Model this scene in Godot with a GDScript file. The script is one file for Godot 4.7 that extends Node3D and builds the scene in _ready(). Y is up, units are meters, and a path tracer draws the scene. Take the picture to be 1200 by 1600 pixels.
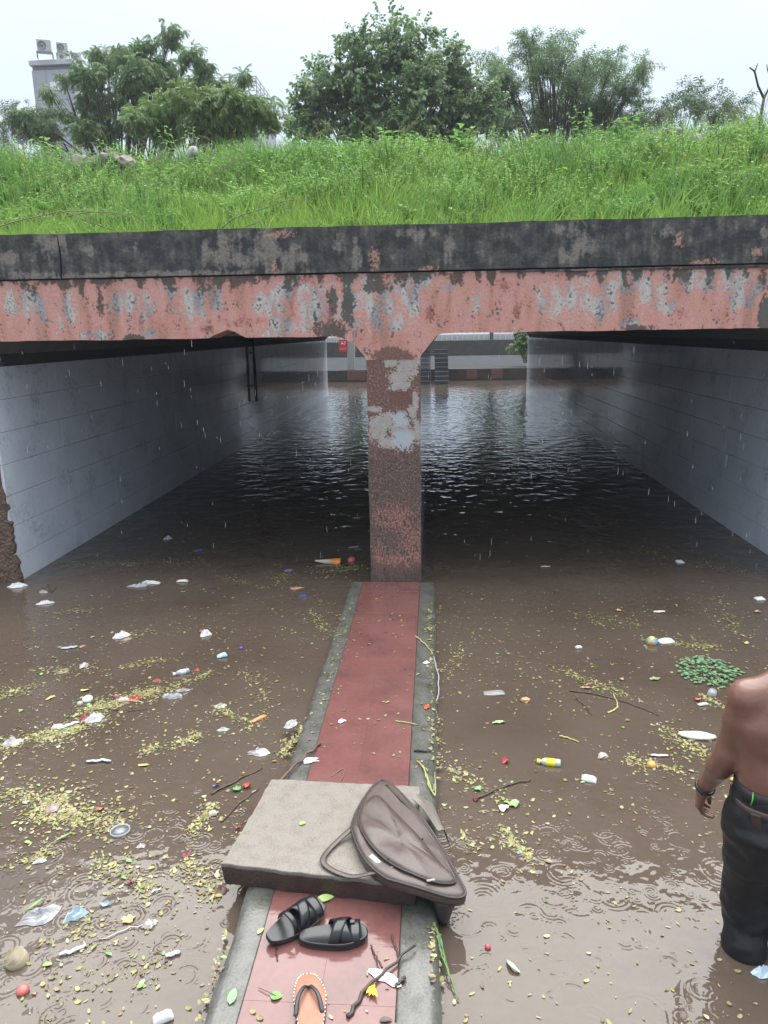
extends Node3D
# A flooded two-bay road underpass in the rain, seen from the footpath between the bays. Metres, y up, water surface at y = 0.

var used := {}
var rng := RandomNumberGenerator.new()

func _ready():
	rng.seed = 7
	setup_light()
	build_ground_and_water()
	build_underpass()
	build_footpath()
	build_far_side()
	build_slope_plants()
	build_trees()
	build_buildings()
	build_person()
	build_path_things()
	build_litter()
	build_floating_leaves()
	build_runoff()

func setup_light():
	var cam := Camera3D.new()
	cam.name = "camera"
	add_child(cam)
	cam.fov = 69.65
	cam.far = 900.0
	cam.near = 0.05
	var yaw := deg_to_rad(4.0)
	var pitch := deg_to_rad(13.7)
	var roll := deg_to_rad(0.95)
	var fwd := Vector3(-sin(yaw) * cos(pitch), -sin(pitch), -cos(yaw) * cos(pitch))
	var right := Vector3(cos(yaw), 0, -sin(yaw))
	var up := right.cross(fwd)
	var r2 := right * cos(roll) - up * sin(roll)
	var u2 := up * cos(roll) + right * sin(roll)
	cam.transform = Transform3D(Basis(r2, u2, -fwd), Vector3(0, 2.3, 0))
	cam.current = true
	var env := Environment.new()
	env.background_mode = Environment.BG_SKY
	var sky := Sky.new()
	# a rain-cloud sky: standard overcast, three times brighter overhead than at the horizon, faintly mottled
	var sm := PanoramaSkyMaterial.new()
	var si := Image.create_empty(256, 128, false, Image.FORMAT_RGBF)
	var cn := noise(2, 1.3, 4)
	for y in 128:
		var el := sin(PI * (0.5 - (y + 0.5) / 128.0))
		for x in 256:
			var az := TAU * (x + 0.5) / 256.0
			var ce := sqrt(1.0 - el * el)
			var v := cn.get_noise_3d(cos(az) * ce, el * 2.0, sin(az) * ce) * 0.10 + 1.0
			var c := Color(0.264, 0.322, 0.400).lerp(Color(0.83, 0.92, 1.0), maxf(el, 0.0)) * v
			if el < 0.0:
				c = Color(0.16, 0.16, 0.155)
			si.set_pixel(x, y, c)
	sm.panorama = ImageTexture.create_from_image(si)
	sm.energy_multiplier = 0.40
	sky.sky_material = sm
	env.sky = sky
	env.tonemap_mode = Environment.TONE_MAPPER_LINEAR
	env.tonemap_exposure = 5.4
	env.ssao_enabled = true
	env.ssil_enabled = true
	env.sdfgi_enabled = true
	env.fog_enabled = true
	env.fog_density = 0.0012
	env.fog_light_color = lin(0.86, 0.91, 0.97)
	var we := WorldEnvironment.new()
	we.name = "world_environment"
	we.environment = env
	add_child(we)
	var sun := DirectionalLight3D.new()
	sun.name = "sun"
	sun.light_energy = 0.5
	sun.light_angular_distance = 80.0
	sun.light_color = Color(1.0, 0.985, 0.96)
	sun.shadow_enabled = true
	add_child(sun)
	sun.look_at_from_position(Vector3(1.5, 20, -6.5), Vector3.ZERO, Vector3.UP)

# ---------------------------------------------------------------- helpers
func lin(r: float, g: float, b: float) -> Color:
	return Color(r, g, b).linear_to_srgb()

func put(o: Node3D, called: String, parent: Node = self) -> Node3D:
	var key := str(parent.get_instance_id()) + called
	var k: int = used.get(key, 0)
	used[key] = k + 1
	o.name = called if k == 0 else "%s_%03d" % [called, k]
	parent.add_child(o, true)
	return o

func obj(called: String, mesh: Mesh, m: Material, parent: Node = self, at := Vector3.ZERO, rot := Vector3.ZERO) -> MeshInstance3D:
	var o := MeshInstance3D.new()
	o.mesh = mesh
	o.material_override = m
	o.position = at
	o.rotation = rot
	put(o, called, parent)
	return o

func tag(o: Node, label: String, category: String, group := "") -> Node:
	o.set_meta("label", label)
	o.set_meta("category", category)
	if group != "":
		o.set_meta("group", group)
	return o

func struct_tag(o: Node, kind := "structure", label := "") -> Node:
	o.set_meta("kind", kind)
	if label != "":
		o.set_meta("label", label)
	return o

func thing(called: String, label: String, category: String, at := Vector3.ZERO, turn := 0.0, group := "") -> Node3D:
	var o := Node3D.new()
	put(o, called)
	o.position = at
	o.rotation.y = turn
	tag(o, label, category, group)
	return o

func mat(r: float, g: float, b: float, rough := 0.7, spec := 0.5) -> StandardMaterial3D:
	var m := StandardMaterial3D.new()
	m.albedo_color = lin(r, g, b)
	m.roughness = rough
	m.metallic_specular = spec
	return m

func tinted(rough := 0.6, back := 0.0, spec := 0.5) -> StandardMaterial3D:
	var m := StandardMaterial3D.new()
	m.vertex_color_use_as_albedo = true
	m.roughness = rough
	m.metallic_specular = spec
	m.cull_mode = BaseMaterial3D.CULL_DISABLED
	if back > 0.0:
		m.backlight_enabled = true
		m.backlight = Color(back, back, back)
	return m

func noise(s: int, freq: float, oct := 4, type := FastNoiseLite.TYPE_SIMPLEX_SMOOTH) -> FastNoiseLite:
	var n := FastNoiseLite.new()
	n.seed = s
	n.noise_type = type
	n.frequency = freq
	n.fractal_octaves = oct
	return n

# a seamless colour texture: noise pushed through a row of linear colours
func ramp_tex(s: int, freq: float, cols: Array, size := 512, oct := 5, fine := 0.25) -> ImageTexture:
	var a := noise(s, freq, oct).get_seamless_image(size, size).get_data()
	var b := noise(s + 91, freq * 9.0, 3).get_seamless_image(size, size).get_data()
	var lut := PackedByteArray()
	for k in 256:
		var t: float = k / 255.0 * (cols.size() - 1)
		var q: int = mini(int(t), cols.size() - 2)
		var c0: Color = cols[q]
		var c: Color = c0.lerp(cols[q + 1], t - q).linear_to_srgb()
		lut.append(int(clampf(c.r, 0, 1) * 255))
		lut.append(int(clampf(c.g, 0, 1) * 255))
		lut.append(int(clampf(c.b, 0, 1) * 255))
	var out := PackedByteArray()
	out.resize(size * size * 3)
	for p in size * size:
		var v: int = clampi(int(a[p] * (1.0 - fine) + b[p] * fine), 0, 255) * 3
		out[p * 3] = lut[v]
		out[p * 3 + 1] = lut[v + 1]
		out[p * 3 + 2] = lut[v + 2]
	return ImageTexture.create_from_image(Image.create_from_data(size, size, false, Image.FORMAT_RGB8, out))

func height_tex(s: int, freq: float, size := 512, oct := 5) -> ImageTexture:
	var i := noise(s, freq, oct).get_seamless_image(size, size)
	return ImageTexture.create_from_image(i)

func tri_tex(m: StandardMaterial3D, t: Texture2D, scale: float, bump: Texture2D = null, depth := 0.3) -> StandardMaterial3D:
	m.uv1_triplanar = true
	m.uv1_world_triplanar = true
	m.uv1_scale = Vector3(scale, scale, scale)
	m.albedo_texture = t
	if bump:
		m.heightmap_enabled = true
		m.heightmap_texture = bump
		m.heightmap_scale = depth
	return m

# collects triangles; front faces run clockwise
class Shape:
	var st := SurfaceTool.new()
	func _init(smooth := true):
		st.begin(Mesh.PRIMITIVE_TRIANGLES)
		st.set_smooth_group(0 if smooth else -1)
	func smooth(on: bool):
		st.set_smooth_group(0 if on else -1)
	func tri(a: Vector3, b: Vector3, c: Vector3, ua := Vector2.ZERO, ub := Vector2.ZERO, uc := Vector2.ZERO):
		st.set_uv(ua); st.add_vertex(a)
		st.set_uv(ub); st.add_vertex(b)
		st.set_uv(uc); st.add_vertex(c)
	func quad(a: Vector3, b: Vector3, c: Vector3, d: Vector3, ua := Vector2.ZERO, ub := Vector2.ZERO, uc := Vector2.ZERO, ud := Vector2.ZERO):
		tri(a, b, c, ua, ub, uc)
		tri(a, c, d, ua, uc, ud)
	func col(c: Color):
		st.set_color(c)
	func done() -> ArrayMesh:
		st.generate_normals()
		return st.commit()
	# rings of equal length, joined; each ring runs round the axis
	func loft(rings: Array, cap0 := true, cap1 := true, closed := true):
		var n: int = rings[0].size()
		for r in rings.size() - 1:
			var p: Array = rings[r]
			var q: Array = rings[r + 1]
			for k in (n if closed else n - 1):
				var j := (k + 1) % n
				quad(p[k], q[k], q[j], p[j], Vector2(float(k) / n, float(r)), Vector2(float(k) / n, r + 1.0), Vector2((k + 1.0) / n, r + 1.0), Vector2((k + 1.0) / n, float(r)))
		if cap0:
			cap(rings[0], false)
		if cap1:
			cap(rings[rings.size() - 1], true)
	func cap(r: Array, far: bool):
		var c := Vector3.ZERO
		for p in r:
			c += p
		c /= r.size()
		for k in r.size():
			var j := (k + 1) % r.size()
			if far:
				tri(r[j], r[k], c)
			else:
				tri(r[k], r[j], c)
	func tube(pts: Array, radii: Array, sides := 8, flat := 1.0):
		var rings := []
		var up := Vector3.UP
		var d0: Vector3 = (pts[1] - pts[0]).normalized()
		if absf(d0.dot(up)) > 0.9:
			up = Vector3.RIGHT
		for i in pts.size():
			var a: Vector3 = pts[maxi(i - 1, 0)]
			var b: Vector3 = pts[mini(i + 1, pts.size() - 1)]
			var d := (b - a).normalized()
			var s := d.cross(up).normalized()
			up = s.cross(d).normalized()
			var ring := []
			for k in sides:
				var t := TAU * k / sides
				ring.append(pts[i] + (s * cos(t) + up * sin(t) * flat) * radii[i])
			rings.append(ring)
		loft(rings)
	# outline in x,z scaled towards its middle and raised: steps of [scale, height]
	func dome(poly: Array, steps: Array, closed_bottom := true):
		var c := Vector2.ZERO
		for p in poly:
			c += p
		c /= poly.size()
		var rings := []
		for s in steps:
			var ring := []
			for p in poly:
				var q: Vector2 = c + (p - c) * s[0]
				ring.append(Vector3(q.x, s[1], q.y))
			rings.append(ring)
		loft(rings, closed_bottom, true)

func box(sx: float, sy: float, sz: float, b := 0.01) -> ArrayMesh:
	var s := Shape.new(false)
	box_in(s, Vector3.ZERO, Vector3(sx, sy, sz), b)
	return s.done()

# a chamfered box centred on c
func box_in(s: Shape, c: Vector3, size: Vector3, b := 0.01, basis := Basis.IDENTITY):
	var h := size / 2.0
	b = minf(b, minf(h.x, minf(h.y, h.z)) * 0.9)
	var P := func(x: int, y: int, z: int, ax: int) -> Vector3:
		var v := Vector3(x * (h.x - (0.0 if ax == 0 else b)), y * (h.y - (0.0 if ax == 1 else b)), z * (h.z - (0.0 if ax == 2 else b)))
		return c + basis * v
	var face := func(q: Array, out: Vector3):
		var nn: Vector3 = (q[1] - q[0]).cross(q[2] - q[0])
		if nn.dot(basis * out) > 0.0:
			q.reverse()
		if q.size() == 4:
			s.quad(q[0], q[1], q[2], q[3])
		else:
			s.tri(q[0], q[1], q[2])
	for sg in [-1, 1]:
		face.call([P.call(sg, -1, -1, 0), P.call(sg, 1, -1, 0), P.call(sg, 1, 1, 0), P.call(sg, -1, 1, 0)], Vector3(sg, 0, 0))
		face.call([P.call(-1, sg, -1, 1), P.call(1, sg, -1, 1), P.call(1, sg, 1, 1), P.call(-1, sg, 1, 1)], Vector3(0, sg, 0))
		face.call([P.call(-1, -1, sg, 2), P.call(1, -1, sg, 2), P.call(1, 1, sg, 2), P.call(-1, 1, sg, 2)], Vector3(0, 0, sg))
	if b <= 0.0:
		return
	for s1 in [-1, 1]:
		for s2 in [-1, 1]:
			face.call([P.call(s1, s2, -1, 0), P.call(s1, s2, -1, 1), P.call(s1, s2, 1, 1), P.call(s1, s2, 1, 0)], Vector3(s1, s2, 0))
			face.call([P.call(s1, -1, s2, 0), P.call(s1, -1, s2, 2), P.call(s1, 1, s2, 2), P.call(s1, 1, s2, 0)], Vector3(s1, 0, s2))
			face.call([P.call(-1, s1, s2, 1), P.call(-1, s1, s2, 2), P.call(1, s1, s2, 2), P.call(1, s1, s2, 1)], Vector3(0, s1, s2))
			for s3 in [-1, 1]:
				face.call([P.call(s1, s2, s3, 0), P.call(s1, s2, s3, 1), P.call(s1, s2, s3, 2)], Vector3(s1, s2, s3))

func lathe(profile: Array, seg := 18) -> ArrayMesh:
	var s := Shape.new()
	var rings := []
	for p in profile:
		var ring := []
		for k in seg:
			var t := -TAU * k / seg
			ring.append(Vector3(cos(t) * p[0], p[1], sin(t) * p[0]))
		rings.append(ring)
	s.loft(rings)
	return s.done()

func tube_mesh(pts: Array, radii: Array, sides := 8, flat := 1.0) -> ArrayMesh:
	var s := Shape.new()
	s.tube(pts, radii, sides, flat)
	return s.done()

# a smooth path through points
func curve(pts: Array, n: int) -> Array:
	var out := []
	var m := pts.size() - 1
	for i in n + 1:
		var t := float(i) / n * m
		var k := mini(int(t), m - 1)
		var f := t - k
		out.append(pts[k].cubic_interpolate(pts[k + 1], pts[maxi(k - 1, 0)], pts[mini(k + 2, m)], f))
	return out

func many(called: String, mesh: Mesh, m: Material, xf: Array, cols: Array, parent: Node = self) -> MultiMeshInstance3D:
	var mm := MultiMesh.new()
	mm.transform_format = MultiMesh.TRANSFORM_3D
	mm.use_colors = cols.size() > 0
	mm.mesh = mesh
	mm.instance_count = xf.size()
	for i in xf.size():
		mm.set_instance_transform(i, xf[i])
		if cols.size():
			mm.set_instance_color(i, cols[i])
	var o := MultiMeshInstance3D.new()
	o.multimesh = mm
	o.material_override = m
	put(o, called, parent)
	return o

func grid_mesh(nx: int, nz: int, at: Callable) -> ArrayMesh:
	var v := PackedVector3Array()
	var uv := PackedVector2Array()
	for j in nz + 1:
		for i in nx + 1:
			v.append(at.call(float(i) / nx, float(j) / nz))
			uv.append(Vector2(float(i) / nx, float(j) / nz))
	var idx := PackedInt32Array()
	for j in nz:
		for i in nx:
			var a := j * (nx + 1) + i
			idx.append_array([a, a + 1, a + nx + 2, a, a + nx + 2, a + nx + 1])
	var arr := []
	arr.resize(Mesh.ARRAY_MAX)
	arr[Mesh.ARRAY_VERTEX] = v
	arr[Mesh.ARRAY_TEX_UV] = uv
	arr[Mesh.ARRAY_INDEX] = idx
	var st := SurfaceTool.new()
	var am := ArrayMesh.new()
	am.add_surface_from_arrays(Mesh.PRIMITIVE_TRIANGLES, arr)
	st.create_from(am, 0)
	st.generate_normals()
	return st.commit()

# ---------------------------------------------------------------- ground, water
var hill_noise: FastNoiseLite

func hill(x: float, z: float) -> float:
	var t := smoothstep(-6.6, -11.5, z)
	var y := 2.98 + 1.54 * t
	y -= 1.2 * smoothstep(-15.0, -27.0, z)
	y += hill_noise.get_noise_2d(x * 1.0, z * 1.0) * 0.30 * smoothstep(-6.9, -8.5, z)
	return y

func build_ground_and_water():
	hill_noise = noise(5, 0.16, 3)
	var mud := mat(0.5, 0.5, 0.5, 0.8)
	tri_tex(mud, ramp_tex(3, 0.02, [Color(0.09, 0.07, 0.05), Color(0.14, 0.11, 0.08), Color(0.10, 0.11, 0.06)]), 0.35)
	var g := Shape.new(false)
	g.quad(Vector3(-400, -0.45, -700), Vector3(400, -0.45, -700), Vector3(400, -0.45, 100), Vector3(-400, -0.45, 100))
	struct_tag(obj("ground", g.done(), mud))
	var soil := mat(0.5, 0.5, 0.5, 0.95, 0.2)
	tri_tex(soil, ramp_tex(13, 0.03, [Color(0.035, 0.05, 0.015), Color(0.06, 0.085, 0.025), Color(0.07, 0.06, 0.035)]), 0.6, height_tex(8, 0.05), 2.0)
	var hm := grid_mesh(160, 80, func(u, v): 
		var x: float = lerpf(-40.0, 40.0, u)
		var z: float = lerpf(-27.9, -6.86, v)
		return Vector3(x, hill(x, z), z))
	struct_tag(obj("hill", hm, soil))
	# open water before the portal, pocked by rain; calmer water inside the bays
	var am := ArrayMesh.new()
	var add := func(x0, x1, z0, z1, k):
		var s := Shape.new()
		s.quad(Vector3(x0, 0, z0), Vector3(x1, 0, z0), Vector3(x1, 0, z1), Vector3(x0, 0, z1), Vector2(x0, z0) / k, Vector2(x1, z0) / k, Vector2(x1, z1) / k, Vector2(x0, z1) / k)
		s.st.generate_normals()
		s.st.commit(am)
	add.call(-14.0, 14.0, -6.62, 6.0, 4.0)
	add.call(-9.0, 9.0, -36.0, -6.62, 4.0)
	var wm := mat(0.5, 0.5, 0.5, 0.02, 0.44)
	wm.albedo_texture = mud_tex()
	wm.normal_enabled = true
	wm.normal_texture = ring_normals()
	wm.normal_scale = 1.0
	var wt := mat(0.5, 0.5, 0.5, 0.03, 0.5)
	wt.albedo_texture = wm.albedo_texture
	wt.normal_enabled = true
	wt.normal_texture = wave_normals()
	am.surface_set_material(0, wm)
	am.surface_set_material(1, wt)
	var w := MeshInstance3D.new()
	w.mesh = am
	put(w, "flood_water")
	struct_tag(w, "structure", "muddy brown flood water pitted by rain")

func mud_tex() -> ImageTexture:
	return ramp_tex(21, 0.006, [Color(0.118, 0.087, 0.067), Color(0.146, 0.111, 0.088), Color(0.162, 0.126, 0.102)], 512, 5, 0.12)

func ring_normals() -> ImageTexture:
	var n := 1024
	var px := 4.0 / n
	var h := PackedFloat32Array()
	h.resize(n * n)
	var base := noise(31, 0.02, 3).get_seamless_image(n, n).get_data()
	var chop := noise(32, 0.075, 3).get_seamless_image(n, n).get_data()
	for i in n * n:
		h[i] = base[i] * 0.000009 + chop[i] * 0.0000035 * clampf(base[i] / 128.0 - 0.5, 0.0, 1.0)
	var r := RandomNumberGenerator.new()
	r.seed = 12
	for k in 2300:
		var cx := r.randf() * n
		var cy := r.randf() * n
		var rad: float = (0.004 + pow(r.randf(), 2.2) * 0.075) / px
		var lam: float = (0.013 + 0.13 * rad * px) / px
		var wd := lam * 0.85
		var amp: float = (0.00070 - rad * px * 0.0052) * (0.3 + r.randf())
		var reach := int(rad + wd * 2.2) + 1
		var ta := r.randf() * TAU
		var tx := cos(ta)
		var ty := sin(ta)
		var inner: float = maxf(0.0, rad - wd * 2.2)
		for y in range(-reach, reach + 1):
			var row := posmod(int(cy) + y, n) * n
			for x in range(-reach, reach + 1):
				var d := sqrt(x * x + y * y)
				if d > reach or d < inner:
					continue
				var q := (d - rad) / wd
				h[row + posmod(int(cx) + x, n)] += amp * cos(TAU * (d - rad) / lam) * exp(-q * q) * (0.55 + 0.45 * (x * tx + y * ty) / maxf(d, 0.5))
	var img := Image.create_from_data(n, n, false, Image.FORMAT_RF, h.to_byte_array())
	img.bump_map_to_normal_map(1.0 / px)
	return ImageTexture.create_from_image(img)

func wave_normals() -> ImageTexture:
	var n := 512
	var px := 4.0 / n
	var a := noise(41, 0.018, 3).get_seamless_image(n, n).get_data()
	var b := noise(43, 0.06, 2).get_seamless_image(n, n).get_data()
	var h := PackedFloat32Array()
	h.resize(n * n)
	for i in n * n:
		h[i] = a[i] * 0.000044 + b[i] * 0.000005
	var img := Image.create_from_data(n, n, false, Image.FORMAT_RF, h.to_byte_array())
	img.bump_map_to_normal_map(1.0 / px)
	return ImageTexture.create_from_image(img)

# ---------------------------------------------------------------- the underpass
# a mask of soft-edged blotches [x, y, rx, ry] over the rectangle x0..x1, y0..y1
func blotches(list: Array, w: int, h: int, x0: float, x1: float, y0: float, y1: float) -> PackedFloat32Array:
	var m := PackedFloat32Array()
	m.resize(w * h)
	for b in list:
		var i0 := clampi(int((b[0] - b[2] * 1.6 - x0) / (x1 - x0) * w), 0, w)
		var i1 := clampi(int((b[0] + b[2] * 1.6 - x0) / (x1 - x0) * w), 0, w)
		var j0 := clampi(int((y1 - b[1] - b[3] * 1.6) / (y1 - y0) * h), 0, h)
		var j1 := clampi(int((y1 - b[1] + b[3] * 1.6) / (y1 - y0) * h), 0, h)
		for j in range(j0, j1):
			var y := y1 - (y1 - y0) * j / h
			for i in range(i0, i1):
				var x := x0 + (x1 - x0) * i / w
				var d: float = 1.0 - 0.5 * (pow((x - b[0]) / b[2], 2.0) + pow((y - b[1]) / b[3], 2.0))
				if d > m[j * w + i]:
					m[j * w + i] = d
	return m

func stretched(s: int, freq: float, w: int, h: int, fx: int, fy: int, oct := 4) -> PackedByteArray:
	var i := noise(s, freq, oct).get_image(w / fx, h / fy)
	i.resize(w, h, Image.INTERPOLATE_CUBIC)
	return i.get_data()

func make_tex(w: int, h: int, out: PackedByteArray) -> ImageTexture:
	return ImageTexture.create_from_image(Image.create_from_data(w, h, false, Image.FORMAT_RGB8, out))

func set_px(out: PackedByteArray, p: int, c: Color):
	var k := c.linear_to_srgb()
	out[p * 3] = int(clampf(k.r, 0, 1) * 255)
	out[p * 3 + 1] = int(clampf(k.g, 0, 1) * 255)
	out[p * 3 + 2] = int(clampf(k.b, 0, 1) * 255)

const FX0 := -6.0
const FX1 := 6.0

func lintel_material() -> StandardMaterial3D:
	var w := 2048
	var h := 128
	var y0 := 2.05
	var y1 := 2.80
	var grey := [[-3.65, 2.62, 0.141, 0.124], [-3.48, 2.57, 0.079, 0.141], [-3.19, 2.57, 0.068, 0.124], [-3.29, 2.45, 0.045, 0.068], [-2.72, 2.61, 0.14, 0.112], [-2.53, 2.55, 0.078, 0.123], [-2.1, 2.57, 0.167, 0.139], [-1.92, 2.64, 0.083, 0.138], [-2.29, 2.68, 0.067, 0.067], [-1.42, 2.56, 0.138, 0.122], [-1.22, 2.63, 0.165, 0.137], [-1.05, 2.51, 0.165, 0.21], [-1.32, 2.39, 0.139, 0.078], [-0.9, 2.52, 0.11, 0.22], [-0.73, 2.57, 0.099, 0.247], [-0.56, 2.62, 0.076, 0.218], [-0.4, 2.56, 0.12, 0.219], [-0.21, 2.59, 0.098, 0.218], [-0.51, 2.41, 0.11, 0.099], [-0.32, 2.4, 0.088, 0.077], [0.35, 2.56, 0.038, 0.098], [0.12, 2.66, 0.054, 0.065], [0.98, 2.54, 0.135, 0.135], [1.19, 2.56, 0.161, 0.15], [1.4, 2.48, 0.161, 0.108], [1.5, 2.68, 0.107, 0.16], [1.63, 2.73, 0.096, 0.085], [1.76, 2.6, 0.16, 0.096], [1.93, 2.47, 0.107, 0.064], [2.17, 2.69, 0.159, 0.095], [2.38, 2.71, 0.184, 0.132], [2.54, 2.58, 0.159, 0.132], [2.73, 2.45, 0.042, 0.212], [1.65, 2.34, 0.108, 0.032], [-3.0, 2.32, 0.114, 0.046], [-1.41, 2.31, 0.112, 0.034], [-0.1, 2.71, 0.108, 0.108], [-2.52, 2.34, 0.09, 0.056], [3.2, 2.6, 0.3, 0.12], [4.3, 2.5, 0.4, 0.15], [-4.6, 2.6, 0.3, 0.15], [-5.4, 2.5, 0.3, 0.2]]
	var soot := [[-0.9, 2.34, 0.15, 0.08], [-0.74, 2.52, 0.05, 0.16], [-2.92, 2.61, 0.03, 0.14], [-0.87, 2.57, 0.04, 0.12], [2.74, 2.4, 0.05, 0.2], [-2.66, 2.29, 0.1, 0.03], [1.7, 2.30, 0.12, 0.03], [-0.48, 2.68, 0.12, 0.05]]
	var rust := [[0.55, 2.68, 0.08, 0.1], [-0.06, 2.44, 0.07, 0.1], [-1.7, 2.42, 0.3, 0.05], [-2.6, 2.45, 0.05, 0.12], [2.05, 2.42, 0.1, 0.05], [-2.0, 2.36, 0.15, 0.04], [0.7, 2.5, 0.06, 0.12], [-1.75, 2.66, 0.04, 0.1]]
	var brown := [[-0.36, 2.10, 0.17, 0.085]]
	var mg := blotches(grey, w, h, FX0, FX1, y0, y1)
	var ms := blotches(soot, w, h, FX0, FX1, y0, y1)
	var mr := blotches(rust, w, h, FX0, FX1, y0, y1)
	var mb := blotches(brown, w, h, FX0, FX1, y0, y1)
	var n1 := stretched(51, 0.05, w, h, 1, 2)
	var n2 := stretched(52, 0.16, w, h, 1, 1, 3)
	var n3 := stretched(53, 0.35, w, h, 1, 1, 2)
	var n4 := stretched(54, 0.025, w, h, 1, 4, 3)
	var out := PackedByteArray()
	out.resize(w * h * 3)
	var hm := PackedByteArray()
	hm.resize(w * h)
	for j in h:
		var y := y1 - (y1 - y0) * j / h
		for i in w:
			var p := j * w + i
			var x := FX0 + (FX1 - FX0) * i / w
			var a := n1[p] / 255.0 - 0.5
			var b := n2[p] / 255.0 - 0.5
			var c := n3[p] / 255.0 - 0.5
			var d := n4[p] / 255.0 - 0.5
			var pink := Color(0.53, 0.275, 0.24).lerp(Color(0.51, 0.24, 0.19), clampf(0.5 + d * 2.4, 0, 1))
			pink = pink * (1.0 + b * 0.25 + c * 0.2)
			var col := pink
			var relief := 0.75
			var pg: float = mg[p] + a * 1.7 + b * 1.0 + c * 0.35
			if pg > 0.50:
				var g := Color(0.44, 0.42, 0.395).lerp(Color(0.25, 0.265, 0.285), clampf(0.5 + d * 3.5 + b, 0, 1))
				g = g * (1.0 + c * 0.5 + a * 0.5)
				col = col.lerp(g, clampf((pg - 0.50) * 3.2, 0, 0.92))
				relief = 0.45 + b * 0.2
			elif b + c * 0.6 + mg[p] * 0.25 > 0.27:
				col = col.lerp(Color(0.42, 0.40, 0.37), 0.75)
				relief = 0.5
			var pr: float = mr[p] * 0.6 + a + b * 0.8 + c * 0.3
			if pr > 0.42:
				col = col.lerp(Color(0.26, 0.085, 0.06), clampf((pr - 0.42) * 3.0, 0, 0.7))
			# black growth creeping down from the joint above, and soot
			var top: float = (y - 2.695) * 6.5 + a * 1.8 + d * 1.2 + b * 0.9
			var blk: float = maxf(maxf(top, ms[p] * 1.1 - 0.12 + a * 1.2 + b * 1.2 + c * 0.6), b * 1.4 + c * 1.1 + d * 0.6 - 0.32)
			if blk > 0.22:
				col = col.lerp(Color(0.05, 0.05, 0.042), clampf((blk - 0.22) * 3.2, 0, 0.88))
			if d * 1.3 + b * 0.7 + c * 0.5 > 0.30:
				col = col.lerp(Color(0.16, 0.12, 0.10), 0.35)
			var bw: float = mb[p] * 1.3 + a * 0.7 + b * 0.5
			if bw > 0.5:
				col = col.lerp(Color(0.17, 0.095, 0.08) * (1.0 + c * 0.8 + b * 0.5), clampf((bw - 0.5) * 6.0, 0, 1))
			# the worn red ring painted on the beam
			var rr := Vector2((x + 1.05) / 0.175, (y - 2.535) / 0.225).length()
			if absf(rr - 1.0) < 0.09 and (x < -1.05 and y > 2.45 or x > -0.93 and y < 2.55) and a + b + c * 0.5 > -0.32:
				col = col.lerp(Color(0.36, 0.09, 0.085), 0.5)
			for q in [[-0.915, 2.63, 0.012, 0.03], [-0.90, 2.57, 0.02, 0.012], [-1.03, 2.46, 0.009, 0.03], [-0.87, 2.5, 0.01, 0.02]]:
				if absf(x - q[0] - b * 0.02) < q[2] and absf(y - q[1]) < q[3]:
					col = col.lerp(Color(0.05, 0.045, 0.04), 0.8)
			set_px(out, p, col)
			hm[p] = int(clampf(relief + c * 0.25, 0, 1) * 255)
	return facade_mat(w, h, out, hm, 0.55)

func facade_mat(w: int, h: int, out: PackedByteArray, hm: PackedByteArray, rough: float) -> StandardMaterial3D:
	var m := mat(1, 1, 1, rough, 0.4)
	m.albedo_texture = make_tex(w, h, out)
	m.heightmap_enabled = true
	m.heightmap_texture = ImageTexture.create_from_image(Image.create_from_data(w, h, false, Image.FORMAT_L8, hm))
	m.heightmap_scale = 0.4
	return m

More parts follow.
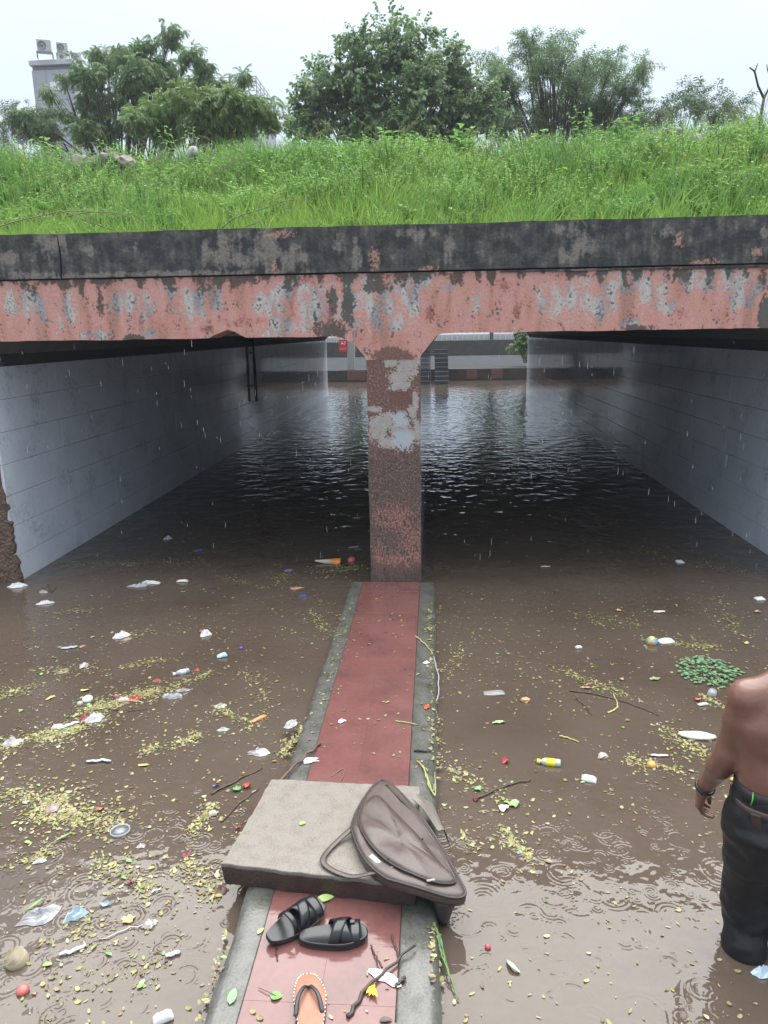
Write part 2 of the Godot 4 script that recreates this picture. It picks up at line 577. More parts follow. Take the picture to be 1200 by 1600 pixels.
func parapet_material() -> StandardMaterial3D:
	var w := 2048
	var h := 80
	var y0 := 2.76
	var y1 := 3.2
	var pale := [[-3.68, 3.0, 0.10, 0.05], [-3.33, 3.07, 0.111, 0.122], [-3.18, 3.13, 0.044, 0.077], [-2.95, 3.02, 0.044, 0.044], [-2.55, 3.04, 0.038, 0.044], [-1.95, 2.99, 0.044, 0.109], [-1.79, 2.96, 0.12, 0.164], [-1.68, 2.98, 0.109, 0.136], [-1.4, 3.03, 0.136, 0.163], [-1.18, 2.92, 0.109, 0.098], [-0.15, 3.1, 0.16, 0.053], [1.19, 3.02, 0.106, 0.158], [1.07, 2.89, 0.053, 0.053], [1.01, 3.1, 0.042, 0.042], [1.99, 3.0, 0.037, 0.063], [2.61, 2.88, 0.042, 0.052], [2.65, 3.03, 0.042, 0.042], [-0.8, 3.01, 0.054, 0.108], [-0.64, 2.98, 0.043, 0.135], [1.89, 3.05, 0.063, 0.052], [0.12, 2.99, 0.043, 0.134], [-2.36, 2.82, 1.1, 0.03], [-3.5, 2.83, 0.335, 0.04], [-4.6, 2.95, 0.2, 0.12], [3.4, 2.98, 0.2, 0.1], [4.4, 3.0, 0.2, 0.1], [-5.4, 3.0, 0.2, 0.12]]
	var mp := blotches(pale, w, h, FX0, FX1, y0, y1)
	var pk := blotches([[1.99, 2.99, 0.04, 0.06], [2.61, 2.88, 0.05, 0.05], [2.22, 2.82, 0.12, 0.03], [-0.05, 2.81, 0.1, 0.03], [-0.5, 2.9, 0.05, 0.1], [-1.35, 2.86, 0.03, 0.06], [-1.3, 3.12, 0.16, 0.03]], w, h, FX0, FX1, y0, y1)
	var n1 := stretched(61, 0.03, w, h, 1, 1, 4)
	var n2 := stretched(62, 0.15, w, h, 1, 1, 3)
	var n3 := stretched(63, 0.4, w, h, 1, 1, 2)
	var n4 := stretched(64, 0.1, w, h, 1, 8, 3)
	var out := PackedByteArray()
	out.resize(w * h * 3)
	var hm := PackedByteArray()
	hm.resize(w * h)
	for p in w * h:
		var a := n1[p] / 255.0 - 0.5
		var b := n2[p] / 255.0 - 0.5
		var c := n3[p] / 255.0 - 0.5
		var d := n4[p] / 255.0 - 0.5
		var col := Color(0.030, 0.031, 0.032).lerp(Color(0.085, 0.082, 0.074), clampf(0.45 + a * 1.8 + d * 0.9 + b * 0.6, 0, 1))
		var q: float = mp[p] * 1.1 + a * 1.4 + d * 0.9 + b * 0.5
		if q > 0.38:
			col = col.lerp(Color(0.22, 0.195, 0.175) * (1.0 + b * 0.5 + c * 0.4), clampf((q - 0.38) * 1.1, 0, 0.7))
		var r: float = pk[p] + b * 1.4 + c * 0.8 + a * 0.4
		if r > 0.62:
			col = col.lerp(Color(0.40, 0.21, 0.16), clampf((r - 0.62) * 3.0, 0, 0.8))
		col = col * (1.0 + c * 0.7)
		set_px(out, p, col)
		hm[p] = int(clampf(0.5 + b * 0.6 + c * 0.4, 0, 1) * 255)
	return facade_mat(w, h, out, hm, 0.5)

const PX0 := -0.60
const PX1 := -0.10

func pillar_material() -> StandardMaterial3D:
	var w := 160
	var h := 704
	var y0 := -0.1
	var y1 := 2.1
	var pale := [[-0.3, 1.90, 0.11, 0.11], [-0.23, 2.02, 0.1, 0.1], [-0.37, 2.05, 0.07, 0.05], [-0.16, 2.05, 0.05, 0.055], [-0.17, 1.72, 0.035, 0.1], [-0.51, 1.46, 0.09, 0.114], [-0.44, 1.53, 0.09, 0.09], [-0.3, 1.53, 0.09, 0.1], [-0.27, 1.40, 0.14, 0.125], [-0.39, 1.34, 0.12, 0.05], [-0.15, 1.46, 0.04, 0.102], [-0.53, 1.64, 0.07, 0.03], [-0.19, 1.62, 0.045, 0.068]]
	var mp := blotches(pale, w, h, PX0, PX1, y0, y1)
	var blue := blotches([[-0.3, 1.55, 0.06, 0.06], [-0.28, 1.36, 0.09, 0.08]], w, h, PX0, PX1, y0, y1)
	var pkm := blotches([[-0.3, 0.2, 0.2, 0.14], [-0.2, 0.4, 0.14, 0.2], [-0.5, 0.22, 0.06, 0.2], [-0.35, 0.65, 0.2, 0.12]], w, h, PX0, PX1, y0, y1)
	var n1 := stretched(71, 0.03, w, h, 1, 1, 4)
	var n2 := stretched(72, 0.12, w, h, 1, 1, 3)
	var n3 := stretched(73, 0.4, w, h, 1, 1, 2)
	var n4 := stretched(74, 0.12, w, h, 1, 4, 3)
	var out := PackedByteArray()
	out.resize(w * h * 3)
	var hm := PackedByteArray()
	hm.resize(w * h)
	for j in h:
		var y := y1 - (y1 - y0) * j / h
		for i in w:
			var p := j * w + i
			var a := n1[p] / 255.0 - 0.5
			var b := n2[p] / 255.0 - 0.5
			var c := n3[p] / 255.0 - 0.5
			var d := n4[p] / 255.0 - 0.5
			var col := Color(0.155, 0.082, 0.068) * (1.0 + b * 0.5 + c * 0.5)
			var low := smoothstep(1.35, 1.15, y + a * 0.3)
			# below: the pink coat survives under black growth, all in specks
			var pinks: float = pkm[p] * 0.62 + b * 0.6 + c * 0.55 + a * 0.9 + d * 0.9
			if low > 0.0:
				col = col.lerp(Color(0.115, 0.085, 0.074) * (1.0 + c * 1.2 + d * 1.2 + a * 0.8), low * 0.75)
				if pinks > 0.22:
					col = col.lerp(Color(0.36, 0.165, 0.135), clampf((pinks - 0.22) * 2.6, 0, 0.85) * low)
				if b * -1.0 + c * -0.7 + d * 1.2 + a * 0.7 > 0.24 and y > 0.28:
					col = col.lerp(Color(0.04, 0.037, 0.032), 0.8 * low)
				if c + b * 0.7 > 0.36:
					col = col.lerp(Color(0.40, 0.36, 0.27), 0.8)
				if y < 0.2 + a * 0.25 + d * 0.15:
					col = col.lerp(Color(0.07, 0.055, 0.05), 0.75)
			var q: float = mp[p] * 1.25 + b * 1.1 + a * 0.7 + c * 0.4
			if q > 0.55:
				var pc := Color(0.36, 0.33, 0.30).lerp(Color(0.40, 0.44, 0.49), clampf(blue[p] * 1.3 + a, 0, 1))
				col = col.lerp(pc * (1.0 + c * 0.5), clampf((q - 0.55) * 5.0, 0, 0.92))
			elif y > 1.2 and c + b * 0.8 > 0.33:
				col = col.lerp(Color(0.38, 0.33, 0.29), 0.75)
			if y > 1.68 and y < 1.80 and x_in(i, w, 0.42, 0.82) and a + b * 0.5 > -0.25:
				col = Color(0.15, 0.075, 0.065) * (1.0 + c * 0.4)
			set_px(out, p, col)
			hm[p] = int(clampf(0.5 + b * 0.5 + c * 0.4 + (0.15 if q > 0.55 else 0.0), 0, 1) * 255)
	return facade_mat(w, h, out, hm, 0.6)

func x_in(i: int, w: int, a: float, b: float) -> bool:
	return i > a * w and i < b * w

# an upright plate cut from an outline in x,y, front face at z, with texture laid over x0..x1, y0..y1
func plate(poly: PackedVector2Array, z: float, depth: float, x0: float, x1: float, y0: float, y1: float) -> ArrayMesh:
	var s := Shape.new(false)
	var uv := func(p: Vector2) -> Vector2:
		return Vector2((p.x - x0) / (x1 - x0), (y1 - p.y) / (y1 - y0))
	var idx := Geometry2D.triangulate_polygon(poly)
	for k in range(0, idx.size(), 3):
		var a := poly[idx[k]]
		var b := poly[idx[k + 1]]
		var c := poly[idx[k + 2]]
		if (b - a).cross(c - a) > 0.0:
			var t := b
			b = c
			c = t
		s.tri(Vector3(a.x, a.y, z), Vector3(b.x, b.y, z), Vector3(c.x, c.y, z), uv.call(a), uv.call(b), uv.call(c))
		s.tri(Vector3(a.x, a.y, z - depth), Vector3(c.x, c.y, z - depth), Vector3(b.x, b.y, z - depth), uv.call(a), uv.call(c), uv.call(b))
	var cw := Geometry2D.is_polygon_clockwise(poly)
	for k in poly.size():
		var a := poly[k]
		var b := poly[(k + 1) % poly.size()]
		if cw:
			var t := a
			a = b
			b = t
		s.quad(Vector3(a.x, a.y, z), Vector3(a.x, a.y, z - depth), Vector3(b.x, b.y, z - depth), Vector3(b.x, b.y, z), uv.call(a), uv.call(a), uv.call(b), uv.call(b))
	return s.done()

func build_underpass():
	var t := thing("road_underpass", "flooded two bay concrete underpass with peeling pink beam and blackened parapet", "underpass", Vector3(0, 0, -6.52))
	var z := -6.52
	var r := RandomNumberGenerator.new()
	r.seed = 3
	# beam: corners cut at the haunches, a chip out of its lower edge
	var pts := PackedVector2Array()
	pts.append(Vector2(-6.0, 2.79))
	var x := -5.8
	while x < 6.0:
		pts.append(Vector2(x, 2.79 + r.randf_range(-0.003, 0.003)))
		x += 0.3
	pts.append(Vector2(6.0, 2.79))
	pts.append(Vector2(6.0, 2.09))
	pts.append(Vector2(3.485, 2.09))
	pts.append(Vector2(3.48, 2.285))
	x = 3.1
	while x > 0.2:
		pts.append(Vector2(x, 2.286 + r.randf_range(-0.004, 0.004)))
		x -= r.randf_range(0.06, 0.16)
	for q in [[0.06, 2.283], [0.02, 2.262], [-0.115, 2.10], [-0.12, 2.07], [-0.59, 2.07], [-0.60, 2.10], [-0.66, 2.17], [-0.72, 2.225], [-0.80, 2.262], [-0.86, 2.272]]:
		pts.append(Vector2(q[0], q[1]))
	x = -0.97
	while x > -1.6:
		pts.append(Vector2(x, 2.275 + r.randf_range(-0.004, 0.004)))
		x -= r.randf_range(0.06, 0.16)
	for q in [[-1.64, 2.276], [-1.69, 2.30], [-1.74, 2.33], [-1.80, 2.345], [-1.86, 2.325], [-1.93, 2.30], [-1.97, 2.278]]:
		pts.append(Vector2(q[0], q[1]))
	x = -2.06
	while x > -3.75:
		pts.append(Vector2(x, 2.277 + r.randf_range(-0.005, 0.005)))
		x -= r.randf_range(0.06, 0.16)
	for q in [[-3.92, 2.278], [-4.06, 2.278], [-4.065, 2.09], [-6.0, 2.09]]:
		pts.append(Vector2(q[0], q[1]))
	var lm := lintel_material()
	var beam := obj("lintel_beam", plate(pts, 0.0, 0.36, FX0, FX1, 2.05, 2.80), lm, t)
	beam.set_meta("label", "peeling salmon pink beam with grey patches")
	# parapet, two centimetres proud, split by one old crack
	var pm := parapet_material()
	for seg in [[-6.0, -3.235], [-3.222, 6.0]]:
		var pp := PackedVector2Array()
		x = seg[0]
		while x < seg[1] - 0.02:
			pp.append(Vector2(x, 3.17 + r.randf_range(-0.004, 0.004)))
			x += r.randf_range(0.1, 0.25)
		pp.append(Vector2(seg[1], 3.165))
		pp.append(Vector2(seg[1] + 0.012, 2.98))
		pp.append(Vector2(seg[1] - 0.004, 2.803))
		pp.append(Vector2(seg[0] - 0.004, 2.803))
		pp.append(Vector2(seg[0] + 0.012, 2.98))
		var pa := obj("parapet", plate(pp, 0.02, 0.34, FX0, FX1, 2.76, 3.2), pm, t)
		pa.set_meta("label", "parapet blackened by rain and algae")
	obj("joint_filler", box(12.0, 0.03, 0.3, 0.003), mat(0.02, 0.02, 0.02, 0.9), t, Vector3(0, 2.795, -0.17))
	var led := PackedVector2Array([Vector2(0.55, 2.786), Vector2(6.0, 2.788), Vector2(6.0, 2.766), Vector2(2.6, 2.768), Vector2(0.55, 2.775)])
	obj("ledge", plate(led, 0.012, 0.02, FX0, FX1, 2.3, 3.4), pm, t)
	# pillar and the wall between the bays behind it
	var qm := pillar_material()
	var pl := PackedVector2Array([Vector2(-0.59, 2.07), Vector2(-0.12, 2.07)])
	var yy := 1.95
	while yy > -0.3:
		pl.append(Vector2(-0.12 + r.randf_range(-0.004, 0.003), yy))
		yy -= r.randf_range(0.05, 0.15)
	pl.append(Vector2(-0.12, -0.42))
	pl.append(Vector2(-0.59, -0.42))
	yy = -0.3
	while yy < 2.0:
		pl.append(Vector2(-0.59 + r.randf_range(-0.003, 0.005), yy))
		yy += r.randf_range(0.05, 0.15)
	var pil := obj("pillar", plate(pl, -0.002, 0.10, PX0, PX1, -0.1, 2.1), qm, t)
	pil.set_meta("label", "weathered brown pillar with pale peeled patches")
	var wallpaint := mat(1, 1, 1, 0.07, 0.5)
	tri_tex(wallpaint, ramp_tex(81, 0.008, [Color(0.10, 0.10, 0.10), Color(0.46, 0.50, 0.56), Color(0.61, 0.655, 0.73), Color(0.64, 0.685, 0.76), Color(0.68, 0.72, 0.79), Color(0.71, 0.75, 0.81)], 512, 5, 0.45), 0.45, height_tex(82, 0.02), 0.035)
	var conc := mat(1, 1, 1, 0.7, 0.4)
	tri_tex(conc, ramp_tex(83, 0.01, [Color(0.10, 0.10, 0.10), Color(0.15, 0.15, 0.148), Color(0.18, 0.177, 0.17)], 512), 0.5, height_tex(84, 0.05), 0.4)
	var L := 21.4
	obj("dividing_wall", box(0.455, 2.6, L - 0.11, 0.004), wallpaint, t, Vector3(-0.355, 0.87, -0.103 - (L - 0.11) / 2))
	# outer walls in courses of panels: joints stay open as fine grooves
	var bay := 0
	for side in [[-4.03, -1.0], [3.45, 1.0]]:
		var wl := obj("tunnel_wall", box(0.5, 3.2, L, 0.004), mat(0.035, 0.037, 0.04, 0.8), t, Vector3(side[0] + side[1] * 0.274, 0.87, -L / 2 - 0.002))
		wl.set_meta("label", "grey painted side wall of panel courses")
		var pmesh := box(0.03, 0.2965, 1.1872, 0.0015)
		for cy in 7:
			for cz in 18:
				var pz := -0.60 - cz * 1.188
				if pz < -L + 0.58:
					continue
				obj("wall_panel", pmesh, wallpaint, wl, Vector3(-side[1] * (0.25 + 0.0135 + r.randf_range(-0.0012, 0.0012)), 0.10 + cy * 0.30 - 0.87 + (0.0 if cy else 0.0), pz + L / 2), Vector3(0, r.randf_range(-0.0008, 0.0008), 0))
		bay += 1
		# haunch along the wall top
		var hs := Shape.new(false)
		var xi: float = side[0]
		var k: float = -side[1]
		var ring := func(zz: float) -> Array:
			var a := [Vector3(xi - k * 0.02, 2.16, zz), Vector3(xi, 2.18, zz), Vector3(xi + k * 0.10, 2.288, zz), Vector3(xi - k * 0.02, 2.30, zz)]
			if k > 0:
				a.reverse()
			return a
		hs.loft([ring.call(-0.02), ring.call(-L)], true, true)
		obj("haunch", hs.done(), conc, t)
	for hx in [[-0.59, -1.0], [-0.12, 1.0]]:
		var hs := Shape.new(false)
		var k: float = hx[1]
		var xi: float = hx[0]
		var ring := func(zz: float) -> Array:
			var a := [Vector3(xi - k * 0.02, 2.06, zz), Vector3(xi + k * 0.008, 2.08, zz), Vector3(xi + k * 0.17, 2.284, zz), Vector3(xi - k * 0.02, 2.30, zz)]
			if k > 0:
				a.reverse()
			return a
		hs.loft([ring.call(-0.37), ring.call(-L)], true, true)
		obj("haunch", hs.done(), conc, t)
	obj("ceiling_slab", box(8.4, 0.45, L - 0.37, 0.004), conc, t, Vector3(-0.29, 2.291 + 0.225, -0.365 - (L - 0.37) / 2))
	# ends of the side walls, broken at the edge, and the retaining walls that run on from them
	var jag := PackedVector2Array([Vector2(-4.3, 2.088), Vector2(-4.05, 2.088), Vector2(-4.06, 1.5), Vector2(-4.045, 1.3), Vector2(-4.05, 0.95)])
	yy = 0.88
	while yy > -0.35:
		jag.append(Vector2(-4.045 + 0.030 * r.randf() + (0.035 if yy < 0.25 else 0.015 if yy < 0.6 else 0.0), yy))
		yy -= r.randf_range(0.015, 0.05)
	jag.append(Vector2(-4.0, -0.42))
	jag.append(Vector2(-4.3, -0.42))
	var rough_c := mat(1, 1, 1, 0.75, 0.4)
	tri_tex(rough_c, ramp_tex(85, 0.02, [Color(0.02, 0.018, 0.016), Color(0.09, 0.06, 0.045), Color(0.16, 0.10, 0.08), Color(0.05, 0.045, 0.04)], 512), 0.8, height_tex(86, 0.06), 1.6)
	obj("broken_edge", plate(jag, 0.012, 0.05, -14, 14, -1, 3), rough_c, t)
	var ab1 := PackedVector2Array([Vector2(-14.0, 2.088), Vector2(-4.05, 2.088), Vector2(-4.05, -0.42), Vector2(-14.0, -0.42)])
	obj("abutment", plate(ab1, -0.003, 0.3, -14, 14, -1, 3), rough_c, t)
	var ab2 := PackedVector2Array([Vector2(3.46, 2.088), Vector2(14.0, 2.088), Vector2(14.0, -0.42), Vector2(3.46, -0.42)])
	obj("abutment", plate(ab2, -0.003, 0.3, -14, 14, -1, 3), rough_c, t)
	for sx in [-1.0, 1.0]:
		obj("retaining_wall", box(8.0, 1.12, 0.3, 0.01), rough_c, t, Vector3(sx * 10.02, 2.655, -0.16))
	# far mouth
	var farp := PackedVector2Array([Vector2(-9, 3.2), Vector2(9, 3.2), Vector2(9, -0.42), Vector2(3.46, -0.42), Vector2(3.46, 2.09), Vector2(3.27, 2.285), Vector2(0.06, 2.285), Vector2(-0.12, 2.09), Vector2(-0.12, -0.42), Vector2(-0.59, -0.42), Vector2(-0.59, 2.09), Vector2(-0.78, 2.285), Vector2(-3.84, 2.285), Vector2(-4.04, 2.09), Vector2(-4.04, -0.42), Vector2(-9, -0.42)])
	obj("far_portal", plate(farp, -L - 0.003, 0.3, -9, 9, -1, 4), wallpaint, t)

func build_footpath():
	var t := thing("footpath", "wet raised footpath of red tiles between grey concrete kerbs", "footpath", Vector3(0, 0.0, -6.5))
	struct_tag(t, "structure")
	t.rotation.x = -0.006
	# the walk falls slightly towards the pillar
	var red := mat(1, 1, 1, 0.16, 0.5)
	var variants := []
	for k in 4:
		var m := mat(1, 1, 1, 0.11 + 0.03 * k, 0.5)
		var f := 0.98 + 0.015 * k
		tri_tex(m, ramp_tex(101, 0.012, [Color(0.075 * f, 0.040, 0.038), Color(0.130 * f, 0.056, 0.052), Color(0.155 * f, 0.074, 0.070)], 512, 5, 0.3), 0.45, stud_tex(), 0.03)
		variants.append(m)
	var r := RandomNumberGenerator.new()
	r.seed = 9
	var tile := box(0.2623, 0.03, 0.2623, 0.0005)
	for j in 26:
		for i in 2:
			var q := obj("red_tile", tile, variants[r.randi() % 4], t, Vector3(-0.524 + i * 0.2625, 0.029 + r.randf_range(-0.0003, 0.0003), 0.14 + j * 0.2625), Vector3(r.randf_range(-0.0006, 0.0006), 0, r.randf_range(-0.0006, 0.0006)))
	obj("bedding", box(0.52, 0.5, 6.9, 0.003), mat(0.12, 0.10, 0.09, 0.6), t, Vector3(-0.3925, -0.239, 3.45))
	var kerb := mat(1, 1, 1, 0.3, 0.5)
	tri_tex(kerb, ramp_tex(111, 0.014, [Color(0.016, 0.019, 0.010), Color(0.038, 0.040, 0.028), Color(0.078, 0.077, 0.070), Color(0.105, 0.106, 0.104), Color(0.036, 0.034, 0.024)], 512, 5, 0.5), 1.1, height_tex(112, 0.08), 0.07)
	var n := noise(77, 3.0, 3)
	for sd in [[-0.775, -0.6555, 1], [-0.1295, 0.012, -1]]:
		for j in 7:
			var z0 := 0.02 + j * 0.9822
			var z1 := z0 + 0.981
			var s := Shape.new(true)
			var rings := []
			for k in 13:
				var zz := lerpf(z0, z1, k / 12.0)
				var outer: float = sd[0] if sd[2] == 1 else sd[1]
				var inner: float = sd[1] if sd[2] == 1 else sd[0]
				var w1: float = n.get_noise_2d(zz, outer * 9.0) * 0.012
				var w2: float = n.get_noise_2d(zz + 40.0, outer * 9.0) * 0.012
				var o: float = -sd[2]
				var ring := [Vector3(inner, -0.5, zz), Vector3(inner, 0.040, zz), Vector3(inner + o * 0.008, 0.044, zz), Vector3(outer - o * 0.03 + w2, 0.0435 + w2 * 0.15, zz), Vector3(outer - o * 0.006 + w1, 0.036 + w2 * 0.3, zz), Vector3(outer + o * 0.008 + w1, -0.01, zz), Vector3(outer + o * 0.05 + w2, -0.5, zz)]
				if sd[2] == 1:
					ring.reverse()
				rings.append(ring)
			s.loft(rings, false, false)
			s.smooth(false)
			s.cap(rings[0], false)
			s.cap(rings[12], true)
			obj("kerb_stone", s.done(), kerb, t)

func stud_tex() -> ImageTexture:
	var n := 256
	var d := PackedByteArray()
	d.resize(n * n)
	for j in n:
		for i in n:
			var a := absf(sin(PI * i / 4.0))
			var b := absf(sin(PI * j / 4.0))
			d[j * n + i] = int(255.0 * clampf(minf(a, b) * 1.6, 0, 1))
	return ImageTexture.create_from_image(Image.create_from_data(n, n, false, Image.FORMAT_L8, d))

func build_far_side():
	var conc := mat(1, 1, 1, 0.95, 0.05)
	tri_tex(conc, ramp_tex(121, 0.012, [Color(0.038, 0.040, 0.045), Color(0.055, 0.058, 0.064), Color(0.07, 0.073, 0.08)], 256), 0.3)
	var dark := mat(1, 1, 1, 0.6, 0.4)  # near-black mottled colour shared by both far walls
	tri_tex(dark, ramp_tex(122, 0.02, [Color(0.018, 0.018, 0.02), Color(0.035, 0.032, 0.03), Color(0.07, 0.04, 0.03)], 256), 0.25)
	# wet apron behind a low wall, then a second wall with a railing, then the wet road beyond
	var ap := obj("apron", box(18, 0.6, 19.6, 0.02), conc, self, Vector3(0, 0.26, -46.0))
	struct_tag(ap)
	var lw := thing("low_wall", "low dark wall edging the water beyond the underpass", "wall", Vector3(0, 0.26, -36.1))
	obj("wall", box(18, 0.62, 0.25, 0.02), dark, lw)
	for pxx in [[1.8, 0.5], [3.0, 0.55], [-3.75, 0.9]]:
		obj("pink_panel", box(pxx[1], 0.44, 0.03, 0.005), mat(0.10, 0.05, 0.042, 0.8), lw, Vector3(pxx[0], 0.03, 0.135))
	var hw := thing("railed_wall", "dark wall with a thin white railing behind the wet apron", "wall", Vector3(0, 0.56, -56.0))
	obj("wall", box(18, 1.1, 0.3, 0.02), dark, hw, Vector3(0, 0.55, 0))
	var rm := mat(0.5, 0.5, 0.5, 0.5)
	for k in 46:
		obj("baluster", box(0.035, 0.7, 0.035, 0.004), rm, hw, Vector3(-8.8 + k * 0.39, 1.45, 0))
	obj("handrail", box(18, 0.05, 0.06, 0.008), rm, hw, Vector3(0, 1.82, 0))
	var rd := obj("road", box(40, 0.4, 140, 0.02), conc, self, Vector3(0, 1.35, -126.6))
	struct_tag(rd)
	# the matching footpath stair on the other side
	var stt := thing("stair", "wet concrete steps climbing beyond the far mouth of the underpass", "stair", Vector3(0.34, 0, -33.6))
	for k in 8:
		obj("step", box(0.62, 0.20, 0.32, 0.008), conc, stt, Vector3(0, 0.06 + k * 0.19, -k * 0.30))
	# red notice on a post
	var sg := thing("notice_sign", "small red notice board with white letters on a grey post", "sign", Vector3(-4.30, 0.55, -36.6))
	obj("post", box(0.36, 2.0, 0.3, 0.02), mat(0.22, 0.22, 0.22, 0.5), sg, Vector3(0.24, 1.0, -0.10))
	var bd := obj("board", box(0.42, 0.6, 0.03, 0.004), mat(0.35, 0.02, 0.035, 0.4), sg, Vector3(-0.12, 1.15, 0.07))
	var tm := TextMesh.new()
	tm.text = "A7"
	tm.font_size = 24
	tm.pixel_size = 0.0085
	tm.depth = 0.004
	var f := SystemFont.new()
	f.font_names = PackedStringArray(["Droid Sans"])
	tm.font = f
	obj("lettering", tm, mat(0.8, 0.8, 0.8, 0.5), bd, Vector3(0.02, 0.13, 0.018))
	obj("lower_band", box(0.3, 0.03, 0.006, 0.001), mat(0.55, 0.25, 0.25, 0.5), bd, Vector3(0, -0.14, 0.018))
	# thin dark pipe on the side wall
	var pp := thing("wall_pipe", "thin dark pipe hanging down the grey tunnel wall", "pipe", Vector3(-3.95, 0.86, -16.3))
	obj("pipe", tube_mesh([Vector3(0, 0, 0), Vector3(0.005, 0.5, 0), Vector3(0, 1.15, 0), Vector3(-0.02, 1.42, 0)], [0.028, 0.03, 0.03, 0.03], 8), mat(0.02, 0.02, 0.02, 0.5), pp)
	for k in 2:
		obj("bracket", box(0.08, 0.03, 0.08, 0.004), mat(0.05, 0.05, 0.05, 0.5), pp, Vector3(-0.03, 0.35 + k * 0.7, 0))

# ---------------------------------------------------------------- plants
# a narrow leaf: folded strip from base along dir, bending down
func blade_in(s: Shape, base: Vector3, dir: Vector3, len_: float, w: float, bend: float, seg: int, c: Color, side_turn := 0.0):
	var d := dir.normalized()
	var side := d.cross(Vector3.UP)
	if side.length() < 0.05:
		side = Vector3(cos(side_turn), 0, sin(side_turn))
	side = side.normalized().rotated(d, side_turn)
	var p := base
	var pl := p - side * w * 0.5
	var pr := p + side * w * 0.5
	s.col(c)
	for k in seg:
		var t := (k + 1.0) / seg
		d = (d + Vector3.DOWN * bend / seg).normalized()
		p += d * len_ / seg
		var ww: float = w * (1.0 - pow(t, 1.8)) * 0.5
		if k == seg - 1:
			s.tri(pl, p, pr)
		else:
			var ql := p - side * ww
			var qr := p + side * ww
			s.quad(pl, ql, qr, pr)
			pl = ql
			pr = qr

# a broad leaf of two folded halves, four points each
func leaf_in(s: Shape, base: Vector3, dir: Vector3, up: Vector3, len_: float, w: float, c: Color, droop := 0.25):
	var d := dir.normalized()
	var side := d.cross(up).normalized()
	var n := side.cross(d).normalized()
	var m := base + d * len_ * 0.45 + n * len_ * 0.05
	var tip := base + d * len_ - n * len_ * droop
	s.col(c)
	for sg in [-1.0, 1.0]:
		var e1: Vector3 = base + d * len_ * 0.22 + side * w * 0.42 * sg + n * w * 0.12
		var e2: Vector3 = base + d * len_ * 0.58 + side * w * 0.40 * sg + n * w * 0.08 - n * len_ * droop * 0.3
		if sg > 0.0:
			s.tri(base, e1, m)
			s.tri(m, e1, e2)
			s.tri(m, e2, tip)
		else:
			s.tri(base, m, e1)
			s.tri(m, e2, e1)
			s.tri(m, tip, e2)

func rdir(r: RandomNumberGenerator, up_bias := 0.0) -> Vector3:
	var v := Vector3(r.randfn(), r.randfn(), r.randfn()).normalized()
	v.y += up_bias
	return v.normalized()

func grass_clump(r: RandomNumberGenerator, n: int, h: float, spread: float, w: float) -> ArrayMesh:
	var s := Shape.new(true)
	for k in n:
		var a := r.randf() * TAU
		var rad := sqrt(r.randf()) * spread
		var lean := r.randf_range(0.1, 0.75)
		var d := Vector3(cos(a) * lean, 1.0, sin(a) * lean)
		var tone := r.randf_range(0.75, 1.25)
		blade_in(s, Vector3(cos(a) * rad, -0.02, sin(a) * rad), d, h * r.randf_range(0.55, 1.15), w * r.randf_range(0.7, 1.3), r.randf_range(0.3, 1.7), 4, Color(tone, tone, tone * r.randf_range(0.8, 1.1)), r.randf() * TAU)
	return s.done()

func herb(r: RandomNumberGenerator, stems: int, h: float, leaf: float, wide: float) -> ArrayMesh:
	var s := Shape.new(true)
	for k in stems:
		var a := r.randf() * TAU
		var lean := r.randf_range(0.05, 0.6)
		var top := Vector3(cos(a) * lean * h, h * r.randf_range(0.7, 1.1), sin(a) * lean * h)
		s.col(Color(0.8, 0.75, 0.6))
		s.tube([Vector3(0, -0.03, 0), top * 0.5 + Vector3(0, 0.04 * h, 0), top], [0.005, 0.004, 0.002], 3)
		var m := int(7 + h * 10)
		for q in m:
			var t := 0.2 + 0.8 * (q + r.randf()) / m
			var p := top * t + Vector3(0, 0.04 * h * (1.0 - absf(t - 0.5) * 2.0), 0)
			var an := q * 2.4 + r.randf() * 0.7
			var tone := r.randf_range(0.75, 1.3)
			leaf_in(s, p, Vector3(cos(an), r.randf_range(-0.1, 0.6), sin(an)), Vector3.UP, leaf * r.randf_range(0.6, 1.2), leaf * wide, Color(tone, tone, tone))
	return s.done()

# arching grass stalk with a feathery seed head
func seed_grass(r: RandomNumberGenerator, h: float) -> ArrayMesh:
	var s := Shape.new(true)
	for k in 5:
		var a := r.randf() * TAU
		var p := Vector3.ZERO
		var d := Vector3(cos(a) * 0.25, 1, sin(a) * 0.25).normalized()
		var pts := []
		for q in 9:
			pts.append(p)
			d = (d + Vector3(cos(a), -0.6, sin(a)) * 0.035 * q).normalized()
			p += d * h / 8.0
		s.col(Color(1.0, 0.95, 0.75))
		s.tube(pts, [0.003, 0.003, 0.003, 0.002, 0.002, 0.002, 0.002, 0.001, 0.001], 3)
		for q in 46:
			var t := 0.66 + 0.34 * q / 46.0
			var i := mini(int(t * 8), 7)
			var b: Vector3 = pts[i].lerp(pts[i + 1], t * 8 - i)
			blade_in(s, b, rdir(r) * 0.8 + (pts[i + 1] - pts[i]).normalized(), 0.03, 0.004, 0.3, 2, Color(1.9, 1.55, 1.5), r.randf() * TAU)
	return s.done()

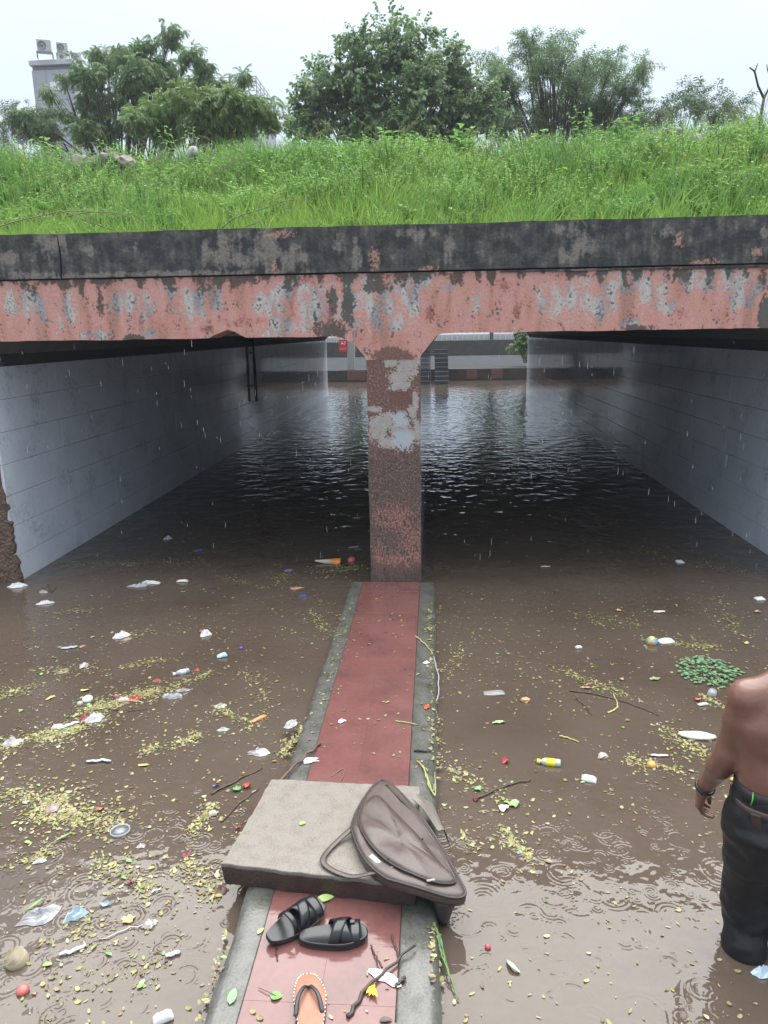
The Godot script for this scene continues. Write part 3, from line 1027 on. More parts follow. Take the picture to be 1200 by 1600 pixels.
func build_slope_plants():
	var r := RandomNumberGenerator.new()
	r.seed = 17
	var gm := tinted(0.5, 0.9, 0.35)
	var tone := noise(23, 0.28, 3)
	# short bright grass, thickest behind the parapet
	var kinds := [[], [], []]
	var kc := [[], [], []]
	var meshes := [grass_clump(r, 22, 0.22, 0.11, 0.006), grass_clump(r, 18, 0.33, 0.13, 0.008), grass_clump(r, 16, 0.48, 0.13, 0.013)]
	var herbs := [herb(r, 7, 0.34, 0.055, 0.5), herb(r, 8, 0.44, 0.045, 0.4), herb(r, 6, 0.30, 0.07, 0.65)]
	var hx := [[], [], []]
	var hc := [[], [], []]
	var count := 19000
	for k in count:
		var x := r.randf_range(-10.5, 9.5)
		var z := -6.88 - 7.6 * pow(r.randf(), 1.25)
		var edge := smoothstep(-7.0, -8.6, z)
		var v := tone.get_noise_2d(x, z * 1.3)
		var b := Basis(Vector3.UP, r.randf() * TAU).scaled(Vector3.ONE * r.randf_range(0.75, 1.25))
		var p := Vector3(x, hill(x, z), z)
		var q := r.randf()
		var sel := 0
		if edge > 0.15 and q < 0.35 + 0.3 * edge:
			sel = 1
		if edge > 0.5 and v > 0.08 and q < 0.35:
			sel = 2
		var dry := 0.82 + r.randf() * 0.4
		var warm := r.randf()
		var c := Color(0.19, 0.35, 0.075).lerp(Color(0.29, 0.42, 0.095), warm) * dry
		if sel == 2:
			c = Color(0.16, 0.30, 0.085) * dry
		kinds[sel].append(Transform3D(b, p))
		kc[sel].append(c)
	for k in 4600:
		var x := r.randf_range(-10.5, 9.5)
		var z := -7.25 - 7.2 * pow(r.randf(), 0.9)
		var edge := smoothstep(-7.2, -8.4, z)
		if r.randf() > edge + 0.08:
			continue
		var v := tone.get_noise_2d(x + 30.0, z * 1.3)
		var sel := (0 if v < -0.05 else 1) if r.randf() < 0.8 else 2
		var sc := r.randf_range(0.5, 1.3) * (0.6 + 0.4 * edge)
		hx[sel].append(Transform3D(Basis(Vector3.UP, r.randf() * TAU).scaled(Vector3(sc, sc, sc)), Vector3(x, hill(x, z), z)))
		var c := Color(0.15, 0.33, 0.085).lerp(Color(0.25, 0.41, 0.11), r.randf())
		hc[sel].append(c * r.randf_range(0.75, 1.2))
	for k in 3:
		var o := many(["short_grass", "meadow_grass", "broad_bladed_grass"][k], meshes[k], gm, kinds[k], kc[k])
		struct_tag(o, "stuff", ["short bright green grass behind the parapet", "long green grass over the embankment", "coarse broad bladed grass on the embankment"][k])
	for k in 3:
		var o := many("ground_cover", herbs[k], gm, hx[k], hc[k])
		struct_tag(o, "stuff", "low leafy weeds tangled through the embankment grass")
	# seed heads standing against the trees
	var sx := []
	var sc := []
	var sgm := seed_grass(r, 0.75)
	for k in 120:
		var x := r.randf_range(-8.0, 8.0)
		var z := r.randf_range(-11.8, -8.6)
		sx.append(Transform3D(Basis(Vector3.UP, r.randf() * TAU).scaled(Vector3.ONE * r.randf_range(0.6, 1.1)), Vector3(x, hill(x, z), z)))
		sc.append(Color(0.16, 0.18, 0.08) * r.randf_range(0.8, 1.3))
	struct_tag(many("seeding_grass", sgm, gm, sx, sc), "stuff", "arching grass stalks with pale seed heads")
	# taller single weeds on the crest
	var wk := 0
	for q in [[-5.55, -11.0, 0.62, 0], [-3.45, -10.9, 0.72, 1], [-2.6, -11.3, 0.5, 0], [-1.9, -11.2, 0.5, 1], [0.35, -10.9, 0.55, 0], [0.9, -11.1, 0.62, 1], [2.05, -11.0, 0.8, 1], [2.45, -10.8, 0.7, 0], [-4.6, -11.1, 0.6, 1], [1.4, -11.2, 0.55, 0], [3.1, -11.2, 0.5, 1], [-0.6, -11.1, 0.5, 0]]:
		var w := thing("tall_weed", ["broad leafed green weed standing on the embankment crest", "slender many leafed green weed standing on the embankment crest"][q[3]], "weed", Vector3(q[0], hill(q[0], q[1]), q[1]), r.randf() * TAU, "weeds along the crest")
		var rr := RandomNumberGenerator.new()
		rr.seed = 200 + wk
		var mm := StandardMaterial3D.new()
		mm = gm.duplicate()
		mm.albedo_color = lin(0.18, 0.35, 0.09)
		obj("foliage", herb(rr, 7, q[2] * 0.95, [0.13, 0.09][q[3]], [0.6, 0.35][q[3]]), mm, w)
		wk += 1
	# rubble showing on the crest
	var stone := mat(1, 1, 1, 0.8, 0.3)
	tri_tex(stone, ramp_tex(131, 0.02, [Color(0.13, 0.115, 0.11), Color(0.24, 0.21, 0.195), Color(0.30, 0.27, 0.25)], 256), 1.5)
	for k in 16:
		var x := lerpf(-5.05, -4.15, k / 11.0) + r.randf_range(-0.04, 0.04) if k < 12 else lerpf(2.6, 3.4, (k - 12) / 3.0)
		var z := -10.6 - r.randf() * 0.15
		var o := obj("rubble_stone", rock_mesh(300 + k, r.randf_range(0.07, 0.14)), stone, self, Vector3(x, hill(x, z) + 0.22 + (k % 3) * 0.06, z), Vector3(r.randf(), r.randf() * 6, r.randf()))
		tag(o, "grey brown rubble stone heaped among weeds on the crest", "stone", "rubble on the crest")
	# white painted boundary stub with a dark stake, half sunk in weeds
	var bz := -10.5
	var bx := -3.22
	var st := thing("boundary_marker", "leaning white painted marker stub with dark stake in weeds", "marker", Vector3(bx, hill(bx, bz) + 0.36, bz))
	st.scale = Vector3(0.75, 0.75, 0.75)
	var s := Shape.new(true)
	s.tube([Vector3(-0.15, -0.1, 0), Vector3(-0.06, 0.08, 0), Vector3(0.02, 0.17, 0), Vector3(0.05, 0.18, 0)], [0.07, 0.07, 0.06, 0.04], 8)
	obj("stub", s.done(), mat(0.34, 0.33, 0.35, 0.7), st)
	obj("stub", tube_mesh([Vector3(0.05, 0.2, 0), Vector3(0.065, 0.1, 0.02), Vector3(0.05, 0.05, 0.02)], [0.035, 0.05, 0.05], 7), mat(0.30, 0.29, 0.31, 0.7), st)
	obj("stake", tube_mesh([Vector3(0.03, -0.4, -0.02), Vector3(0.035, 0.15, -0.02), Vector3(0.05, 0.33, -0.02), Vector3(0.045, 0.42, -0.03)], [0.02, 0.018, 0.022, 0.012], 6), mat(0.03, 0.028, 0.025, 0.8), st)
	# dry vine stems trailing over the parapet
	for k in 7:
		var x0 := lerpf(-3.4, -1.4, k / 6.0) + r.randf_range(-0.2, 0.2)
		var p := []
		var y0 := 3.2
		for q in 7:
			var t := q / 6.0
			p.append(Vector3(x0 - 0.6 + t * (1.0 + 0.3 * r.randf()), y0 + 0.22 * sin(t * 2.6 + k) + 0.04, -6.78 - 0.5 * absf(sin(t * 1.7 + k * 1.3))))
		var o := obj("dry_vine", tube_mesh(curve(p, 18), range(19).map(func(i): return 0.005 - 0.00018 * i), 4), mat(0.13, 0.10, 0.075, 0.85))
		tag(o, "thin dry vine stem trailing along the parapet grass", "vine", "dry vines behind the parapet")
	# forked dead branch standing on the crest
	var dbx := 4.3
	var dbz := -11.0
	var db := thing("dead_branch", "bare forked dead branch standing upright on the grassy crest", "branch", Vector3(dbx, hill(dbx, dbz), dbz))
	var dm := mat(0.045, 0.04, 0.04, 0.85)
	var D := func(pts: Array, rad: Array): obj("limb", tube_mesh(pts, rad, 6), dm, db)
	D.call([Vector3(0, 0, 0), Vector3(0.0, 0.35, 0), Vector3(0.03, 0.66, 0)], [0.022, 0.02, 0.018])
	D.call([Vector3(0.03, 0.65, 0), Vector3(-0.06, 0.80, 0.0), Vector3(-0.13, 0.97, 0.02), Vector3(-0.20, 1.02, 0.02)], [0.017, 0.013, 0.012, 0.008])
	D.call([Vector3(-0.13, 0.96, 0.02), Vector3(-0.10, 1.06, 0.02)], [0.010, 0.006])
	D.call([Vector3(0.03, 0.65, 0), Vector3(0.08, 0.76, -0.02), Vector3(0.11, 0.88, -0.03), Vector3(0.05, 1.0, -0.03), Vector3(0.03, 1.06, -0.02)], [0.014, 0.011, 0.009, 0.007, 0.005])

func rock_mesh(s: int, rad: float) -> ArrayMesh:
	var n := noise(s, 1.1, 2)
	var sh := Shape.new(false)
	var rings := []
	for j in 6:
		var ring := []
		var th := PI * (j + 0.15) / 5.3
		for i in 8:
			var ph := -TAU * i / 8
			var d := Vector3(sin(th) * cos(ph), cos(th), sin(th) * sin(ph))
			ring.append(d * rad * (1.0 + 0.5 * n.get_noise_3dv(d * 1.2)) * Vector3(1.25, 0.75, 1.0))
		rings.append(ring)
	rings.reverse()
	sh.loft(rings, true, true)
	return sh.done()

# ---------------------------------------------------------------- trees
func spray(r: RandomNumberGenerator, kind: int) -> ArrayMesh:
	var s := Shape.new(true)
	var d := Vector3(0, 0, 1)
	if kind == 0:  # long feather of narrow drooping leaflets
		for f in 3:
			var a := (f - 1) * 0.8 + r.randf_range(-0.2, 0.2)
			var fd := Vector3(sin(a), r.randf_range(-0.35, 0.15), cos(a)).normalized()
			var p := Vector3.ZERO
			for k in 8:
				p += fd * 0.032
				fd = (fd + Vector3.DOWN * 0.09).normalized()
				var sd := fd.cross(Vector3.UP).normalized()
				for sg in [-1.0, 1.0]:
					var t := r.randf_range(0.75, 1.25)
					blade_in(s, p, sd * sg + fd * 0.5 + Vector3.DOWN * 0.35, 0.075, 0.024, 0.5, 2, Color(t, t, t), r.randf() * 0.8)
	elif kind == 1:  # broad heart leaves hanging from a twig
		s.col(Color(0.5, 0.45, 0.4))
		s.tube([Vector3.ZERO, Vector3(0.02, 0.02, 0.18), Vector3(0, -0.02, 0.36)], [0.006, 0.004, 0.002], 3)
		for k in 11:
			var t := (k + 0.5) / 11.0
			var a := k * 2.4
			var tone := r.randf_range(0.7, 1.3)
			var dir := Vector3(cos(a) * 0.7, r.randf_range(-0.9, 0.1), sin(a) * 0.4 + 0.5)
			leaf_in(s, Vector3(0.02 * sin(t * 3), 0, 0.36 * t) + dir * 0.03, dir, Vector3.UP, r.randf_range(0.085, 0.13), 0.085, Color(tone, tone, tone), 0.3)
	else:  # fine leaflets in whorls along a wiry twig
		s.col(Color(0.5, 0.42, 0.36))
		s.tube([Vector3.ZERO, Vector3(0.0, 0.02, 0.12), Vector3(0, -0.05, 0.26)], [0.004, 0.003, 0.002], 3)
		for k in 26:
			var t := (k + 0.5) / 26.0
			var a := k * 2.4
			var tone := r.randf_range(0.7, 1.3)
			blade_in(s, Vector3(0.05 * cos(a), 0.03 * sin(t * PI) - 0.05 * t * t + 0.04 * sin(a), 0.27 * t), Vector3(cos(a), 0.6 * sin(a) - 0.35, 0.3), r.randf_range(0.055, 0.10), 0.026, 0.7, 2, Color(tone, tone, tone), r.randf())
	return s.done()

func build_tree(called: String, label: String, base: Vector3, clumps: Array, kind: int, dens: float, c0: Color, c1: Color, trunk_r: float, seed_: int, group: String, air := 0.0):
	var r := RandomNumberGenerator.new()
	r.seed = seed_
	var t := thing(called, label, "tree", base, 0.0, group)
	var bark := mat(0.075, 0.062, 0.05, 0.9, 0.3)
	var s := Shape.new(true)
	# trunk to the mean of the clumps, then a limb to each
	var mid := Vector3.ZERO
	for c in clumps:
		mid += Vector3(c[0], c[1], c[2])
	mid = mid / clumps.size() - base
	var top := Vector3(mid.x * 0.5, mid.y * 0.55, mid.z * 0.5)
	var tp := curve([Vector3(0, -0.3, 0), Vector3(top.x * 0.2 + 0.08, top.y * 0.4, top.z * 0.2), top], 8)
	s.tube(tp, range(9).map(func(i): return trunk_r * (1.0 - 0.045 * i)), 8)
	var xf := [[], [], []]
	var cs := [[], [], []]
	var all := []
	for c in clumps:
		all.append(c)
		if c[3] > 0.3:
			for k in 3:
				var d := rdir(r, 0.5)
				all.append([c[0] + d.x * c[3] * 1.05, c[1] + absf(d.y) * c[4] * 1.15, c[2] + d.z * c[5], 0.16 + 0.12 * r.randf(), 0.18 + 0.14 * r.randf(), 0.2])
	for c in all:
		var ctr := Vector3(c[0], c[1], c[2]) - base
		var from: Vector3 = tp[3 + r.randi() % 6]
		var m := from.lerp(ctr, 0.5) + Vector3(r.randf_range(-0.2, 0.2), r.randf_range(-0.1, 0.25), r.randf_range(-0.2, 0.2))
		var lp := curve([from, m, ctr], 7)
		var lr: float = trunk_r * clampf(0.25 + 0.12 * c[3], 0.15, 0.5)
		s.tube(lp, range(8).map(func(i): return lr * (1.0 - 0.105 * i)), 5)
		var rad := Vector3(c[3], c[4], c[5])
		var twigs := int(5 + 5 * rad.length())
		for k in twigs:
			var d := rdir(r, 0.35) * rad * r.randf_range(0.45, 0.85)
			var f: Vector3 = lp[4 + r.randi() % 4]
			s.tube([f, f.lerp(ctr + d, 0.5) + rdir(r) * 0.06, ctr + d], [lr * 0.25, lr * 0.15, 0.003], 3)
		# leaves gather in small bunches through the clump
		var vol := rad.x * rad.y + rad.x * rad.z + rad.y * rad.z
		var bunches := int(2.0 + vol * (4.6 if rad.x > 0.3 else 8.0))
		for k in bunches:
			var d := rdir(r) * pow(r.randf(), 0.45)
			var bc := ctr + d * rad
			var nb := int(dens * r.randf_range(0.6, 1.4))
			var br := r.randf_range(0.22, 0.42) * (0.7 + 0.3 * minf(rad.x, 1.2))
			for q in nb:
				var o := rdir(r)
				var p := bc + o * br * pow(r.randf(), 0.5) * Vector3(1.0, 0.75, 1.0)
				var dir := (o * (0.55 if kind == 0 else 1.0) + rdir(r) * 0.6 + d * 0.5 + Vector3(0, -0.65 if kind == 0 else -0.25, 0)).normalized()
				var xa := Vector3.UP.cross(dir)
				if xa.length() < 0.1:
					xa = Vector3.RIGHT
				xa = xa.normalized()
				var ya := dir.cross(xa)
				var sc := r.randf_range(0.75, 1.2) * (0.75 if kind == 0 else 1.0)
				var v := r.randi() % 3
				xf[v].append(Transform3D(Basis(xa, ya, dir).rotated(dir, r.randf_range(-0.6, 0.6)).scaled_local(Vector3.ONE * sc), p))
				cs[v].append(c0.lerp(c1, 0.35 + 0.5 * r.randf()))
	obj("trunk", s.done(), bark, t)
	var lm := tinted(0.45, 0.9, 0.4)
	for v in 3:
		if xf[v].size():
			var o := many("crown", spray(r, kind), lm, xf[v], cs[v], t)
			o.set_meta("kind", "stuff")

func build_trees():
	var A := Color(0.10, 0.165, 0.075)
	var B := Color(0.18, 0.28, 0.11)
	build_tree("neem_tree", "broad feathery green tree rising beside the grey tower", Vector3(-9.3, 2.9, -22.5), [[-9.76, 9.77, -22.92, 0.28, 0.25, 0.25], [-9.36, 10.04, -23.13, 0.44, 0.35, 0.39], [-8.64, 9.62, -22.67, 0.54, 0.38, 0.48], [-8.01, 9.96, -23.05, 0.5, 0.4, 0.44], [-7.54, 10.53, -23.19, 0.18, 0.31, 0.25], [-7.29, 10.64, -22.66, 0.18, 0.15, 0.25], [-6.61, 9.6, -21.83, 0.29, 0.35, 0.26], [-6.15, 9.61, -22.02, 0.18, 0.27, 0.25], [-10.28, 9.37, -22.08, 0.18, 0.15, 0.25], [-11.01, 9.13, -22.94, 0.18, 0.15, 0.25], [-9.75, 8.74, -22.44, 0.52, 0.46, 0.46], [-8.96, 9.03, -22.86, 0.66, 0.5, 0.58], [-7.88, 9.21, -23.02, 0.66, 0.56, 0.58], [-6.97, 9.2, -23.13, 0.57, 0.5, 0.5], [-6.1, 8.93, -22.96, 0.47, 0.41, 0.41], [-5.22, 9.05, -21.82, 0.21, 0.24, 0.25], [-9.3, 9.19, -21.97, 0.45, 0.3, 0.4], [-7.95, 9.23, -22.01, 0.45, 0.3, 0.4], [-11.1, 8.22, -22.02, 0.4, 0.21, 0.35], [-10.64, 8.31, -22.99, 0.72, 0.29, 0.63], [-8.83, 8.26, -22.8, 0.79, 0.35, 0.69], [-11.08, 8.0, -22.3, 0.43, 0.16, 0.38], [-9.51, 7.9, -22.13, 0.61, 0.17, 0.54], [-7.42, 7.78, -21.93, 0.51, 0.17, 0.45]], 0, 19.0, A, B, 0.17, 401, "trees on the embankment")
	build_tree("young_tree", "low light green drooping tree in front of the broad feathery one", Vector3(-6.2, 3.6, -18.0), [[-6.6, 6.93, -17.62, 0.39, 0.27, 0.34], [-6.26, 7.39, -18.41, 0.38, 0.3, 0.33], [-5.43, 7.15, -17.89, 0.42, 0.32, 0.37], [-4.75, 7.24, -17.83, 0.39, 0.29, 0.34], [-4.17, 7.11, -17.99, 0.37, 0.29, 0.32], [-3.78, 7.05, -18.32, 0.2, 0.2, 0.25], [-5.05, 6.88, -18.03, 0.62, 0.2, 0.55], [-6.2, 6.94, -18.41, 0.51, 0.15, 0.45], [-4.24, 7.38, -17.57, 0.29, 0.19, 0.25]], 0, 21.0, Color(0.13, 0.21, 0.07), Color(0.20, 0.29, 0.095), 0.10, 402, "trees on the embankment")
	build_tree("broadleaf_tree", "tall open tree with dangling heart shaped leaves on the embankment", Vector3(-1.3, 3.1, -21.0), [[-3.03, 8.43, -20.42, 0.22, 0.27, 0.25], [-3.28, 8.17, -20.92, 0.18, 0.25, 0.25], [-2.65, 8.8, -21.32, 0.34, 0.31, 0.3], [-2.04, 8.73, -20.35, 0.3, 0.33, 0.26], [-1.91, 9.6, -20.88, 0.18, 0.19, 0.25], [-1.99, 9.64, -20.39, 0.18, 0.15, 0.25], [-1.56, 9.17, -20.44, 0.24, 0.3, 0.25], [-1.27, 9.68, -20.99, 0.18, 0.25, 0.25], [-1.19, 9.9, -21.14, 0.18, 0.15, 0.25], [-1.18, 9.05, -20.84, 0.35, 0.33, 0.3], [-0.62, 9.51, -21.11, 0.18, 0.15, 0.25], [-0.74, 9.14, -21.54, 0.37, 0.37, 0.33], [-0.43, 9.76, -21.31, 0.18, 0.15, 0.25], [-0.21, 8.83, -20.5, 0.3, 0.33, 0.26], [-0.37, 9.78, -21.73, 0.18, 0.15, 0.25], [0.2, 9.46, -21.73, 0.2, 0.26, 0.25], [0.58, 9.14, -20.8, 0.18, 0.15, 0.25], [0.36, 8.81, -21.35, 0.37, 0.34, 0.32], [0.93, 8.56, -20.94, 0.19, 0.15, 0.25], [-2.21, 8.29, -21.05, 0.45, 0.34, 0.4], [-1.3, 8.34, -21.25, 0.48, 0.37, 0.43], [-0.37, 7.96, -20.2, 0.46, 0.35, 0.41], [0.45, 8.24, -21.49, 0.46, 0.34, 0.4], [1.11, 7.97, -21.14, 0.34, 0.28, 0.3], [-3.04, 8.03, -21.48, 0.38, 0.29, 0.33], [-1.95, 7.67, -20.79, 0.51, 0.22, 0.45], [-0.64, 7.74, -21.36, 0.6, 0.23, 0.53], [0.7, 7.63, -21.23, 0.51, 0.2, 0.45], [-3.34, 7.64, -20.6, 0.2, 0.17, 0.25], [-3.2, 7.62, -21.29, 0.32, 0.15, 0.28], [-1.97, 7.44, -20.91, 0.51, 0.15, 0.45], [-0.78, 7.27, -20.35, 0.55, 0.15, 0.49], [0.37, 7.53, -21.64, 0.58, 0.15, 0.51]], 1, 9.0, Color(0.105, 0.175, 0.085), Color(0.185, 0.28, 0.12), 0.15, 403, "trees on the embankment")
	build_tree("wispy_tree", "wispy fine leaved tree with crooked dark limbs on the embankment", Vector3(3.2, 3.0, -23.0), [[1.53, 9.82, -23.7, 0.18, 0.28, 0.25], [2.03, 9.53, -23.43, 0.28, 0.22, 0.25], [1.65, 8.74, -22.58, 0.33, 0.3, 0.29], [2.16, 8.76, -22.82, 0.36, 0.36, 0.32], [2.58, 10.01, -23.42, 0.24, 0.21, 0.25], [2.73, 10.26, -23.27, 0.18, 0.15, 0.25], [3.01, 9.86, -23.52, 0.31, 0.28, 0.27], [3.35, 9.81, -23.07, 0.27, 0.3, 0.25], [3.74, 10.28, -23.73, 0.18, 0.15, 0.25], [3.28, 9.19, -22.68, 0.36, 0.3, 0.32], [3.86, 9.13, -22.37, 0.26, 0.26, 0.25], [4.12, 9.37, -22.27, 0.18, 0.15, 0.25], [2.74, 8.96, -22.62, 0.3, 0.27, 0.26], [3.65, 8.58, -22.26, 0.38, 0.35, 0.34], [4.61, 9.15, -23.77, 0.37, 0.31, 0.33], [4.99, 9.65, -23.34, 0.18, 0.15, 0.25], [4.72, 9.07, -22.25, 0.18, 0.15, 0.25], [5.32, 8.77, -22.56, 0.21, 0.24, 0.25], [5.75, 9.27, -23.14, 0.2, 0.15, 0.25], [5.72, 9.19, -22.29, 0.18, 0.15, 0.25], [4.96, 8.5, -22.81, 0.42, 0.36, 0.37], [5.59, 8.19, -22.49, 0.3, 0.36, 0.26], [4.12, 8.3, -23.33, 0.56, 0.34, 0.49], [3.15, 8.42, -23.49, 0.5, 0.34, 0.44], [2.02, 8.22, -23.09, 0.49, 0.31, 0.43], [5.16, 8.16, -23.58, 0.5, 0.22, 0.44], [6.05, 8.03, -23.19, 0.18, 0.18, 0.25], [1.78, 7.66, -22.26, 0.51, 0.15, 0.45], [3.14, 7.85, -23.27, 0.62, 0.15, 0.55], [4.49, 7.95, -23.78, 0.63, 0.15, 0.56], [5.76, 7.93, -23.73, 0.53, 0.15, 0.47]], 2, 10.0, Color(0.105, 0.165, 0.085), Color(0.17, 0.255, 0.115), 0.15, 404, "trees on the embankment")
	build_tree("thin_shrub", "thin sparse shrub at the foot of the grey tower side", Vector3(-12.3, 2.8, -22.0), [[-12.2, 8.58, -22.53, 0.22, 0.15, 0.25], [-11.88, 8.08, -21.55, 0.18, 0.15, 0.25], [-11.6, 8.37, -22.22, 0.18, 0.15, 0.25], [-11.32, 8.55, -22.34, 0.18, 0.15, 0.25], [-12.21, 8.16, -22.64, 0.32, 0.15, 0.28]], 2, 8.0, Color(0.06, 0.10, 0.055), Color(0.11, 0.17, 0.075), 0.05, 405, "thin shrubs on the crest")
	build_tree("thin_shrub", "leaning sparse shrub with one leafy top between wispy tree and dead branch", Vector3(5.8, 3.3, -20.0), [[5.97, 7.45, -19.71, 0.18, 0.15, 0.25], [6.3, 7.68, -20.05, 0.18, 0.15, 0.25], [6.62, 7.69, -20.18, 0.18, 0.15, 0.25], [6.06, 7.84, -20.26, 0.18, 0.15, 0.25], [6.16, 7.32, -20.27, 0.18, 0.15, 0.25], [6.52, 7.54, -20.2, 0.18, 0.15, 0.25]], 2, 9.0, Color(0.06, 0.10, 0.055), Color(0.11, 0.17, 0.075), 0.05, 406, "thin shrubs on the crest")
	build_tree("thin_shrub", "small grey green shrub touching the wispy tree", Vector3(5.4, 3.1, -21.0), [[5.92, 7.55, -20.89, 0.18, 0.15, 0.25], [6.17, 7.81, -21.21, 0.18, 0.15, 0.25], [5.8, 7.54, -21.28, 0.18, 0.15, 0.25]], 2, 9.0, Color(0.06, 0.10, 0.055), Color(0.11, 0.17, 0.075), 0.04, 407, "thin shrubs on the crest")
	build_tree("thin_shrub", "low spreading shrub directly behind the forked dead branch", Vector3(7.4, 3.1, -21.0), [[7.29, 7.65, -21.01, 0.19, 0.15, 0.25], [7.07, 7.52, -21.15, 0.25, 0.15, 0.25], [7.44, 7.67, -20.7, 0.18, 0.15, 0.25], [7.95, 7.47, -21.23, 0.18, 0.15, 0.25], [7.46, 7.44, -20.98, 0.19, 0.15, 0.25]], 2, 9.0, Color(0.06, 0.10, 0.055), Color(0.11, 0.17, 0.075), 0.05, 408, "thin shrubs on the crest")
	# trees past the far mouth, mirrored in the water of the bays
	build_tree("far_tree", "round green tree beyond the railed wall past the underpass", Vector3(4.6, 1.5, -62.0), [[4.6, 5.5, -62, 2.2, 1.8, 1.8], [3.4, 7.6, -62.5, 1.8, 1.6, 1.6], [5.6, 8.0, -61.5, 1.8, 1.5, 1.6], [4.6, 10.0, -62, 1.6, 1.5, 1.5]], 1, 12.0, A, B, 0.2, 409, "trees past the far mouth")
	build_tree("far_tree", "spreading green tree beyond the notice sign past the underpass", Vector3(-6.5, 1.5, -63.0), [[-6.5, 5.5, -63, 2.2, 1.8, 1.8], [-7.4, 7.6, -62.5, 1.8, 1.6, 1.6], [-5.6, 8.4, -63.5, 1.8, 1.5, 1.6]], 1, 12.0, A, B, 0.2, 410, "trees past the far mouth")
	build_tree("far_bush", "leafy bush growing at the wall edge past the far mouth", Vector3(4.6, 0.55, -37.2), [[4.55, 1.7, -37.0, 0.4, 0.45, 0.4], [4.3, 2.1, -37.1, 0.35, 0.3, 0.3], [4.8, 2.6, -37.2, 0.5, 0.4, 0.4], [4.9, 1.3, -37.1, 0.4, 0.4, 0.35]], 1, 9.0, A, B, 0.03, 411, "")

func build_buildings():
	var clad := mat(1, 1, 1, 0.5, 0.4)
	tri_tex(clad, ramp_tex(141, 0.01, [Color(0.24, 0.25, 0.29), Color(0.29, 0.30, 0.34), Color(0.31, 0.32, 0.36)], 256, 4, 0.2), 0.2)
	var dark := mat(0.10, 0.105, 0.12, 0.6)
	var t := thing("tower_block", "grey panelled stair tower with a flat parapet cap", "building", Vector3(-27.75, 0, -59.7))
	obj("core", box(3.0, 20.4, 3.28, 0.02), dark, t, Vector3(0, 11.3, 0))
	for k in 10:
		var y := 2.3 + k * 2.0
		for i in 3:
			obj("panel", box(1.02, 1.97, 0.05, 0.006), clad, t, Vector3(-1.04 + i * 1.04, y, 1.665))
			obj("panel", box(0.05, 1.97, 1.08, 0.006), clad, t, Vector3(1.525, y, -1.1 + i * 1.1))
			obj("panel", box(0.05, 1.97, 1.08, 0.006), clad, t, Vector3(-1.525, y, -1.1 + i * 1.1))
	obj("parapet_cap", box(3.3, 0.34, 3.6, 0.02), mat(0.36, 0.37, 0.41, 0.5), t, Vector3(0, 21.75, 0.02))
	obj("pale_plate", box(0.75, 0.55, 0.04, 0.1), mat(0.62, 0.63, 0.66, 0.5), t, Vector3(0.1, 20.2, 1.72))  # plain pale plate on the tower front, below the cap
	for a in [[-28.05, 22.35, -57.8, 0.95, 0.80, "boxy air conditioner unit on a tall thin legged stand", 0.45], [-27.0, 22.40, -58.4, 0.75, 0.72, "upper of two stacked air conditioner units on the tower", 0.48], [-27.0, 21.96, -58.35, 0.6, 0.40, "lower of two stacked air conditioner units on the tower", 0.05], [-26.85, 22.45, -60.2, 0.7, 0.62, "rearmost air conditioner unit on the tower roof", 0.52]]:
		var u := thing("air_conditioner", a[5], "air conditioner", Vector3(a[0], a[1], a[2]), 0.35, "air conditioners on the tower roof")
		var cs := obj("casing", box(a[3], a[4], 0.42, 0.03), mat(0.34, 0.345, 0.37, 0.45), u, Vector3(0, a[4] / 2, 0))
		var gr := lathe([[a[4] * 0.36, 0.0], [a[4] * 0.36, 0.03], [a[4] * 0.31, 0.03], [a[4] * 0.31, 0.01], [0.05, 0.01], [0.05, 0.03], [0.001, 0.03]], 20)
		obj("fan_grille", gr, mat(0.12, 0.12, 0.13, 0.6), cs, Vector3(-a[3] * 0.14, 0, 0.205), Vector3(PI / 2, 0, 0))
		for i in 4:
			obj("stand_leg", box(0.05, a[6], 0.05, 0.004), mat(0.16, 0.16, 0.18, 0.6), u, Vector3((i % 2 - 0.5) * a[3] * 1.1, -a[6] / 2, (i / 2 - 0.5) * 0.4))
		if a[6] > 0.3:
			obj("stand_frame", box(a[3] * 1.15, 0.04, 0.46, 0.004), mat(0.16, 0.16, 0.18, 0.6), u, Vector3(0, -0.022, 0))
	var b := thing("terrace_building", "grey building with pale railings round its roof terrace", "building", Vector3(-13.2, 0, -52.8))
	obj("wall", box(4.4, 16.4, 5.5, 0.05), clad, b, Vector3(0, 8.2, 0))
	obj("roof_slab", box(4.6, 0.25, 5.7, 0.02), mat(0.30, 0.31, 0.33, 0.6), b, Vector3(0, 16.53, 0))
	var rl := mat(0.33, 0.34, 0.37, 0.5)
	for k in 5:
		obj("railing_bar", box(4.5, 0.05, 0.05, 0.006), rl, b, Vector3(0, 16.80 + k * 0.26, 2.75))
		obj("railing_bar", box(0.05, 0.05, 5.5, 0.006), rl, b, Vector3(2.2, 16.80 + k * 0.26, 0))
	for k in 5:
		obj("railing_post", box(0.06, 1.25, 0.06, 0.006), rl, b, Vector3(-2.2 + k * 1.1, 17.25, 2.75))
		obj("railing_post", box(0.06, 1.25, 0.06, 0.006), rl, b, Vector3(2.2, 17.25, 2.72 - (k + 1) * 1.08))

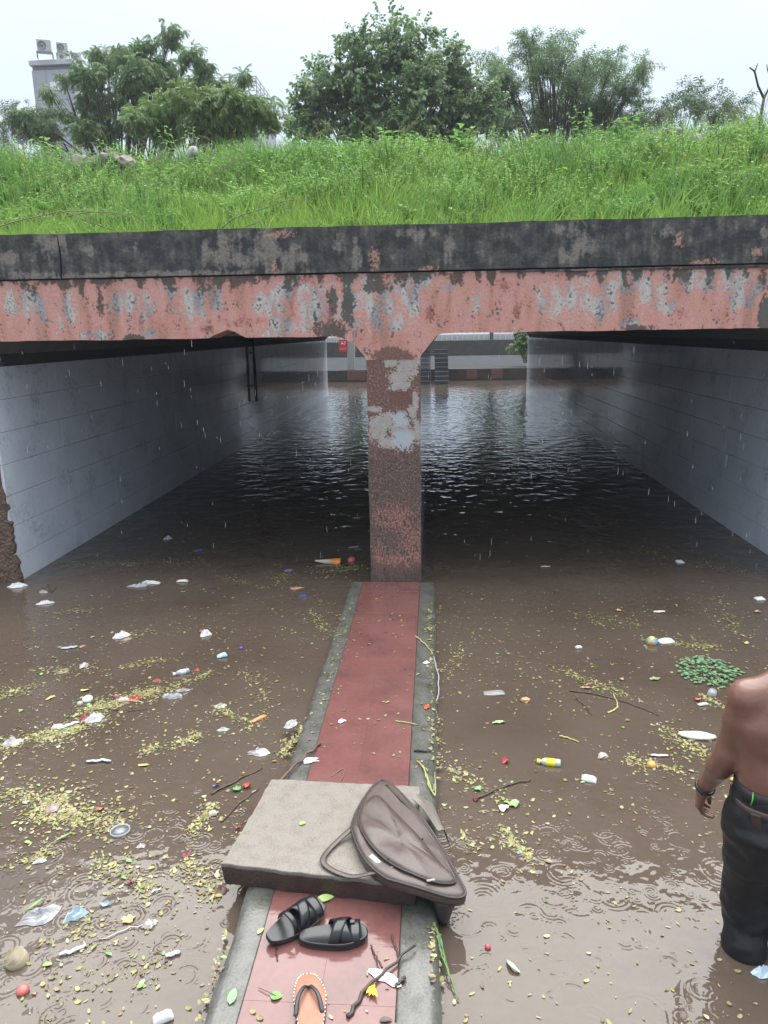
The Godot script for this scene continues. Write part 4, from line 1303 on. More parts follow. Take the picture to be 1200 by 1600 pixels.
# ---------------------------------------------------------------- the man
# a distance field on a grid, joined from tapered capsules and meshed as surface nets
class Field:
	var o: Vector3
	var c: float
	var nx: int
	var ny: int
	var nz: int
	var d := PackedFloat32Array()
	func _init(lo: Vector3, hi: Vector3, cell: float):
		o = lo
		c = cell
		nx = int((hi.x - lo.x) / cell) + 2
		ny = int((hi.y - lo.y) / cell) + 2
		nz = int((hi.z - lo.z) / cell) + 2
		d.resize(nx * ny * nz)
		d.fill(10.0)
	func cap(a: Vector3, b: Vector3, ra: float, rb: float, k := 0.03, cut := false):
		var m := maxf(ra, rb) + k + 3.0 * c
		var lo := Vector3(minf(a.x, b.x), minf(a.y, b.y), minf(a.z, b.z)) - Vector3(m, m, m) - o
		var hi := Vector3(maxf(a.x, b.x), maxf(a.y, b.y), maxf(a.z, b.z)) + Vector3(m, m, m) - o
		var ba := b - a
		var bb := maxf(ba.length_squared(), 1e-9)
		for z in range(maxi(0, int(lo.z / c)), mini(nz, int(hi.z / c) + 1)):
			for y in range(maxi(0, int(lo.y / c)), mini(ny, int(hi.y / c) + 1)):
				var row := (z * ny + y) * nx
				for x in range(maxi(0, int(lo.x / c)), mini(nx, int(hi.x / c) + 1)):
					var pa := o + Vector3(x, y, z) * c - a
					var h := clampf(pa.dot(ba) / bb, 0.0, 1.0)
					var e := (pa - ba * h).length() - lerpf(ra, rb, h)
					var p := d[row + x]
					if cut:
						var g := maxf(k - absf(p + e), 0.0) / k
						d[row + x] = maxf(p, -e) + g * g * k * 0.25
					else:
						var g := maxf(k - absf(p - e), 0.0) / k
						d[row + x] = minf(p, e) - g * g * k * 0.25
	func wrinkle(n: FastNoiseLite, amp: float, sc: Vector3):
		for z in nz:
			for y in ny:
				var row := (z * ny + y) * nx
				for x in nx:
					if absf(d[row + x]) < 0.05:
						var p := (o + Vector3(x, y, z) * c) * sc
						d[row + x] += n.get_noise_3dv(p) * amp
	func below(y0: float):
		for z in nz:
			for y in ny:
				for x in nx:
					var i := (z * ny + y) * nx + x
					d[i] = maxf(d[i], o.y + y * c - y0)
	func net(v: PackedVector3Array, idx: PackedInt32Array):
		var cell := PackedInt32Array()
		cell.resize(nx * ny * nz)
		cell.fill(-1)
		var off := [0, 1, nx, nx + 1, nx * ny, nx * ny + 1, nx * ny + nx, nx * ny + nx + 1]
		var at := [Vector3(0, 0, 0), Vector3(1, 0, 0), Vector3(0, 1, 0), Vector3(1, 1, 0), Vector3(0, 0, 1), Vector3(1, 0, 1), Vector3(0, 1, 1), Vector3(1, 1, 1)]
		var edges := [[0, 1], [2, 3], [4, 5], [6, 7], [0, 2], [1, 3], [4, 6], [5, 7], [0, 4], [1, 5], [2, 6], [3, 7]]
		for z in nz - 1:
			for y in ny - 1:
				for x in nx - 1:
					var i := (z * ny + y) * nx + x
					if absf(d[i]) > c * 2.0:
						continue
					var s := 0
					for q in 8:
						if d[i + off[q]] < 0.0:
							s += 1
					if s == 0 or s == 8:
						continue
					var sum := Vector3.ZERO
					var m := 0
					for e in edges:
						var a := d[i + off[e[0]]]
						var b := d[i + off[e[1]]]
						if (a < 0.0) != (b < 0.0):
							sum += at[e[0]].lerp(at[e[1]], a / (a - b))
							m += 1
					cell[i] = v.size()
					v.append(o + (Vector3(x, y, z) + sum / m) * c)
		var ax := [[1, nx, nx * ny], [nx, nx * ny, 1], [nx * ny, 1, nx]]
		for z in range(1, nz - 1):
			for y in range(1, ny - 1):
				for x in range(1, nx - 1):
					var i := (z * ny + y) * nx + x
					if absf(d[i]) > c * 2.0:
						continue
					for a in ax:
						var s0 := d[i] < 0.0
						if s0 == (d[i + a[0]] < 0.0):
							continue
						var p := cell[i - a[1] - a[2]]
						var q := cell[i - a[2]]
						var r := cell[i]
						var t := cell[i - a[1]]
						if p < 0 or q < 0 or r < 0 or t < 0:
							continue
						if s0:
							idx.append_array([p, r, q, p, t, r])
						else:
							idx.append_array([p, q, r, p, r, t])

func net_mesh(fields: Array, base: Vector3) -> ArrayMesh:
	var v := PackedVector3Array()
	var idx := PackedInt32Array()
	for f in fields:
		f.net(v, idx)
	var n := PackedVector3Array()
	n.resize(v.size())
	for k in range(0, idx.size(), 3):
		var a := v[idx[k]]
		var nn := (v[idx[k + 2]] - a).cross(v[idx[k + 1]] - a)
		n[idx[k]] += nn
		n[idx[k + 1]] += nn
		n[idx[k + 2]] += nn
	for k in v.size():
		n[k] = n[k].normalized()
		v[k] -= base
	var arr := []
	arr.resize(Mesh.ARRAY_MAX)
	arr[Mesh.ARRAY_VERTEX] = v
	arr[Mesh.ARRAY_NORMAL] = n
	arr[Mesh.ARRAY_INDEX] = idx
	var am := ArrayMesh.new()
	am.add_surface_from_arrays(Mesh.PRIMITIVE_TRIANGLES, arr)
	return am

# a relaxed, half-curled hand: d runs down the forearm, n out of the palm, s from little finger to thumb
func hand_field(w: Vector3, d: Vector3, n: Vector3, s: Vector3) -> Field:
	var f := Field.new(w - Vector3(0.11, 0.20, 0.13), w + Vector3(0.12, 0.06, 0.11), 0.0036)
	f.cap(w - d * 0.03, w + d * 0.02, 0.027, 0.024, 0.012)
	f.cap(w - d * 0.03 + s * 0.008, w + d * 0.02 + s * 0.014, 0.024, 0.022, 0.012)
	var lens := [[0.032, 0.021, 0.018], [0.041, 0.026, 0.020], [0.045, 0.029, 0.021], [0.041, 0.025, 0.020]]
	var rad := [0.0082, 0.0092, 0.0096, 0.0095]
	for k in 4:
		var off := (k - 1.4) * 0.0205
		var kn: Vector3 = w + d * (0.082 - 0.006 * absf(k - 2.0)) + s * off - n * 0.002
		f.cap(w + d * 0.012 + s * off * 0.55, kn, 0.0165, 0.0125, 0.014)
		var dir := d
		var p := kn
		var ang: float = 0.62 - 0.07 * k
		for j in 3:
			var a: float = ang * (1.0 if j == 0 else 1.25 if j == 1 else 0.85)
			dir = dir.rotated(s, a * (1.0 if d.rotated(s, 0.5).dot(n) > 0 else -1.0))
			var q: Vector3 = p + dir * lens[k][j] + s * (0.001 * (k - 1.5))
			f.cap(p, q, rad[k] * (1.0 - 0.07 * j), rad[k] * (0.93 - 0.08 * j), 0.005)
			p = q
	f.cap(w + d * 0.018 + s * 0.016 + n * 0.008, w + d * 0.05 + s * 0.036 + n * 0.022, 0.017, 0.0125, 0.014)
	f.cap(w + d * 0.05 + s * 0.036 + n * 0.022, w + d * 0.078 + s * 0.034 + n * 0.038, 0.0115, 0.0105, 0.006)
	f.cap(w + d * 0.078 + s * 0.034 + n * 0.038, w + d * 0.098 + s * 0.024 + n * 0.046, 0.0102, 0.0078, 0.005)
	return f

func stadium(hw: float, dep: float, y0: float, y1: float, t: float) -> ArrayMesh:
	var s := Shape.new(true)
	var rings := []
	for k in 41:
		var a := TAU * k / 40.0
		var p := Vector3(signf(cos(a)) * pow(absf(cos(a)), 0.8) * hw, 0, signf(sin(a)) * pow(absf(sin(a)), 0.8) * dep)
		var nn := Vector3(cos(a), 0, sin(a))
		rings.append([p + Vector3(0, y0, 0), p + nn * t + Vector3(0, y0 + 0.002, 0), p + nn * (t + 0.0015) + Vector3(0, (y0 + y1) / 2, 0), p + nn * t + Vector3(0, y1 - 0.002, 0), p + Vector3(0, y1, 0)])
	s.loft(rings, false, false)
	return s.done()

func build_person():
	var base := Vector3(1.262, -0.43, -2.425)
	var t := thing("person", "shirtless man in dark wet trousers standing shin deep, seen from behind", "person", base)
	var b := Field.new(Vector3(0.95, 0.42, -2.80), Vector3(1.62, 1.30, -2.20), 0.011)
	var zc := -2.43
	for s in [-1.0, 1.0]:
		var cx := 1.262
		b.cap(Vector3(cx + s * 0.062, 0.52, zc + 0.01), Vector3(cx + s * 0.058, 0.74, zc + 0.005), 0.112, 0.096, 0.04)
		b.cap(Vector3(cx + s * 0.060, 0.74, zc), Vector3(cx + s * 0.082, 0.93, zc - 0.02), 0.096, 0.104, 0.05)
		b.cap(Vector3(cx + s * 0.082, 0.93, zc - 0.02), Vector3(cx + s * 0.075, 1.0, zc - 0.025), 0.104, 0.075, 0.05)
		b.cap(Vector3(cx + s * 0.125, 0.94, zc - 0.01), Vector3(cx + s * 0.085, 0.74, zc + 0.005), 0.056, 0.05, 0.05)
		b.cap(Vector3(cx + s * 0.04, 1.04, zc - 0.02), Vector3(cx + s * 0.155, 1.035, zc - 0.015), 0.058, 0.055, 0.05)
		b.cap(Vector3(cx + s * 0.015, 1.14, zc - 0.02), Vector3(cx + s * 0.10, 1.055, zc - 0.005), 0.045, 0.042, 0.05)
		b.cap(Vector3(cx + s * 0.075, 1.0, zc + 0.06), Vector3(cx + s * 0.085, 0.88, zc + 0.068), 0.034, 0.026, 0.045)
		b.cap(Vector3(cx + s * 0.032, 0.92, zc + 0.07), Vector3(cx + s * 0.030, 0.64, zc + 0.075), 0.022, 0.028, 0.04)
		b.cap(Vector3(cx + s * 0.07, 0.98, zc - 0.10), Vector3(cx + s * 0.09, 0.94, zc - 0.10), 0.03, 0.03, 0.05)
	b.cap(Vector3(1.262, 1.05, zc - 0.01), Vector3(1.268, 1.21, zc - 0.02), 0.058, 0.052, 0.04)
	b.cap(Vector3(1.262, 1.02, zc + 0.112), Vector3(1.262, 0.62, zc + 0.118), 0.012, 0.014, 0.03, true)
	# arms
	var sh := Vector3(1.100, 1.025, -2.45)
	var el := Vector3(1.075, 0.768, -2.495)
	var wr := Vector3(1.052, 0.552, -2.61)
	b.cap(sh, sh.lerp(el, 0.35), 0.056, 0.049, 0.035)
	b.cap(sh.lerp(el, 0.35), el, 0.049, 0.043, 0.02)
	b.cap(el + Vector3(0, 0.012, 0.012), el.lerp(wr, 0.3) + Vector3(-0.004, 0, 0.004), 0.042, 0.045, 0.02)
	b.cap(el.lerp(wr, 0.3), wr, 0.044, 0.0275, 0.02)
	var sr := Vector3(1.425, 1.025, -2.45)
	var er := Vector3(1.475, 0.770, -2.47)
	var w2 := Vector3(1.485, 0.545, -2.56)
	b.cap(sr, sr.lerp(er, 0.35), 0.056, 0.049, 0.035)
	b.cap(sr.lerp(er, 0.35), er, 0.049, 0.043, 0.02)
	b.cap(er, er.lerp(w2, 0.3), 0.042, 0.045, 0.02)
	b.cap(er.lerp(w2, 0.3), w2, 0.044, 0.0275, 0.02)
	var fd := (wr - el).normalized()
	var n1 := (Vector3(0.93, 0.0, 0.30) - fd * Vector3(0.93, 0, 0.30).dot(fd)).normalized()
	var s1 := fd.cross(n1)
	if s1.z > 0.0:
		s1 = -s1
	var h1 := hand_field(wr, (fd + Vector3(0.0, -0.25, 0.1)).normalized(), n1, s1)
	var fd2 := (w2 - er).normalized()
	var n2 := (Vector3(-0.93, 0.0, 0.30) - fd2 * Vector3(-0.93, 0, 0.30).dot(fd2)).normalized()
	var s2 := fd2.cross(n2)
	if s2.z > 0.0:
		s2 = -s2
	var h2 := hand_field(w2, fd2, n2, s2)
	# head, turned to the water ahead
	var hc := Vector3(1.275, 1.315, -2.475)
	var hd := Field.new(hc - Vector3(0.12, 0.17, 0.15), hc + Vector3(0.12, 0.14, 0.13), 0.0065)
	hd.cap(hc + Vector3(0, 0.03, 0.025), hc + Vector3(0, 0.03, -0.03), 0.079, 0.076, 0.03)
	hd.cap(hc + Vector3(0, -0.02, -0.04), hc + Vector3(0, -0.085, -0.055), 0.060, 0.032, 0.04)
	hd.cap(hc + Vector3(-0.03, -0.07, -0.03), hc + Vector3(0.03, -0.07, -0.03), 0.034, 0.034, 0.03)
	hd.cap(hc + Vector3(0, -0.05, 0.02), hc + Vector3(0, -0.16, 0.03), 0.055, 0.054, 0.03)
	hd.cap(hc + Vector3(0, 0.008, -0.10), hc + Vector3(0, -0.030, -0.122), 0.010, 0.014, 0.012)
	hd.cap(hc + Vector3(-0.014, -0.034, -0.11), hc + Vector3(0.014, -0.034, -0.11), 0.010, 0.010, 0.01)
	hd.cap(hc + Vector3(-0.045, 0.022, -0.085), hc + Vector3(0.045, 0.022, -0.085), 0.016, 0.016, 0.015)
	hd.cap(hc + Vector3(-0.02, -0.064, -0.096), hc + Vector3(0.02, -0.064, -0.096), 0.008, 0.008, 0.008)
	for s in [-1.0, 1.0]:
		hd.cap(hc + Vector3(s * 0.033, 0.002, -0.105), hc + Vector3(s * 0.036, 0.002, -0.105), 0.015, 0.015, 0.012, true)
		hd.cap(hc + Vector3(s * 0.080, 0.012, 0.008), hc + Vector3(s * 0.078, -0.025, -0.002), 0.014, 0.009, 0.008)
	var skin := mat(1, 1, 1, 0.33, 0.5)
	skin.heightmap_enabled = true
	skin.heightmap_texture = height_tex(152, 0.10, 256)
	skin.heightmap_scale = 0.06
	skin.albedo_texture = ramp_tex(151, 0.02, [Color(0.120, 0.056, 0.040), Color(0.165, 0.080, 0.058), Color(0.200, 0.102, 0.076)], 256, 4, 0.35)
	skin.uv1_triplanar = true
	skin.uv1_scale = Vector3(3, 3, 3)
	skin.subsurf_scatter_enabled = true
	skin.subsurf_scatter_strength = 0.08
	var body := obj("body", net_mesh([b, h1, h2, hd], base), skin, t)
	body.set_meta("label", "bare brown back and arms")
	for s in [-1.0, 1.0]:
		obj("eye", lathe([[0.001, -0.011], [0.008, -0.008], [0.0115, 0.0], [0.008, 0.008], [0.001, 0.011]], 10), mat(0.6, 0.57, 0.55, 0.2), t, hc + Vector3(s * 0.033, 0.002, -0.092) - base)
	var hf := Field.new(hc - Vector3(0.12, 0.10, 0.13), hc + Vector3(0.12, 0.15, 0.14), 0.007)
	hf.cap(hc + Vector3(0, 0.042, 0.03), hc + Vector3(0, 0.048, -0.03), 0.083, 0.078, 0.03)
	hf.cap(hc + Vector3(0, -0.02, 0.055), hc + Vector3(0, 0.03, 0.04), 0.062, 0.075, 0.03)
	hf.cap(hc + Vector3(0, -0.04, -0.12), hc + Vector3(0, 0.0, -0.115), 0.085, 0.085, 0.02, true)
	hf.wrinkle(noise(8, 40.0, 2), 0.006, Vector3.ONE)
	obj("hair", net_mesh([hf], base), mat(0.012, 0.010, 0.010, 0.45), t)
	# trousers, wet and clinging in folds
	var p := Field.new(Vector3(1.00, -0.44, -2.66), Vector3(1.53, 0.71, -2.22), 0.011)
	for s in [-1.0, 1.0]:
		var cx := 1.262
		p.cap(Vector3(cx + s * 0.056, 0.69, zc + 0.008), Vector3(cx + s * 0.072, 0.56, zc + 0.012), 0.112, 0.121, 0.03)
		var kx := 1.192 if s < 0 else 1.345
		var ax := 1.176 if s < 0 else 1.375
		p.cap(Vector3(cx + s * 0.088, 0.52, zc + 0.005), Vector3(kx, 0.16, zc - 0.025), 0.112, 0.086, 0.035)
		p.cap(Vector3(kx, 0.16, zc - 0.025), Vector3(ax, 0.00, zc + 0.02), 0.086, 0.074, 0.03)
		p.cap(Vector3(ax, 0.0, zc + 0.02), Vector3(ax, -0.36, zc + 0.02), 0.074, 0.066, 0.02)
		p.cap(Vector3(cx + s * 0.07, 0.50, zc + 0.07), Vector3(cx + s * 0.075, 0.44, zc + 0.06), 0.07, 0.07, 0.05)
	p.wrinkle(noise(81, 9.0, 3, FastNoiseLite.TYPE_SIMPLEX), 0.012, Vector3(0.55, 1.5, 0.55))
	p.below(0.70)
	var tro := mat(1, 1, 1, 0.5, 0.45)
	tri_tex(tro, ramp_tex(161, 0.02, [Color(0.004, 0.0045, 0.006), Color(0.007, 0.008, 0.010), Color(0.011, 0.012, 0.015)], 256, 4, 0.4), 4.0, height_tex(162, 0.25), 0.06)
	tro.uv1_world_triplanar = false
	obj("trousers", net_mesh([p], base), tro, t)
	for s in [-1.0, 1.0]:
		var fx := (1.176 if s < 0 else 1.375) - base.x
		obj("foot", tube_mesh([Vector3(fx, 0.035, 0.05), Vector3(fx, 0.045, -0.02), Vector3(fx + s * 0.01, 0.03, -0.12), Vector3(fx + s * 0.012, 0.018, -0.17)], [0.03, 0.04, 0.04, 0.022], 10, 0.8), skin, t)
	var at := Vector3(0, 0.43, 0.0)
	obj("waistband", stadium(0.166, 0.112, 0.66, 0.712, 0.006), mat(0.012, 0.012, 0.014, 0.6), t, at)
	obj("belt", stadium(0.174, 0.120, 0.612, 0.654, 0.006), mat(0.040, 0.022, 0.018, 0.38), t, at)
	var tl := Shape.new(false)
	box_in(tl, Vector3.ZERO, Vector3(0.034, 0.075, 0.006), 0.002)
	obj("belt_tail", tl.done(), mat(0.045, 0.026, 0.021, 0.4), t, at + Vector3(-0.135, 0.605, 0.098), Vector3(0.1, -0.75, 0.12))
	obj("green_string", tube_mesh([Vector3(-0.145, 0.712, 0.072), Vector3(-0.148, 0.69, 0.080), Vector3(-0.152, 0.668, 0.080)], [0.0022, 0.0022, 0.0018], 6), mat(0.12, 0.55, 0.06, 0.5), t, at)
	# black wristband
	var wb := Shape.new(true)
	var wd := fd
	var u := wd.cross(Vector3.RIGHT).normalized()
	var v := wd.cross(u)
	var c0 := wr - fd * 0.012
	var rings := []
	for k in 29:
		var a := TAU * k / 28.0
		var dr := u * cos(a) + v * sin(a)
		var q := c0 - base
		rings.append([q + dr * 0.0335 - wd * 0.009, q + dr * 0.0375 - wd * 0.008, q + dr * 0.0385, q + dr * 0.0375 + wd * 0.008, q + dr * 0.0335 + wd * 0.009])
	wb.loft(rings, false, false)
	obj("wristband", wb.done(), mat(0.012, 0.012, 0.014, 0.25), t)

# ---------------------------------------------------------------- things on the footpath
func path_top(z: float) -> float:
	return 0.0445 + (z + 6.5) * 0.006

func ring_pts(a: Array, n: int) -> Array:
	# closed smooth outline through points, as Vector2
	var out := []
	var m := a.size()
	for k in n:
		var t := float(k) / n * m
		var i := int(t)
		var f := t - i
		var p0 := Vector2(a[posmod(i - 1, m)][0], a[posmod(i - 1, m)][1])
		var p1 := Vector2(a[i % m][0], a[i % m][1])
		var p2 := Vector2(a[(i + 1) % m][0], a[(i + 1) % m][1])
		var p3 := Vector2(a[(i + 2) % m][0], a[(i + 2) % m][1])
		out.append(p1.cubic_interpolate(p2, p0, p3, f))
	return out

# a soft cushion over an outline, wrinkled, and let down by the warp where it overhangs
func cushion(poly: Array, steps: Array, y0: float, amp: float, s: int, warp: Callable) -> ArrayMesh:
	var n := noise(s, 5.0, 3)
	var c := Vector2.ZERO
	for p in poly:
		c += p
	c /= poly.size()
	var rings := []
	for st in steps:
		var ring := []
		for p in poly:
			var q: Vector2 = c + (p - c) * st[0]
			var w := n.get_noise_2d(q.x * 1.2, q.y * 1.2) * amp * clampf(1.4 - st[0], 0.25, 1.0)
			ring.append(Vector3(q.x, y0 + st[1] + w + warp.call(q.x, q.y), q.y))
		rings.append(ring)
	var sh := Shape.new(true)
	sh.loft(rings, true, true)
	return sh.done()

func build_path_things():
	build_slab_and_bag()
	build_footwear()
	build_path_scraps()

func build_slab_and_bag():
	var y0 := path_top(-2.8) + 0.001
	var sl := thing("concrete_slab", "thick loose concrete slab lying across the red path", "slab", Vector3(-0.45, y0, -2.83))
	var edge := mat(1, 1, 1, 0.4, 0.5)
	tri_tex(edge, ramp_tex(171, 0.02, [Color(0.022, 0.013, 0.012), Color(0.05, 0.032, 0.028), Color(0.07, 0.048, 0.04)], 256, 5, 0.4), 1.6, height_tex(172, 0.06), 0.4)
	var top := mat(1, 1, 1, 0.62, 0.5)
	tri_tex(top, ramp_tex(173, 0.016, [Color(0.055, 0.044, 0.035), Color(0.155, 0.136, 0.115), Color(0.205, 0.187, 0.165), Color(0.12, 0.09, 0.07)], 512, 5, 0.62), 1.4, height_tex(174, 0.25), 0.5)
	var outline := [[-0.800, -3.165], [-0.835, -2.86], [-0.880, -2.567], [-0.50, -2.525], [-0.066, -2.478], [-0.062, -2.80], [-0.071, -3.132], [-0.43, -3.15]]
	var poly := []
	var n := noise(9, 6.0, 3)
	for k in outline.size():
		var a := Vector2(outline[k][0], outline[k][1])
		var b := Vector2(outline[(k + 1) % 8][0], outline[(k + 1) % 8][1])
		for q in 10:
			var p := a.lerp(b, q / 10.0)
			poly.append(p - Vector2(-0.45, -2.83) + Vector2(n.get_noise_2d(p.x * 3, p.y * 3), n.get_noise_2d(p.x * 3 + 9, p.y * 3)) * 0.008)
	var s := Shape.new(false)
	s.dome(poly, [[0.975, 0.0], [0.985, 0.02], [0.993, 0.055], [1.0, 0.088]])
	obj("body", s.done(), edge, sl)
	var s2 := Shape.new(false)
	s2.dome(poly, [[0.998, 0.088], [1.001, 0.091], [1.001, 0.102], [0.995, 0.1055], [0.6, 0.106], [0.25, 0.1058]])
	obj("top_face", s2.done(), top, sl)
	# the bag
	var warp := func(x: float, z: float) -> float: return -0.055 * smoothstep(-0.10, 0.13, x)
	var by := y0 + 0.106
	var bg := thing("leather_bag", "worn brown leather holdall with curved front pocket lying on the slab", "bag", Vector3(0, 0, 0))
	var lea := mat(1, 1, 1, 0.36, 0.5)
	tri_tex(lea, ramp_tex(181, 0.02, [Color(0.044, 0.029, 0.025), Color(0.061, 0.043, 0.038), Color(0.078, 0.055, 0.046)], 512, 5, 0.35), 2.2, height_tex(182, 0.14), 0.10)
	var dk := mat(0.022, 0.017, 0.017, 0.4)
	var out := ring_pts([[-0.248, -3.109], [-0.2, -3.079], [-0.111, -2.945], [-0.023, -2.799], [0.032, -2.697], [0.087, -2.57], [0.12, -2.485], [0.121, -2.439], [0.078, -2.417], [0.005, -2.41], [-0.069, -2.414], [-0.144, -2.437], [-0.196, -2.459], [-0.264, -2.528], [-0.312, -2.613], [-0.345, -2.7], [-0.360, -2.762], [-0.352, -2.851], [-0.324, -2.97], [-0.282, -3.081]], 80)
	obj("body", cushion(out, [[0.93, 0.002], [0.985, 0.006], [1.0, 0.022], [1.0, 0.036], [0.985, 0.048], [0.955, 0.056], [0.90, 0.060], [0.75, 0.060], [0.5, 0.062], [0.25, 0.060], [0.08, 0.058]], by, 0.012, 19, warp), lea, bg)
	var rim := []
	for k in out.size() + 1:
		var p: Vector2 = out[k % out.size()]
		rim.append(Vector3(p.x, by + 0.047 + warp.call(p.x, p.y), p.y))
	var c2 := Vector2(-0.09, -2.68)
	var rim2 := []
	for q in rim:
		rim2.append(q + Vector3(c2.x - q.x, 0, c2.y - q.z) * 0.012)
	obj("edge_piping", tube_mesh(rim2, range(rim2.size()).map(func(_i): return 0.0055), 6), dk, bg)
	var pk := ring_pts([[-0.257, -2.95], [-0.178, -2.842], [-0.104, -2.735], [-0.035, -2.64], [0.03, -2.554], [0.083, -2.497], [0.067, -2.468], [0.005, -2.448], [-0.057, -2.452], [-0.121, -2.481], [-0.187, -2.529], [-0.252, -2.606], [-0.303, -2.697], [-0.327, -2.773], [-0.328, -2.844], [-0.305, -2.905]], 64)
	var pocket := obj("front_pocket", cushion(pk, [[1.0, -0.03], [1.0, 0.014], [0.97, 0.021], [0.90, 0.025], [0.7, 0.029], [0.45, 0.031], [0.2, 0.026], [0.06, 0.024]], by + 0.056, 0.015, 23, warp), lea, bg)
	var pr := []
	for k in pk.size() + 1:
		var p: Vector2 = pk[k % pk.size()]
		pr.append(Vector3(p.x, by + 0.068 + warp.call(p.x, p.y), p.y))
	obj("piping", tube_mesh(pr, range(pr.size()).map(func(_i): return 0.005), 6), dk, pocket)
	var sm := []
	for q in [[-0.045, -2.665], [-0.09, -2.645], [-0.14, -2.605], [-0.172, -2.560], [-0.184, -2.525]]:
		sm.append(Vector3(q[0], by + 0.078 + warp.call(q[0], q[1]), q[1]))
	obj("seam", tube_mesh(curve(sm, 14), range(15).map(func(_i): return 0.003), 5), dk, pocket)
	# zip along the straight top edge, with its tape
	var zp := []
	for q in [[-0.215, -3.05], [-0.15, -2.955], [-0.07, -2.835], [0.01, -2.70], [0.075, -2.56], [0.10, -2.49]]:
		zp.append(Vector3(q[0] - 0.008, by + 0.060 + warp.call(q[0], q[1]), q[1]))
	obj("zip_tape", tube_mesh(curve(zp, 20), range(21).map(func(_i): return 0.006), 6, 0.5), dk, bg)
	obj("zip_pull", box(0.034, 0.006, 0.011, 0.002), mat(0.20, 0.19, 0.18, 0.3), bg, Vector3(-0.012, by + 0.062, -2.437), Vector3(0, 0.25, 0))
	obj("patch", box(0.055, 0.004, 0.022, 0.0015), mat(0.28, 0.27, 0.26, 0.5), bg, Vector3(-0.238, by + 0.0605, -2.545), Vector3(0.1, -0.75, -0.15))
	var hp := []
	for q in [[-0.335, -2.80, 0.045], [-0.361, -2.757, 0.035], [-0.398, -2.722, 0.02], [-0.440, -2.659, 0.012], [-0.458, -2.6, 0.014], [-0.445, -2.563, 0.012], [-0.395, -2.528, 0.010], [-0.328, -2.502, 0.012], [-0.263, -2.498, 0.03], [-0.2, -2.500, 0.050], [-0.16, -2.51, 0.062]]:
		hp.append(Vector3(q[0], by + q[2], q[1]))
	obj("handle", tube_mesh(curve(hp, 40), range(41).map(func(_i): return 0.0125), 8, 0.32), lea, bg)
	# loose flap of the back panel, and the side sagging over the slab's edge to the kerb
	var flap := Shape.new(true)
	var fg := []
	for j in 7:
		var row := []
		for i in 7:
			var u := i / 6.0
			var v := j / 6.0
			var a := Vector2(-0.10, -2.98).lerp(Vector2(0.015, -2.80), v)
			var b := Vector2(-0.01, -3.10).lerp(Vector2(0.075, -2.83), v)
			var q := a.lerp(b, u)
			row.append(Vector3(q.x, by + 0.04 - 0.11 * u * u - 0.02 * v + 0.012 * sin(u * 7 + v * 4), q.y))
		fg.append(row)
	for j in 6:
		for i in 6:
			flap.quad(fg[j][i], fg[j][i + 1], fg[j + 1][i + 1], fg[j + 1][i])
			flap.quad(fg[j][i] - Vector3(0, 0.004, 0), fg[j + 1][i] - Vector3(0, 0.004, 0), fg[j + 1][i + 1] - Vector3(0, 0.004, 0), fg[j][i + 1] - Vector3(0, 0.004, 0))
	obj("back_flap", flap.done(), mat(0.15, 0.135, 0.12, 0.5), bg)
	var gs := Shape.new(true)
	var gr := []
	for k in 6:
		var f := k / 5.0
		var ring := []
		for q in 12:
			var a := TAU * q / 12.0
			ring.append(Vector3(0.045 - 0.012 * f + cos(a) * (0.055 - 0.025 * f), lerpf(by - 0.045, 0.012, f), -2.50 + 0.01 * f + sin(a) * (0.07 - 0.035 * f) + 0.008 * sin(a * 3 + f * 5)))
		gr.append(ring)
	gs.loft(gr, true, true)
	obj("sagging_gusset", gs.done(), mat(0.040, 0.034, 0.034, 0.45), bg)

func sole_outline(L: float, w: float) -> Array:
	var out := []
	for k in 40:
		var a := TAU * k / 40.0
		var x := 0.5 - 0.5 * cos(a)
		var hw := w * (0.36 + 0.10 * sin(x * PI * 1.0) + 0.10 * smoothstep(0.35, 0.75, x))
		var z := hw * signf(sin(a)) * pow(absf(sin(a)), 0.55)
		out.append(Vector2(x * L, z + 0.006 * sin(x * PI)))
	return out

func strap(L: float, a0: float, a1: float, b0: float, b1: float, hw: float, h: float, y: float, th := 0.004) -> ArrayMesh:
	var s := Shape.new(true)
	var rings := []
	for k in 19:
		var u := k / 18.0
		var ring := []
		for lay in 2:
			for q in 5:
				var v := q / 4.0
				if lay == 1:
					v = 1.0 - v
				var x := lerpf(lerpf(a0, a1, v), lerpf(b0, b1, v), u) * L
				var e := th * (1.0 - lay) + 0.0015 * sin(v * PI)
				ring.append(Vector3(x, y + (h + e) * pow(sin(u * PI), 0.75), -cos(u * PI) * (hw + e)))
		rings.append(ring)
	s.loft(rings, true, true)
	return s.done()

